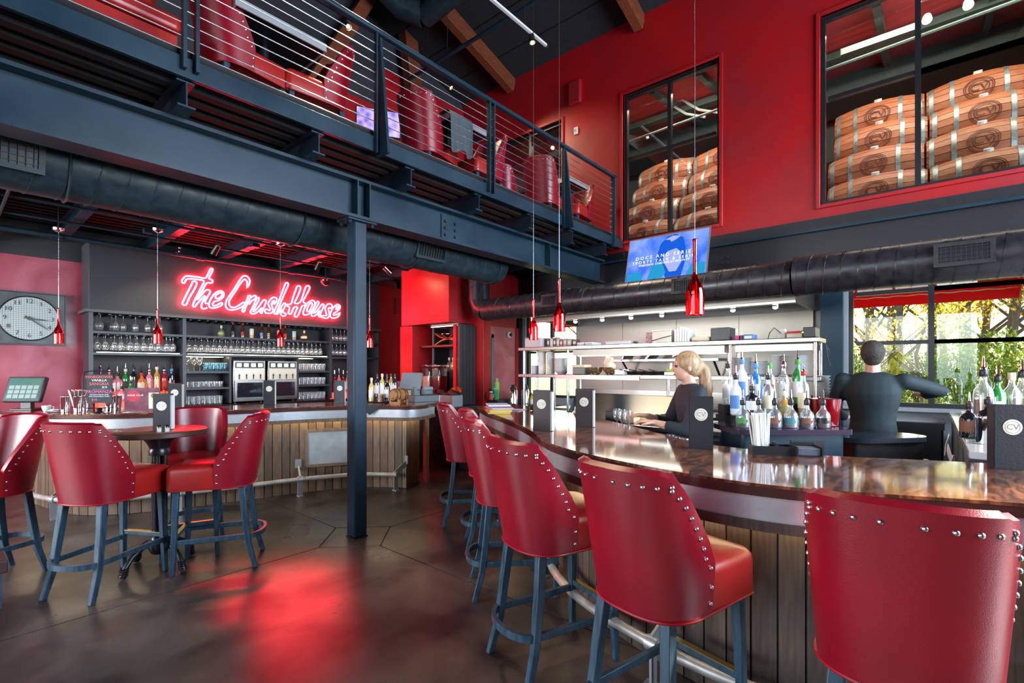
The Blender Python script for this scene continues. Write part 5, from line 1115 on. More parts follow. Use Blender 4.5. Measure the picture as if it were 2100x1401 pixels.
q = atY(1016, 790, 5.3); t = T('straw_cup', 'bright green lidded cup with a straw on the far ledge', 'cup', (q.x, 5.3, 1.0)); O('cup', MB().lathe([(.03,0),(.032,.003),(.045,.17),(.043,.17)], 16), M('green_cup', (.02,.45,.16), .3), t); O('lid', MB().lathe([(.047,.17),(.047,.18),(.03,.19)], 16), M('clear_lid', (.5,.7,.6), .3), t); O('straw', MB().cyl((0,0,.18),(-.01,0,.26), .005), LAB['green'], t)
q = atY(1019, 770, 5.36); t = T('water_bottle', 'lime green water bottle with a grey cap on the far ledge', 'bottle', (q.x, 5.36, 1.0)); O('body', MB().lathe([(.035,0),(.038,.004),(.038,.26),(.02,.29)], 16), M('lime_bottle', (.25,.65,.04), .3), t); O('cap', MB().lathe([(.024,.29),(.024,.34),(.015,.35)], 14), M('grey_cap', (.35,.28,.28), .4), t)
q = atY(1007, 800, 5.3); t = T('red_cup', 'small red jug on the far ledge', 'jug', (q.x, 5.3, 1.0)); O('body', MB().lathe([(.035,0),(.04,.004),(.036,.10),(.03,.12)], 14), M('red_jug', (.5,.02,.02), .3), t); O('lid', MB().lathe([(.032,.12),(.032,.13),(.01,.14)], 14), WHITE, t); O('handle', MB().tube([(.035,0,.1),(.06,0,.09),(.06,0,.04),(.036,0,.03)], .005, 6), WHITE, t)
q = atY(1090, 800, 5.0); t = T('syrup_bottle', 'yellow labelled syrup bottle by the pass post', 'bottle', (q.x, 5.0, .89)); O('body', MB().lathe([(.03,0),(.033,.004),(.033,.13),(.012,.16),(.012,.19)], 14), M('syrup', (.65,.42,.03), .3), t); O('cap', MB().lathe([(.014,.19),(.014,.21)], 10), BLACKP, t); O('label', MB().lathe([(.0335,.03),(.0335,.10)], 14, caps=False), WPAPER, t)
# camera dome on the far wall
q = atY(1043, 687, 5.62); t = T('security_camera', 'small white dome camera on the far rose wall', 'camera', (q.x, 5.62, q.z)); O('base', MB().lathe([(.055,0),(.055,.025),(.045,.035)], 20, mat=YX), WHITE, t); O('lens_dome', MB().sphere((.01,-.04,0), .032, 14, 8), BLACKP, t)
# ================================================================ THINGS ON THE CURVING BAR
q = atZ(1108, 884, BT); menu_holder((q.x+.03, q.y, BT), R(-75), 'brown menu holder farthest along the curving bar', mat=MENUB, w=.13, h=.29)
q = atZ(1196, 876, BT); menu_holder((q.x+.02, q.y, BT), R(-68), 'brown menu holder with white pages at the bend of the curving bar', mat=MENUB, w=.13, h=.29)
q = atZ(1445, 921, BT); menu_holder((q.x, q.y+.02, BT), R(-70), 'dark menu holder standing in front of the woman behind the bar', mat=MENU, w=.125, h=.29, sheet=False)
q = atZ(2068, 962, BT); menu_holder((q.x, q.y, BT), R(-68), 'dark menu holder at the right end of the curving bar', mat=MENU, w=.125, h=.285, sheet=False)
# stack of papers
q = atZ(1030, 850, BT)
for k, (c, lab) in enumerate((((.70,.45,.10), 'yellow envelope at the bottom of the stack on the bar end'), ((.74,.50,.14), 'yellow envelope second from the bottom of the stack on the bar end'), ((.68,.42,.10), 'yellow envelope third from the bottom of the stack on the bar end'), ((.45,.45,.62), 'violet brochure in the stack on the bar end'), ((.30,.12,.22), 'plum brochure in the stack on the bar end'), ((.72,.74,.78), 'pale magazine on top of the stack on the bar end'))):
    t = O('envelope' if k < 3 else 'brochure', MB().box(-.11,.11,-.15,.15,0,.014), M('paper_%d' % k, c, .55), None, bev=.003, loc=(q.x+.12+random.uniform(-.01,.01), q.y+.16, BT+.0145*k), rot=(0,0,R(-38+random.uniform(-6,6)))); tag(t, lab, 'envelope' if k < 3 else 'brochure', 'papers at the bar end')
t = T('magazine', 'open magazine lying on the bar beyond the paper stack', 'magazine', (q.x+.42, q.y+.20, BT), R(20)); O('left_page', MB().box(-.15,0,-.1,.1,0,.006), M('blue_page', (.35,.42,.55), .4), t); O('right_page', MB().box(0,.15,-.1,.1,0,.005), WPAPER, t)
t = T('bar_towel', 'dark brown cloth crumpled on the bar end', 'cloth', (q.x+.62, q.y+.02, BT)); m = MB()
for k in range(7): m.sphere((-.09+.03*k, .02*math.sin(k*2), .022+.018*(k%3)), .035, 8, 5, (1,1.6,.7))
O('folds', m, M('brown_cloth', (.05,.025,.02), .8), t)
# straw caddy
q = atZ(1597, 936, BT); sc2 = T('straw_caddy', 'black bar caddy packed with white straws on the curving bar', 'straw caddy', (q.x+.06, q.y+.05, BT), R(-62))
O('tray', MB().box(-.10,.10,-.05,.05,0,.006).box(-.10,.10,-.05,-.046,.006,.045).box(-.10,.10,.046,.05,.006,.045).box(-.10,-.096,-.046,.046,.006,.045).box(.096,.10,-.046,.046,.006,.045).box(.02,.024,-.046,.046,.006,.06), BLACKP, sc2)
for k in range(34): 
    a, b = random.uniform(-.088,.0), random.uniform(-.036,.036); O('straw', MB().cyl((a*.8-.008,b*.8,.008),(a*1.15+random.uniform(-.008,.008),b*1.1,.205+random.uniform(-.01,.008)), .0042, n=6), WPAPER, sc2)
t = T('napkin_caddy', 'black napkin caddy right of the straws on the curving bar', 'napkin caddy', (q.x+.12, q.y-.10, BT), R(-62)); O('walls', MB().box(-.06,.06,-.055,.055,0,.006).box(-.06,-.055,-.055,.055,.006,.05).box(.055,.06,-.055,.055,.006,.05).box(-.055,.055,.05,.055,.006,.06), BLACKP, t)
for k in range(5): O('napkin', MB().box(-.05,.05,-.045,.045,.008+.007*k,.013+.007*k), M('napkin_dark', (.12,.13,.17), .7) if k == 0 else MATS['napkin_dark'], t)
# under-bar ledge with upturned glasses
iu = near(RBp, (3.85,2.3)); iv = near(RBp, (3.05,1.15)); seg = RBp[min(iu,iv):max(iu,iv)+1]
ub = T('under_bar_ledge', 'stainless ledge just behind the back edge of the curving bar', 'ledge', (0,0,0)); O('ledge', MB().strip(offset(seg,.01), offset(seg,.30), .90,.93), INOX, ub); O('ledge_front', MB().strip(offset(seg,.29), offset(seg,.30), .55,.90), INOX, ub); O('ledge_base', MB().strip(offset(seg,.05), offset(seg,.28), 0,.55), BLACKM, ub)
oo = offset(seg, .10); o2 = offset(seg, .20); L_ = len(oo)
def ordn(k): return (where+['eleventh','twelfth','thirteenth','fourteenth','fifteenth','sixteenth'])[k]
for k in range(9):
    i = int(k*.48*L_/9); glass_at(ROCK, (oo[i].x, oo[i].y, 1.016), '%s upturned short glass from the far end of the under-bar ledge' % ordn(k), 'upturned glasses on the ledge', True, name='tumbler', cat='tumbler')
    if k < 4: glass_at(WG, (o2[i].x, o2[i].y, .931), '%s stemmed glass standing on the far half of the under-bar ledge' % ordn(k), 'stemmed glasses on the ledge')
for k in range(8):
    i = int(.60*L_+(k//2)*.3*L_/4); p_ = (oo if k%2 else o2)[min(i, L_-1)]; glass_at(ROCK, (p_.x, p_.y, 1.016), '%s upturned short glass in the near cluster on the under-bar ledge' % ordn(k), 'near upturned glasses on the ledge', True, name='tumbler', cat='tumbler')
# ================================================================ BOTTLE ISLAND
ic = Vector((3.86,.80,0)); iu_ = Vector((.63,-.777,0)); iw = Vector((.777,.63,0))
il = T('bottle_island', 'blue-black liquor island with a rounded top behind the bar', 'cabinet', (ic.x, ic.y, 0), math.atan2(iu_.y, iu_.x))
def rr(w, d, r, n=6):
    out = []
    for cx_, cy_, a0 in ((w-r,d-r,0),(-w+r,d-r,90),(-w+r,-d+r,180),(w-r,-d+r,270)):
        out += [(cx_+r*math.cos(R(a0+90*k/n)), cy_+r*math.sin(R(a0+90*k/n))) for k in range(n+1)]
    return out
NAVY = M('blue_black_panel', (.020,.040,.060), .3); O('top', MB().prism(rr(.40,.24,.10), 1.06,1.095), M('island_top', (.045,.03,.05), .12), il); O('cabinet', MB().prism(rr(.34,.19,.03), 0,1.06), NAVY, il); O('niche_shade', MB().box(-.02,.20,-.195,-.185,.3,1.02), BLACKM, il)  # niche is a flat black panel, its shade put into the colour
O('low_riser', MB().box(-.34,.24,.0,.10,1.095,1.165), CLEARP, il); O('high_riser', MB().box(-.34,.24,.10,.22,1.095,1.235), BLACKM, il)
def isl(u, w, z): p_ = ic + iu_*u + iw*w; return (p_.x, p_.y, z)
front = [('clear',(.02,.03,.02),'green'),('clear',(.16,.05,.02),'teal'),('clear',(.09,.01,.015),'brown'),('clear',(.25,.28,.28),'teal'),('clear',(.10,.012,.015),'brown'),('clear',(.10,.012,.015),'black')]
for k, (g_, c_, l_) in enumerate(front): bottle(isl(-.31+.108*k, -.13, 1.096), 'decant', g_, l_, '%s round clear spirit bottle from the left in the front row of the liquor island' % ordn(k), sc=1.06, pour='c', fill=(.55,c_), rz=R(-50+0))
mid = [('liquor','frost','blue','pale blue-labelled spirit bottle in the middle row of the liquor island','black'),('squat','dark','white','black square-shouldered gin bottle in the middle row of the liquor island','black'),('liquor','clear','cream','clear spirit bottle with a cream label in the middle row of the liquor island','black'),('flask','gold','olive','whisky bottle with an olive crest label in the middle row of the liquor island','gold'),('wine','clear','cream','tall red-topped bourbon bottle in the middle row of the liquor island','red')]
for k, (s_, g_, l_, lab, cp) in enumerate(mid): bottle(isl(-.28+.115*k+(.02 if k == 4 else 0), .05, 1.166), s_, g_, l_, lab, sc=1.0, pour='c', cap=cp, rz=R(-50), fill=(.5,(.55,.38,.22)) if k == 4 else None)
rear = [('liquor','clear','white','clear vodka bottle at the left of the back row of the liquor island','black'),('wine','frost','blue','frosted vodka bottle with a blue collar in the back row of the liquor island','blue'),('liquor','blue','white','bright blue gin bottle in the back row of the liquor island','blue'),('liquor','clear','brown','clear bottle with a brown round label in the back row of the liquor island','green'),('liquor','clear','white','clear white-labelled gin bottle in the back row of the liquor island','chrome'),('wine','green','white','green gin bottle at the right of the back row of the liquor island','green')]
for k, (s_, g_, l_, lab, cp) in enumerate(rear): bottle(isl(-.29+.102*k, .16, 1.236), s_, g_, l_, lab, sc=1.05, pour=False if k == 3 else 'c', cap=cp, rz=R(-50), fill=(.6,(.62,.52,.25)) if k == 3 else None)
t = T('red_bucket', 'translucent red ice bucket at the right of the liquor island', 'bucket', isl(.335, .02, 1.096)); O('bucket', MB().lathe([(.075,0),(.08,.004),(.10,.19),(.096,.19),(.076,.008),(.001,.008)], 24, caps=False), M('red_acrylic', (.20,.002,.006), .08, coat=.5), t); O('handle_lug', MB().cb((.09,0,.17),(.03,.03,.03)), M('lug', (.3,.01,.02), .2), t)
t = T('check_holder', 'black folded bill holder standing beside the red bucket', 'bill holder', isl(.27, .15, 1.096), R(20)); O('cover', MB().cb((0,0,.12),(.11,.006,.23),(R(-12),0,0)), BLACKP, t); O('slip', MB().cb((.03,.015,.13),(.07,.003,.24),(R(-12),0,0)), WPAPER, t)
# round service stand, black bin, right back counter
q = atD(1790, 893, 3.75); t = T('service_stand', 'round-ended dark service counter just behind the bar before the man', 'counter', (q.x, q.y-.02, 0), R(-40)); O('top', MB().prism(rr(.36,.17,.16), .955,.99), M('gloss_navy', (.02,.03,.045), .12), t); O('body', MB().prism(rr(.30,.12,.02), 0,.955), BLACKM, t); O('shelf_lip', MB().box(-.30,.30,-.15,-.12,.80,.82), CHROME, t)
q = atD(1870, 860, 5.0); t = T('waste_bin', 'black waste bin with a liner under the big window', 'bin', (q.x+.05, q.y, 0)); O('bin', MB().box(-.22,.22,-.24,.24,0,.96), BLACKP, t, bev=.02); O('rim', MB().box(-.235,.235,-.255,.255,.96,.985), M('rim_lit', (.3,.32,.35), .2), t, bev=.01); O('liner', MB().box(-.228,.228,-.248,.248,.90,.96), BLACKM, t)  # light on the edge of the black lid put into the rim's grey
rc = T('back_counter', 'glare-whitened counter running to the big window at the right', 'counter', (0,0,0)); O('worktop', MB().box(3.55,6.72,-1.0,-.17,1.02,1.06), M('glare_top', (.62,.62,.60), .12), rc, bev=.004); O('end_panel', MB().box(3.60,6.7,-.22,-.19,.0,1.02), M('counter_side', (.22,.25,.28), .4), rc); O('shelf', MB().box(3.60,6.7,-1.0,-.22,.80,.83), INOX, rc); O('carcass', MB().box(3.9,6.7,-1.0,-.22,0,.8), M('cupboard_navy', (.03,.045,.06), .4), rc); O('front_trim', MB().box(3.545,3.56,-1.0,-.17,.985,1.02), M('trim_dark', (.06,.05,.06), .3), rc)  # window glare put into the white of the worktop
t = T('paper_clutter', 'crumpled papers tucked in the side of the right back counter', 'papers', (4.6,-.155,.0)); 
for k in range(6): O('paper', MB().cb((-.05+.10*(k%3)-.2, .0+.01*k, .72+.05*k), (.14,.004,.09), (random.uniform(-.3,.3), random.uniform(-.6,.6), random.uniform(-.2,.2))), WPAPER, t)
for k, (px, py, s_) in enumerate(((2008,912,.92),(2028,910,.92),(2040,905,.9),(2096,912,.92))): q = atZ(px, py, 1.06); tin((q.x+.05, q.y-.02, 1.06), '%s steel cocktail tin from the left on the right back counter' % ordn(k), s_)
rb_ = [(1988,898,'squat','dark','brown','dark stubby cordial bottle left of the cocktail tins',1.05),(2017,880,'liquor','clear',None,'clear whisky bottle against the window on the right back counter',1.5),(2046,872,'liquor','green','white','green bottle against the window on the right back counter',1.32),(2075,872,'liquor','clear',None,'corked whisky bottle against the window on the right back counter',1.4),(2027,893,'squat','dark','black','black labelled square bottle behind the cocktail tins',1.15),(2096,872,'liquor','clear',None,'whisky bottle cropped by the right edge on the back counter',1.45)]
for px, py, s_, g_, l_, lab, sc_v in rb_:
    q = atZ(px, py, 1.06); q = atD(px, py, min(q.length if False else (CAM_H-1.06)*1000/(py-756), 3.9)); bottle((q.x, q.y, 1.06), s_, g_, l_, lab, sc=sc_v, pour=True if 'corked' not in lab else False, cap='gold' if 'cork' in lab else 'black', fill=(.72,(.16,.075,.015)) if g_ == 'clear' else None, rz=R(-60))
pl_ = T('platter', 'pale tray lying at the window end of the right back counter', 'tray', (6.3,-.45,1.06)); O('tray', MB().box(-.3,.3,-.2,.2,0,.02), WHITE, pl_, bev=.006); O('inset', MB().box(-.26,.26,-.16,.16,.02,.024), M('wood_inset', (.35,.28,.2), .5), pl_)
t = T('wall_notice', 'small red notice on the grey wall beside the pass', 'notice', (XW-.012, .99, 1.36)); O('sheet', MB().box(0,.006,-.06,.10,-.10,.12), LAB['red'], t); 
for k in range(3): O('printed_line', MB().box(-.002,.0,-.04,.07,.05-.05*k,.062-.05*k), WPAPER, t)
# ================================================================ WALL SCREEN
tv = T('wall_screen', 'tilted flat screen showing a blue programme card over the kitchen', 'television', (5.41, 2.285, 2.79)); mt = Matrix.Rotation(R(14.5), 4, 'Y')
w_, h_ = .475, .27
TVM = M('screen_picture', (.02,.05,.2), .2, emit=(.10,.20,.85), estr=.95)
nt = TVM.node_tree; b = nt.nodes['Principled BSDF']; tc = nt.nodes.new('ShaderNodeTexCoord'); nz = nt.nodes.new('ShaderNodeTexNoise'); nz.inputs['Scale'].default_value = 3.2; nz.inputs['Detail'].default_value = 5; nz.inputs['Distortion'].default_value = 1.2
cr = nt.nodes.new('ShaderNodeValToRGB'); cr.color_ramp.elements[0].color = (.02,.10,.62,1); cr.color_ramp.elements[0].position = .35; cr.color_ramp.elements[1].color = (.22,.30,.85,1); cr.color_ramp.elements[1].position = .65; el = cr.color_ramp.elements.new(.5); el.color = (.10,.20,.80,1)
nt.links.new(tc.outputs['Object'], nz.inputs['Vector']); nt.links.new(nz.outputs['Fac'], cr.inputs[0]); nt.links.new(cr.outputs[0], b.inputs['Emission Color'])
O('cabinet', MB().box(.006,.05,-w_,w_,-h_,h_, mt), BLACKP, tv, bev=.004)
O('bezel', MB().box(-.004,.01,-w_-.008,-w_+.004,-h_,h_, mt).box(-.004,.01,w_-.004,w_+.008,-h_,h_, mt).box(-.004,.01,-w_-.008,w_+.008,h_-.004,h_+.008, mt).box(-.004,.01,-w_-.008,w_+.008,-h_-.012,-h_+.004, mt), M('bezel_silver', (.35,.33,.32), .3, .6), tv)
scn = O('screen', MB().box(-.002,.004,-w_+.004,w_-.004,-h_+.004,h_-.004, mt), TVM, tv)
GL1 = emis('screen_dark_blue', (.01,.10,.62), .9); GL2 = emis('screen_pale', (.36,.42,.95), .9); GL3 = emis('screen_teal', (.02,.30,.55), .9); GLW = emis('screen_text', (.95,.96,1), 1.1)
def scr(poly, mat, dx): O('screen_shape', MB().add([mt @ Vector((-.003-dx, -y_, z_)) for y_, z_ in poly]+[mt @ Vector((-.0035-dx, -y_, z_)) for y_, z_ in poly], [tuple(range(len(poly))), tuple(range(len(poly),2*len(poly)))[::-1]]), mat, scn)
scr([(-.11,-.02),(-.08,.16),(0,.25),(.10,.262),(.19,.20),(.23,.05),(.23,-.12),(.20,-.262),(.02,-.262),(-.04,-.16)], GL1, 0); scr([(-.03,.0),(.02,.06),(.12,.08),(.18,.02),(.19,-.10),(.14,-.20),(.06,-.20),(.0,-.10)], GL2, .0006); scr([(-.03,.21),(.06,.245),(.16,.23),(.10,.19),(.05,.17),(.03,.20)], GL2, .0006)
scr([(-.46,-.262),(-.46,-.17),(-.30,-.15),(-.26,-.262)], GL3, 0); scr([(.26,-.262),(.30,-.15),(.46,-.13),(.46,-.262)], GL3, 0); scr([(-.20,-.262),(-.16,-.12),(-.05,-.05),(.02,-.20),(-.02,-.262)], GL3, .0003)
def tvt(body, y_, z_, s_): 
    o = link('screen_lettering', text_mesh(body, s_, .0003), GLW, scn); o.matrix_local = mt @ Matrix.Translation((-.006, -y_, z_)) @ Matrix(((0,0,-1,0),(-1,0,0,0),(0,1,0,0),(0,0,0,1)))
tvt('D O C S   A N D   S E R I E S', -.02, .015, .058); tvt('S P O R T S   T A L K   &   S E R I E S', -.02, -.040, .050); tvt('WEEKDAYS  STARTING AT NOON ET', -.02, -.080, .036)
O('maker_badge', MB().box(-.006,-.002,-.04,.0,-h_-.010,-h_-.002, mt), CHROME, tv); O('mount_arm', MB().bar((.05,0,.05),(1.30,.0,.25), .06, .04), BLACKM, tv)
# ================================================================ PEOPLE
SKIN = M('skin', (.62,.34,.25), .5); EYE = M('eye', (.05,.03,.02), .2); LIP = M('lip', (.45,.14,.12), .5)
def chain(mb, pts, n=10):
    P = [Vector(p[:3]) for p in pts]; rs = [p[3] for p in pts]
    for a, b, r0, r1 in zip(P, P[1:], rs, rs[1:]):
        k = max(2, int((b-a).length/max(min(r0,r1)*.5,.006)))
        for i in range(k+1): mb.sphere(a.lerp(b, i/k), r0+(r1-r0)*i/k, 8, 6)
def flesh(name, mb, mat, parent, voxel, smooth=4):
    o = O(name, mb, mat, parent); r_ = o.modifiers.new('remesh', 'REMESH'); r_.mode = 'VOXEL'; r_.voxel_size = voxel; r_.use_smooth_shade = True
    s_ = o.modifiers.new('smooth', 'SMOOTH'); s_.iterations = smooth; s_.factor = .5; return o
def hand_on(mb, w, d, side, up_=Vector((0,0,1)), curl=.5):
    w, d = Vector(w), Vector(d).normalized(); s_ = d.cross(up_).normalized()*side; n_ = s_.cross(d).normalized()*side
    if n_.z > 0: n_ = -n_
    for i in range(4): mb.sphere(w+d*(.02+.018*i), .024, 8, 6, (1,1,.8)); mb.sphere(w+d*(.02+.018*i)+s_*.016, .017, 8, 6); mb.sphere(w+d*(.02+.018*i)-s_*.016, .017, 8, 6)
    for k, (l, off) in enumerate(((.072,-.030),(.082,-.010),(.076,.010),(.060,.030))):
        a = w+d*.085+s_*off; b = a+d*l*.5+n_*l*.2*curl; c_ = b+d*l*.25+n_*l*.45*curl; chain(mb, [(*a,.0095),(*b,.009),(*c_,.008)])
    a = w+d*.03-s_*.03; b = a+d*.035-s_*.03+n_*.01; c_ = b+d*.03+n_*.012; chain(mb, [(*a,.0125),(*b,.011),(*c_,.009)])
def person(label, loc, rz, H, arms, lean=0, female=False, shirt=(.02,.03,.045), hair=None, tall_head=0):
    t = T('person', label, 'person', loc, rz); k = H/1.73; sw = .185 if female else .205
    V = lambda x, y, z: Vector((x*k + lean*max(0, z-.95)*k, y*k, z*k))
    sk = MB(); hc = V(.025,0,1.60)
    sk.sphere(hc+Vector((-.012,0,.028))*k, .093*k, 16, 12, (1.06,.80,1.02)); sk.sphere(hc+Vector((.022,0,-.030))*k, .068*k, 14, 10, (1.0,.86,1.15)); sk.sphere(hc+Vector((.045,0,-.078))*k, .033*k, 10, 8, (1,1.05,.8))
    chain(sk, [(*(hc+Vector((.088,0,.012))*k),.009*k),(*(hc+Vector((.105,0,-.020))*k),.0125*k)]); 
    for s_ in (-1,1): sk.sphere(hc+Vector((-.012,s_*.076,-.008))*k, .026*k, 8, 6, (.65,.35,1.1)); sk.sphere(hc+Vector((.088,s_*.034,.028))*k, .012*k, 8, 6)
    chain(sk, [(*V(-.01,0,1.38),.062*k),(*(hc-Vector((.02,0,.07))*k),.055*k)])
    def torso(mb, g):
        Tq = ((.90,.105,.165),(.98,.10,.155 if not female else .145),(1.06,.095,.145 if not female else .125),(1.14,.10,.15 if not female else .13),(1.22,.11,.17 if not female else .145),(1.30,.115,.185 if not female else .155),(1.37,.10,.18 if not female else .155),(1.42,.075,.14))
        for (z0_,a0_,b0_), (z1_,a1_,b1_) in zip(Tq, Tq[1:]):
            for i in range(6):
                u = i/6; z = z0_+(z1_-z0_)*u; a = a0_+(a1_-a0_)*u; b = b0_+(b1_-b0_)*u; mb.sphere(V(0,0,z), 1, 18, 10, ((a+g)*k, (b+g)*k, .07*k))
    torso(sk, 0); hands = []
    for s_, (e, w_, hd_) in zip((1,-1), arms):
        sh_ = V(0, s_*sw, 1.40); e, w_ = V(*e), V(*w_); chain(sk, [(*sh_,.055*k),(*sh_.lerp(e,.5),.046*k),(*e,.038*k),(*e.lerp(w_,.35),.038*k),(*w_,.026*k)]); hand_on(sk, w_, hd_, s_)
        hands.append((sh_, e, w_))
    for s_ in (-1,1): chain(sk, [(*V(0,s_*.09,.92),.085*k),(*V(.01,s_*.095,.52),.055*k),(*V(-.015,s_*.095,.36),.052*k),(*V(-.02,s_*.095,.10),.036*k)])
    flesh('body', sk, SKIN, t, .0075, 3)
    cl = MB(); torso(cl, .014)
    for sh_, e, w_ in hands: chain(cl, [(*sh_,.069*k),(*sh_.lerp(e,.5),.060*k),(*e,.052*k),(*e.lerp(w_,.55 if female else .8),.047*k)])
    cl.sphere(V(-.012,0,1.435), 1, 14, 8, (.072*k,.074*k,.035*k)); flesh('shirt', cl, M('dark_shirt', shirt, .75, col2=tuple(c*1.5 for c in shirt), nscale=7, bump=.5, bscale=9), t, .014, 5)
    tr = MB(); tr.sphere(V(0,0,.92), 1, 14, 8, (.122*k,.182*k,.12*k))
    for s_ in (-1,1): chain(tr, [(*V(0,s_*.09,.90),.098*k),(*V(.01,s_*.095,.52),.070*k),(*V(-.01,s_*.095,.12),.058*k)])
    flesh('trousers', tr, M('black_trousers', (.012,.014,.02), .8), t, .016, 5)
    for s_ in (-1,1): O('shoe', MB().sphere(V(.045,s_*.095,.045), .1*k, 12, 8, (1.35,.5,.45)), BLACKP, t); O('eye', MB().sphere(hc+Vector((.083,s_*.032,.012))*k, .011*k, 10, 8), EYE, t); O('eyebrow', MB().bar(hc+Vector((.092,s_*.016,.034))*k, hc+Vector((.084,s_*.05,.034))*k, .006, .006), hair, t)
    O('mouth', MB().sphere(hc+Vector((.086,0,-.056))*k, .016*k, 10, 6, (.5,1.2,.3)), LIP, t)
    hr = MB(); hr.sphere(hc+Vector((-.022,0,.038))*k, .102*k, 18, 12, (1.04,.86,1.0))
    if not female: hr.sphere(hc+Vector((-.055,0,-.015))*k, .066*k, 14, 10, (.7,1.05,1.0))
    else:
        hr.sphere(hc+Vector((-.05,0,.0))*k, .078*k, 14, 10, (1,1.02,1.1)); chain(hr, [(*(hc+Vector((-.11,0,.03))*k),.038),(*(hc+Vector((-.155,0,-.02))*k),.046),(*(hc+Vector((-.165,0,-.16))*k),.056),(*(hc+Vector((-.15,0,-.32))*k),.050),(*(hc+Vector((-.13,0,-.44))*k),.022)])
    h_ = flesh('hair', hr, hair, t, .012, 3)
    return t
HAIRW = M('fair_hair', (.28,.15,.065), .5, col2=(.46,.30,.17), nscale=14, stretch=(6,6,1)); HAIRM = M('dark_hair', (.045,.032,.024), .7, col2=(.02,.014,.011), nscale=40, bump=.8, bscale=90)
person('woman in a dark top with a long fair ponytail working behind the bar', (3.72,1.33,0), R(128), 1.63, (((.14,.27,1.12),(.34,.13,1.17),(1,-.2,.1)), ((.14,-.27,1.12),(.34,-.10,1.20),(1,.2,.1))), lean=.10, female=True, shirt=(.008,.014,.022), hair=HAIRW)
person('man in a dark long-sleeved shirt seen from behind at the big window', (5.05,.345,0), R(3), 1.73, (((.05,.29,1.14),(.27,.20,1.06),(1,-.1,0)), ((.16,-.44,1.32),(.38,-.34,1.28),(1,.3,0))), shirt=(.005,.014,.018), hair=HAIRM)
t = T('utensil_pot', 'pot of dark-handled utensils in front of the woman', 'utensil pot', (atD(1385,840,4.2).x, atD(1385,840,4.2).y, .946)); O('pot', MB().lathe([(.05,0),(.055,.003),(.06,.13),(.055,.13)], 16), INOXB, t)
for k in range(5): O('utensil', MB().cyl((.02*math.cos(k*1.3),.02*math.sin(k*1.3),.1),(.05*math.cos(k*1.3),.05*math.sin(k*1.3),.26), .007, n=6), BLACKP, t)
# ================================================================ UPSTAIRS
ZM = 3.45
proto_c = None
CH = [(1.52,4.10,8,'red dining chair upstairs at the far left behind the double railing post'),(2.12,4.08,176,'red dining chair upstairs seen side on before the roof brace'),(3.42,4.12,14,'red dining chair upstairs with its broad back by the tapered post'),(4.24,4.10,182,'red dining chair upstairs facing left beside the double post'),(5.36,4.68,10,'small red chair back deepest on the mezzanine'),(5.50,4.10,18,'red dining chair upstairs near the last tapered post'),(6.28,4.08,186,'red dining chair upstairs at the far end of the railing')]
for x, y, a, lab in CH:
    if proto_c is None: proto_c = T('dining_chair', lab, 'chair', (x,y,ZM), R(a), 'red dining chairs on the mezzanine'); stool_parts(proto_c, False, 'joined')
    else: dup(proto_c, (x,y,ZM), R(a), lab)
def up_table(x0, x1, lab):
    t = T('dining_table', lab, 'table', ((x0+x1)/2, 4.18, ZM)); w = (x1-x0)/2; O('table_top', MB().box(-w,w,-.36,.36,.70,.74), BLACKM, t); O('zinc_edge', MB().box(-w-.012,w+.012,-.372,-.36,.685,.75).box(-w-.012,w+.012,.36,.372,.685,.75).box(-w-.012,-w,-.36,.36,.685,.75).box(w,w+.012,-.36,.36,.685,.75), ZINC, t)
    O('pedestal', MB().cyl((0,0,.03),(0,0,.70), .04), CAST, t); O('base', MB().box(-.25,.25,-.25,.25,0,.03), CAST, t)
up_table(1.40, 2.08, 'zinc-edged table upstairs between the two leftmost chairs'); up_table(3.48, 4.06, 'zinc-edged table upstairs in the middle of the mezzanine'); up_table(5.72, 6.20, 'zinc-edged table upstairs at the far end of the mezzanine')
jk = T('jacket', 'grey jacket draped over the edge of the middle upstairs table', 'jacket', (3.60, 3.80, ZM+.755)); m = MB(); vs = []; fs = []; nu, nv = 14, 9
for j in range(nv):
    for i in range(nu):
        u = i/(nu-1); v = j/(nv-1); x = -.17+.34*u; f_ = .02*math.sin(u*17)*v
        if j < 3: vs.append((x, .16-.09*j, .004))
        else: vs.append((x*(1-.12*v), -.022+f_-.01, .004-.07*(j-2)-.03*math.sin(u*9)*v))
fs = [(j*nu+i, j*nu+i+1, (j+1)*nu+i+1, (j+1)*nu+i) for j in range(nv-1) for i in range(nu-1)]
o = O('cloth', m.add(vs, fs), M('grey_fabric', (.06,.08,.09), .8), jk); s_ = o.modifiers.new('thick', 'SOLIDIFY'); s_.thickness = .008; s_ = o.modifiers.new('round', 'SUBSURF'); s_.levels = 2; s_.render_levels = 2
bq = T('banquette', 'red upholstered banquette upstairs behind the left end of the railing', 'banquette', (-.2, 4.1, ZM)); O('seat_cushion', MB().box(-1.6,1.28,-.22,.38,.34,.46), LEATHER_LIT, bq, bev=.04, seg=3); O('front_panel', MB().box(-1.6,1.26,-.18,.36,.06,.33), LEATHER_LIT, bq); O('back_cushion', MB().box(-1.6,1.28,.38,.52,.46,1.0), LEATHER_LIT, bq, bev=.04, seg=3); O('plinth', MB().box(-1.6,1.24,-.14,.34,0,.06), BLACKM, bq)
us = T('upstairs_screen', 'purple lit screen glowing on the upstairs back wall', 'television', (4.72, 6.92, 5.58), R(-30)); UPM = M('purple_picture', (.1,.05,.2), .3, emit=(.35,.22,.9), estr=1.0)
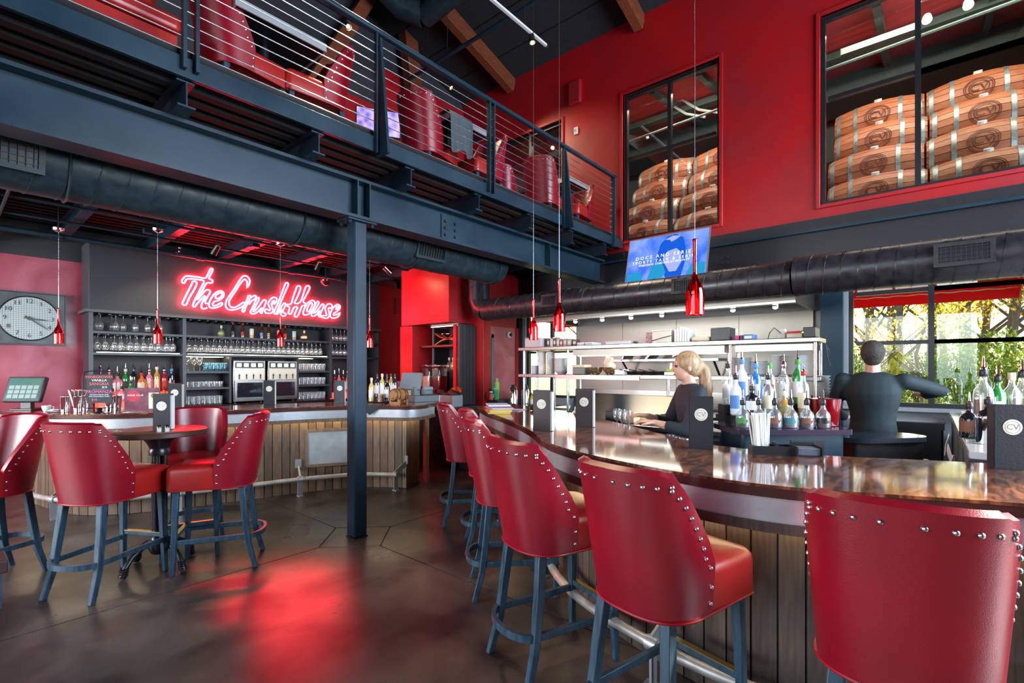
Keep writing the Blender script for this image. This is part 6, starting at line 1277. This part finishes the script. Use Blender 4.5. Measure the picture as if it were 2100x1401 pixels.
nt = UPM.node_tree; b = nt.nodes['Principled BSDF']; tc = nt.nodes.new('ShaderNodeTexCoord'); ck_ = nt.nodes.new('ShaderNodeTexVoronoi'); ck_.inputs['Scale'].default_value = 9; cr = nt.nodes.new('ShaderNodeValToRGB'); cr.color_ramp.elements[0].color = (.06,.03,.45,1); cr.color_ramp.elements[1].color = (.75,.6,.9,1); nt.links.new(tc.outputs['Object'], ck_.inputs['Vector']); nt.links.new(ck_.outputs['Distance'], cr.inputs[0]); nt.links.new(cr.outputs[0], b.inputs['Emission Color'])
O('cabinet', MB().box(-.36,.36,0,.04,-.22,.22), BLACKP, us); O('screen', MB().box(-.345,.345,-.004,0,-.205,.205), UPM, us); O('mount', MB().box(-.04,.04,.04,.16,-.04,.04), BLACKM, us)
q = atX(1182, 192, XW); t = T('wall_speaker', 'red painted speaker box on the red wall above the railing end', 'speaker', (XW, q.y, q.z)); O('box', MB().box(-.07,0,-.11,.11,-.19,.19), RED, t, bev=.01); O('grille', MB().box(-.078,-.07,-.095,.095,-.17,.17), M('red_grille', (.28,.008,.012), .6), t)
q = atX(1182, 269, XW); t = T('wall_sensor', 'small white sensor on the red wall above the railing end', 'sensor', (XW, q.y, q.z)); O('case', MB().box(-.03,0,-.035,.035,-.06,.06), WHITE, t, bev=.008); O('lens', MB().box(-.034,-.03,-.015,.015,-.02,.02), M('lens_grey', (.4,.4,.42), .3), t)
# ---------------------------------------------------------------- spot lamps
def spot_lamp(loc, aim, lab, e=50, col=(1,.80,.52), cone=75, body=BLACKM, real=True):
    loc = Vector(loc); d = (Vector(aim)-loc).normalized(); t = T('spot_lamp', lab, 'spot lamp', loc)
    O('can', MB().tube([tuple(-d*.13), (0,0,0)], [.035,.042], 14, caps=False), body, t); O('can_back', MB().tube([tuple(-d*.135), tuple(-d*.128)], .035, 14), body, t); O('bulb', MB().sphere(-d*.03, .024, 10, 8), WARMBULB, t); O('stem', MB().cyl(tuple(-d*.10), tuple(-d*.10+Vector((0,0,.10))), .008, n=6), body, t)
    if real: light('spot_beam', 'SPOT', loc+d*.02, e, col, .03, aim=aim, spot=R(cone), blend=.6)
tk = T('track_rail', 'white lighting track hung under the roof above the mezzanine edge', 'lighting track', (0, 4.03, 5.99)); O('rail', MB().box(-.5,5.46,-.018,.018,-.015,.015), WHITE, tk); O('end_cap', MB().box(5.46,5.50,-.02,.02,-.018,.018), CHROME, tk)
for x in (1.0, 3.2, 5.0): O('hanger', MB().cyl((x,0,.015),(x,0,zr(x)-5.99), .004, n=5), CABLE, tk)
tk2 = T('track_rail', 'dark lighting track over the upstairs tables', 'lighting track', (0, 6.0, 6.27)); O('rail', MB().box(-.5,6.0,-.018,.018,-.015,.015), BLACKM, tk2)
for x in (1.0, 3.0, 5.0): O('hanger', MB().cyl((x,0,.015),(x,0,zr(x)-6.27), .004, n=5), BLACKM, tk2)
spot_lamp((5.16,4.03,5.87), (5.6,3.4,1.0), 'lit spot lamp at the end of the white track', 260); spot_lamp((3.0,4.03,5.87), (2.4,1.4,.8), 'lit spot lamp midway along the white track', 260)
spot_lamp((5.50,6.0,6.15), (6.8,4.6,4.4), 'lit spot lamp seen just above the handrail upstairs', 120); spot_lamp((3.62,6.0,6.15), (3.8,4.2,4.0), 'lit spot lamp upstairs in front of the timber brace', 120)
q = atY(437, 521, 7.2); spot_lamp(q, (1.9,8.3,1.6), 'lit spot lamp above the first letters of the neon sign', 34); q = atY(649, 553, 7.2); spot_lamp(q, (3.6,8.4,1.4), 'lit spot lamp above the end of the neon sign', 34)
q = atY(790, 573, 6.6); spot_lamp((4.55,6.35,2.98), (5.15,6.2,2.45), 'spot lamp washing the red soffit right of the column', 9, (1,.80,.45), 95, body=CHROME)
for x, y in ((1.6,7.0),(2.7,6.75)): O('junction_box', MB().cb((x,y,3.12),(.09,.09,.05)), STEEL_BLK, mz)
q = atY(668, 580, 7.6); t = T('dome_mirror', 'small red-lit dome hanging below the pipe at the right of the sign', 'dome', (q.x, 7.6, q.z)); O('dome', MB().lathe([(.085,.05),(.085,.03),(.07,-.01),(.04,-.04),(.005,-.05)], 20), M('smoked_dome', (.05,.01,.012), .1, coat=.5), t); O('rod', MB().cyl((0,0,.05),(0,0,3.16-q.z), .01, n=6), BLACKM, t)
# ================================================================ BARREL LOFT added behind the upper windows for their print and reflections
lf_ = MB(); lf_.box(7.02,10.2,-4.0,7.0,3.1,3.2)
struct(O('floor_loft', lf_, M('loft_floor', (.12,.10,.08), .7)))
struct(O('wall_loft', MB().box(10.2,10.3,-4.0,7.0,3.1,7.4).box(7.02,10.2,-4.1,-4.0,3.1,7.4).box(7.02,10.2,7.0,7.1,3.1,7.4), M('loft_wall', (.075,.10,.09), .7, col2=(.10,.12,.10), nscale=1.5)))
lc = struct(O('ceiling_reflection', MB().add([(7.02,-4,5.80),(10.2,-4,6.25),(10.2,7,6.25),(7.02,7,5.80),(7.02,-4,5.88),(10.2,-4,6.33),(10.2,7,6.33),(7.02,7,5.88)], [(0,1,2,3),(7,6,5,4),(0,4,5,1),(1,5,6,2),(2,6,7,3),(3,7,4,0)]), M('reflection_red', (.70,.07,.08), .6)))  # red ceiling and beams stand in for the reflection on the panes
GB = M('reflection_beam', (.07,.10,.09), .5)
for y in (-1.6, -.6, .45, 2.5, 3.2, 5.2): O('rafter', MB().bar((7.05,y,5.75),(10.1,y,6.20), .08,.10), GB, lc)
O('purlin', MB().box(8.1,8.25,-3.9,6.9,5.82,5.92), GB, lc); O('purlin', MB().box(9.2,9.9,-3.9,6.9,5.75,6.15), GB, lc); O('truss', MB().box(7.55,7.68,.1,.85,5.55,5.63), GB, lc)
for y in (2.95, 3.15): O('conduit', MB().tube([(8.0,y+.4,6.0),(7.9,y+.1,5.9),(7.8,y-.2,5.6),(7.8,y-.5,5.45)], .02, 6), PIPEG, lc)
O('bracing_pipe', MB().tube([(7.5,-3.9,5.55),(7.5,3.9,5.30)], .02, 6), GB, lc)
for y in (.0,-.35): O('loft_spot', MB().tube([(7.5,y,5.62),(7.42,y,5.54)], [.04,.05], 12), WHITE, lc)
light('added_loft_light', 'AREA', (7.25, -.3, 5.68), 60, (1,.88,.72), 2.4, .25, aim=(8.1,-.3,4.0)); light('added_loft_light', 'AREA', (7.25, 2.86, 5.68), 32, (1,.88,.72), 1.2, .25, aim=(8.1,2.86,4.0)); light('added_loft_light', 'AREA', (7.25, 5.4, 5.68), 18, (1,.88,.72), 1.2, .25, aim=(8.1,5.4,4.0))  # unseen area lights added to brighten the barrels
rk = T('barrel_rack', 'stepped dark rack that carries the wine barrels behind the upper windows', 'rack', (0,0,0)); 
for k in range(4): O('step', MB().box(7.40+.30*k,7.69+.30*k if k < 3 else 9.0,-2.6,4.1,3.2,3.21+.42*k), BLACKM, rk)
BARR = M('barrel_oak', (.52,.18,.075), .5, col2=(.36,.10,.045), nscale=5, stretch=(9,1,9), bump=.1); HOOP = M('barrel_hoop', (.42,.45,.45), .45, .7, col2=(.25,.28,.28), nscale=20); BRAND = M('branding', (.09,.018,.016), .6)
def barrel_parts(t, L=.95, r=.335):
    YZ = Matrix.Rotation(R(90), 3, 'X'); h = L/2; n = 22
    rad = lambda v: r*(1-.20*(abs(v)/h)**2)
    for k in range(n):
        a0, a1 = 2*math.pi*k/n+.012, 2*math.pi*(k+1)/n-.012; vs = []; N = 8
        for i in range(N+1):
            v = -h+L*i/N
            for rr_ in (rad(v)-.03, rad(v)):
                for a in (a0, a1): vs.append((rr_*math.cos(a), v, rr_*math.sin(a)))
        fs = [(0,1,3,2), (4*N+2,4*N+3,4*N+1,4*N)]
        for i in range(N):
            b_ = 4*i; fs += [(b_+2,b_+3,b_+7,b_+6),(b_,b_+4,b_+5,b_+1),(b_,b_+2,b_+6,b_+4),(b_+1,b_+5,b_+7,b_+3)]
        O('stave', MB().add(vs, fs), BARR, t)
    for v in (-h+.045,-h*.50,h*.50,h-.045):
        O('hoop', MB().lathe([(rad(v-.024)+.001,v-.024),(rad(v-.024)+.005,v-.022),(rad(v+.024)+.005,v+.022),(rad(v+.024)+.001,v+.024)], 36, caps=False, mat=Matrix.Rotation(R(-90),3,'X')), HOOP, t)
    for s_ in (-1,1): O('barrel_head', MB().lathe([(.001,s_*(h-.03)),(rad(h)-.02,s_*(h-.03))], 28, caps=False, mat=Matrix.Rotation(R(-90),3,'X')), BARR, t)
    a = R(118); O('bung', MB().tube([((r-.01)*math.cos(a),0,(r-.01)*math.sin(a)),((r+.025)*math.cos(a),0,(r+.025)*math.sin(a))], [.045,.04], 14), WHITE, t)
    # branded roundel on the belly
    a = R(172); c = Vector((r*math.cos(a),0,r*math.sin(a))); nrm = Vector((math.cos(a),0,math.sin(a))); tz = Vector((0,-1,0)); ty = nrm.cross(tz)*1
    for q_ in (.135,.118,.09):
        O('brand_ring', MB().tube([c+tz*q_*math.cos(2*math.pi*k/32)+ty*q_*math.sin(2*math.pi*k/32)+nrm*(.004-.5*(q_*math.sin(2*math.pi*k/32))**2/r) for k in range(32)], .0035, 4, closed=True), BRAND, t)
    o = link('brand_monogram', text_mesh('CV', .13, .002), BRAND, t); 
    ty2 = ty if ty.z > 0 else -ty
    o.matrix_local = Matrix(((tz.x,ty2.x,nrm.x,c.x+nrm.x*.006),(tz.y,ty2.y,nrm.y,c.y+nrm.y*.006),(tz.z,ty2.z,nrm.z,c.z+nrm.z*.006),(0,0,0,1)))
pb = None; rows = ('front bottom','second','third','topmost')
for col_i, (yc, nm) in enumerate(((.47,'left column behind the big upper window'),(-.50,'middle column behind the big upper window'),(-1.47,'right column behind the big upper window'),(3.40,'left column behind the narrow upper window'),(2.43,'right column behind the narrow upper window'))):
    for k in range(4):
        loc = (7.42+.30*k, yc+.03*(k%2), 3.53+.42*k); lab = '%s oak wine barrel in the %s' % (rows[k], nm)
        if pb is None: pb = T('wine_barrel', lab, 'barrel', loc, 0, 'wine barrels behind the upper windows'); barrel_parts(pb)
        else: dup(pb, loc, 0, lab)
# ================================================================ OUTSIDE
gr_ = struct(O('ground', MB().box(XW+.2,60,-40,40,-.3,-.05), M('lawn', (.16,.20,.05), .9, col2=(.28,.24,.08), nscale=1.5, bump=.3, bscale=30)))
rd = struct(O('ground_road', MB().box(19.5,21,-40,40,-.05,-.04), M('asphalt', (.25,.25,.26), .8)))
def leafm(name, c):
    m = bpy.data.materials.new(name); m.use_nodes = True; nt = m.node_tree; nt.nodes.clear(); o = nt.nodes.new('ShaderNodeOutputMaterial'); d = nt.nodes.new('ShaderNodeBsdfDiffuse'); tl = nt.nodes.new('ShaderNodeBsdfTranslucent'); mx = nt.nodes.new('ShaderNodeMixShader')
    d.inputs[0].default_value = (*c,1); tl.inputs[0].default_value = (*[min(1,x*1.5) for x in c],1); mx.inputs[0].default_value = .55; nt.links.new(d.outputs[0], mx.inputs[1]); nt.links.new(tl.outputs[0], mx.inputs[2]); nt.links.new(mx.outputs[0], o.inputs[0]); return m
AWN = leafm('awning_red', (.60,.022,.025))
def awning(y0, y1, lab):
    t = T('awning', lab, 'awning', (0,0,0)); O('canopy', MB().add([(7.05,y0,3.0),(8.0,y0,2.50),(8.0,y1,2.50),(7.05,y1,3.0),(7.05,y0,3.012),(8.0,y0,2.512),(8.0,y1,2.512),(7.05,y1,3.012)], [(0,1,2,3),(7,6,5,4),(0,4,5,1),(1,5,6,2),(2,6,7,3),(3,7,4,0)]), AWN, t)
    O('valance', MB().box(7.995,8.003,y0,y1,2.31,2.50), AWN, t); O('cord', MB().tube([(7.985,y0+(y1-y0)*k/24,2.43+.006*math.sin(k*2)) for k in range(25)], .006, 5), CREAM, t)
    for s_ in (y0, y1): O('side_flap', MB().add([(7.05,s_,3.0),(8.0,s_,2.5),(8.0,s_,2.31),(7.05,s_,2.75),(7.05,s_+.006,3.0),(8.0,s_+.006,2.5),(8.0,s_+.006,2.31),(7.05,s_+.006,2.75)], [(0,1,2,3),(7,6,5,4),(0,4,5,1),(1,5,6,2),(2,6,7,3),(3,7,4,0)]), AWN, t)
    for k in range(3): y = y0+(y1-y0)*(k+.5)/3; O('frame_arm', MB().bar((7.05,y,2.96),(7.98,y,2.48), .02,.02), BLACKM, t)
awning(-.80, .80, 'red fabric awning outside the big lower window'); awning(4.25, 5.65, 'red fabric awning outside the far kitchen window')
BARK = M('bark', (.16,.12,.095), .9, col2=(.09,.07,.055), nscale=8, bump=.4); LEAF = [leafm('leaf_'+n_, c) for n_, c in (('gold', (.60,.42,.05)), ('orange', (.58,.24,.04)), ('lime', (.36,.42,.06)), ('green', (.12,.22,.04)))]
def leaves(mb, c, rad, n, size):
    for _ in range(n):
        v = Vector((random.gauss(0,1), random.gauss(0,1), random.gauss(0,1))); v = v.normalized()*random.random()**.45
        p_ = Vector(c)+Vector((v.x*rad[0], v.y*rad[1], v.z*rad[2])); s_ = size*random.uniform(.6,1.2); m_ = Euler((random.uniform(0,6.28), random.uniform(0,6.28), random.uniform(0,6.28))).to_matrix()
        mb.m = 0 if random.random() < .6 else 1
        mb.add([p_+m_ @ Vector(q_) for q_ in ((-s_,0,0),(0,-s_*.5,0),(s_,0,0),(0,s_*.5,0))], [(0,1,2,3)])
def tree(x, y, h, r, lab, cols, nb=9, nl=800, ls=.10, spread=.9, lo=.35):
    t = T('tree', lab, 'tree', (x,y,-.05), 0, 'trees beyond the lawn'); tr = MB(); pts = [(random.uniform(-.1,.1)*k, random.uniform(-.1,.1)*k, h*k/5) for k in range(6)]; tr.tube(pts, [r,r*.85,r*.72,r*.55,r*.4,r*.2], 9); O('trunk', tr, BARK, t)
    br = MB(); lv = MB()
    for k in range(nb):
        z0 = h*random.uniform(lo,.92); a = random.uniform(0,6.28); l = h*random.uniform(.16,.30)*spread; p0 = Vector((0,0,z0)); p1 = p0+Vector((math.cos(a)*l*.6, math.sin(a)*l*.6, l*.6)); p2 = p1+Vector((math.cos(a+.3)*l*.5, math.sin(a+.3)*l*.5, l*.45)); br.tube([p0,p1,p2], [r*.35,r*.2,r*.06], 6)
        p3 = p1+Vector((math.cos(a-.8)*l*.4, math.sin(a-.8)*l*.4, l*.3)); br.tube([p1,p3], [r*.15,r*.05], 5); leaves(lv, p2, (l*.55,)*3, nl//nb, ls); leaves(lv, p3, (l*.4,)*3, nl//nb//2, ls)
    stuff(O('branches', br, BARK, t)); o = O('foliage', lv, [LEAF[cols[0]], LEAF[cols[1]]], t); stuff(o)
random.seed(11)
tree(13.6, 1.0, 4.4, .06, 'slim golden tree nearest the big window', (0,2), 12, 1500, .042, 1.2, .25); tree(14.4, .05, 4.6, .05, 'slim tree with thin pale branches right behind the man', (0,1), 10, 1100, .042, 1.2, .25)
for k, (x, y, h, r, lab, c) in enumerate(((27,.9,10,.22,'grey-trunked tree left of the window mullion',(0,1)),(26,-1.2,11,.24,'tall orange-leaved tree right of the window mullion',(1,0)),(25,-2.3,10,.20,'straight dark tree behind the right bottles',(0,1)),(29,-.1,12,.22,'bare tall tree at the back of the wood',(1,2)),(28,-3.2,11,.22,'golden tree at the right side of the wood',(0,2)),(29,2.2,11,.25,'orange tree at the left side of the wood',(1,0)),(30,-5,12,.26,'tree beyond the right window edge',(0,1)),(30,4.5,12,.26,'tree behind the grey kitchen wall',(0,2)),(26,15,10,.26,'tree outside the far kitchen window',(2,0)),(33,1.4,12,.2,'farther golden tree left in the wood',(0,1)),(33,-2.2,12,.2,'farther orange tree right in the wood',(1,0)),(36,-.6,13,.2,'farthest tree in the middle of the wood',(0,2)),(35,-4.2,13,.2,'farthest tree right in the wood',(1,2)))): tree(x, y, h, r, lab, c, 16, 4200, .085, 1.0, .18)
def shrub(x, y, r, h, lab, cols):
    t = T('shrub', lab, 'shrub', (x,y,-.05), 0, 'hedge along the road'); lv = MB(); leaves(lv, (0,0,h*.5), (r,r,h*.55), 2400, .07); stuff(O('foliage', lv, [LEAF[cols[0]], LEAF[cols[1]]], t)); m = MB()
    for k in range(5): m.tube([(0,0,0),(r*.4*math.cos(k*1.3), r*.4*math.sin(k*1.3), h*.7)], [.04,.01], 5)
    O('stems', m, BARK, t)
for k in range(9): shrub(22.6+random.uniform(-.4,.6), 3.4-1.05*k, .95, random.uniform(2.0,2.9), '%s shrub from the left in the roadside hedge' % where[k], ((2,3),(3,2),(2,0),(3,2))[k%4])
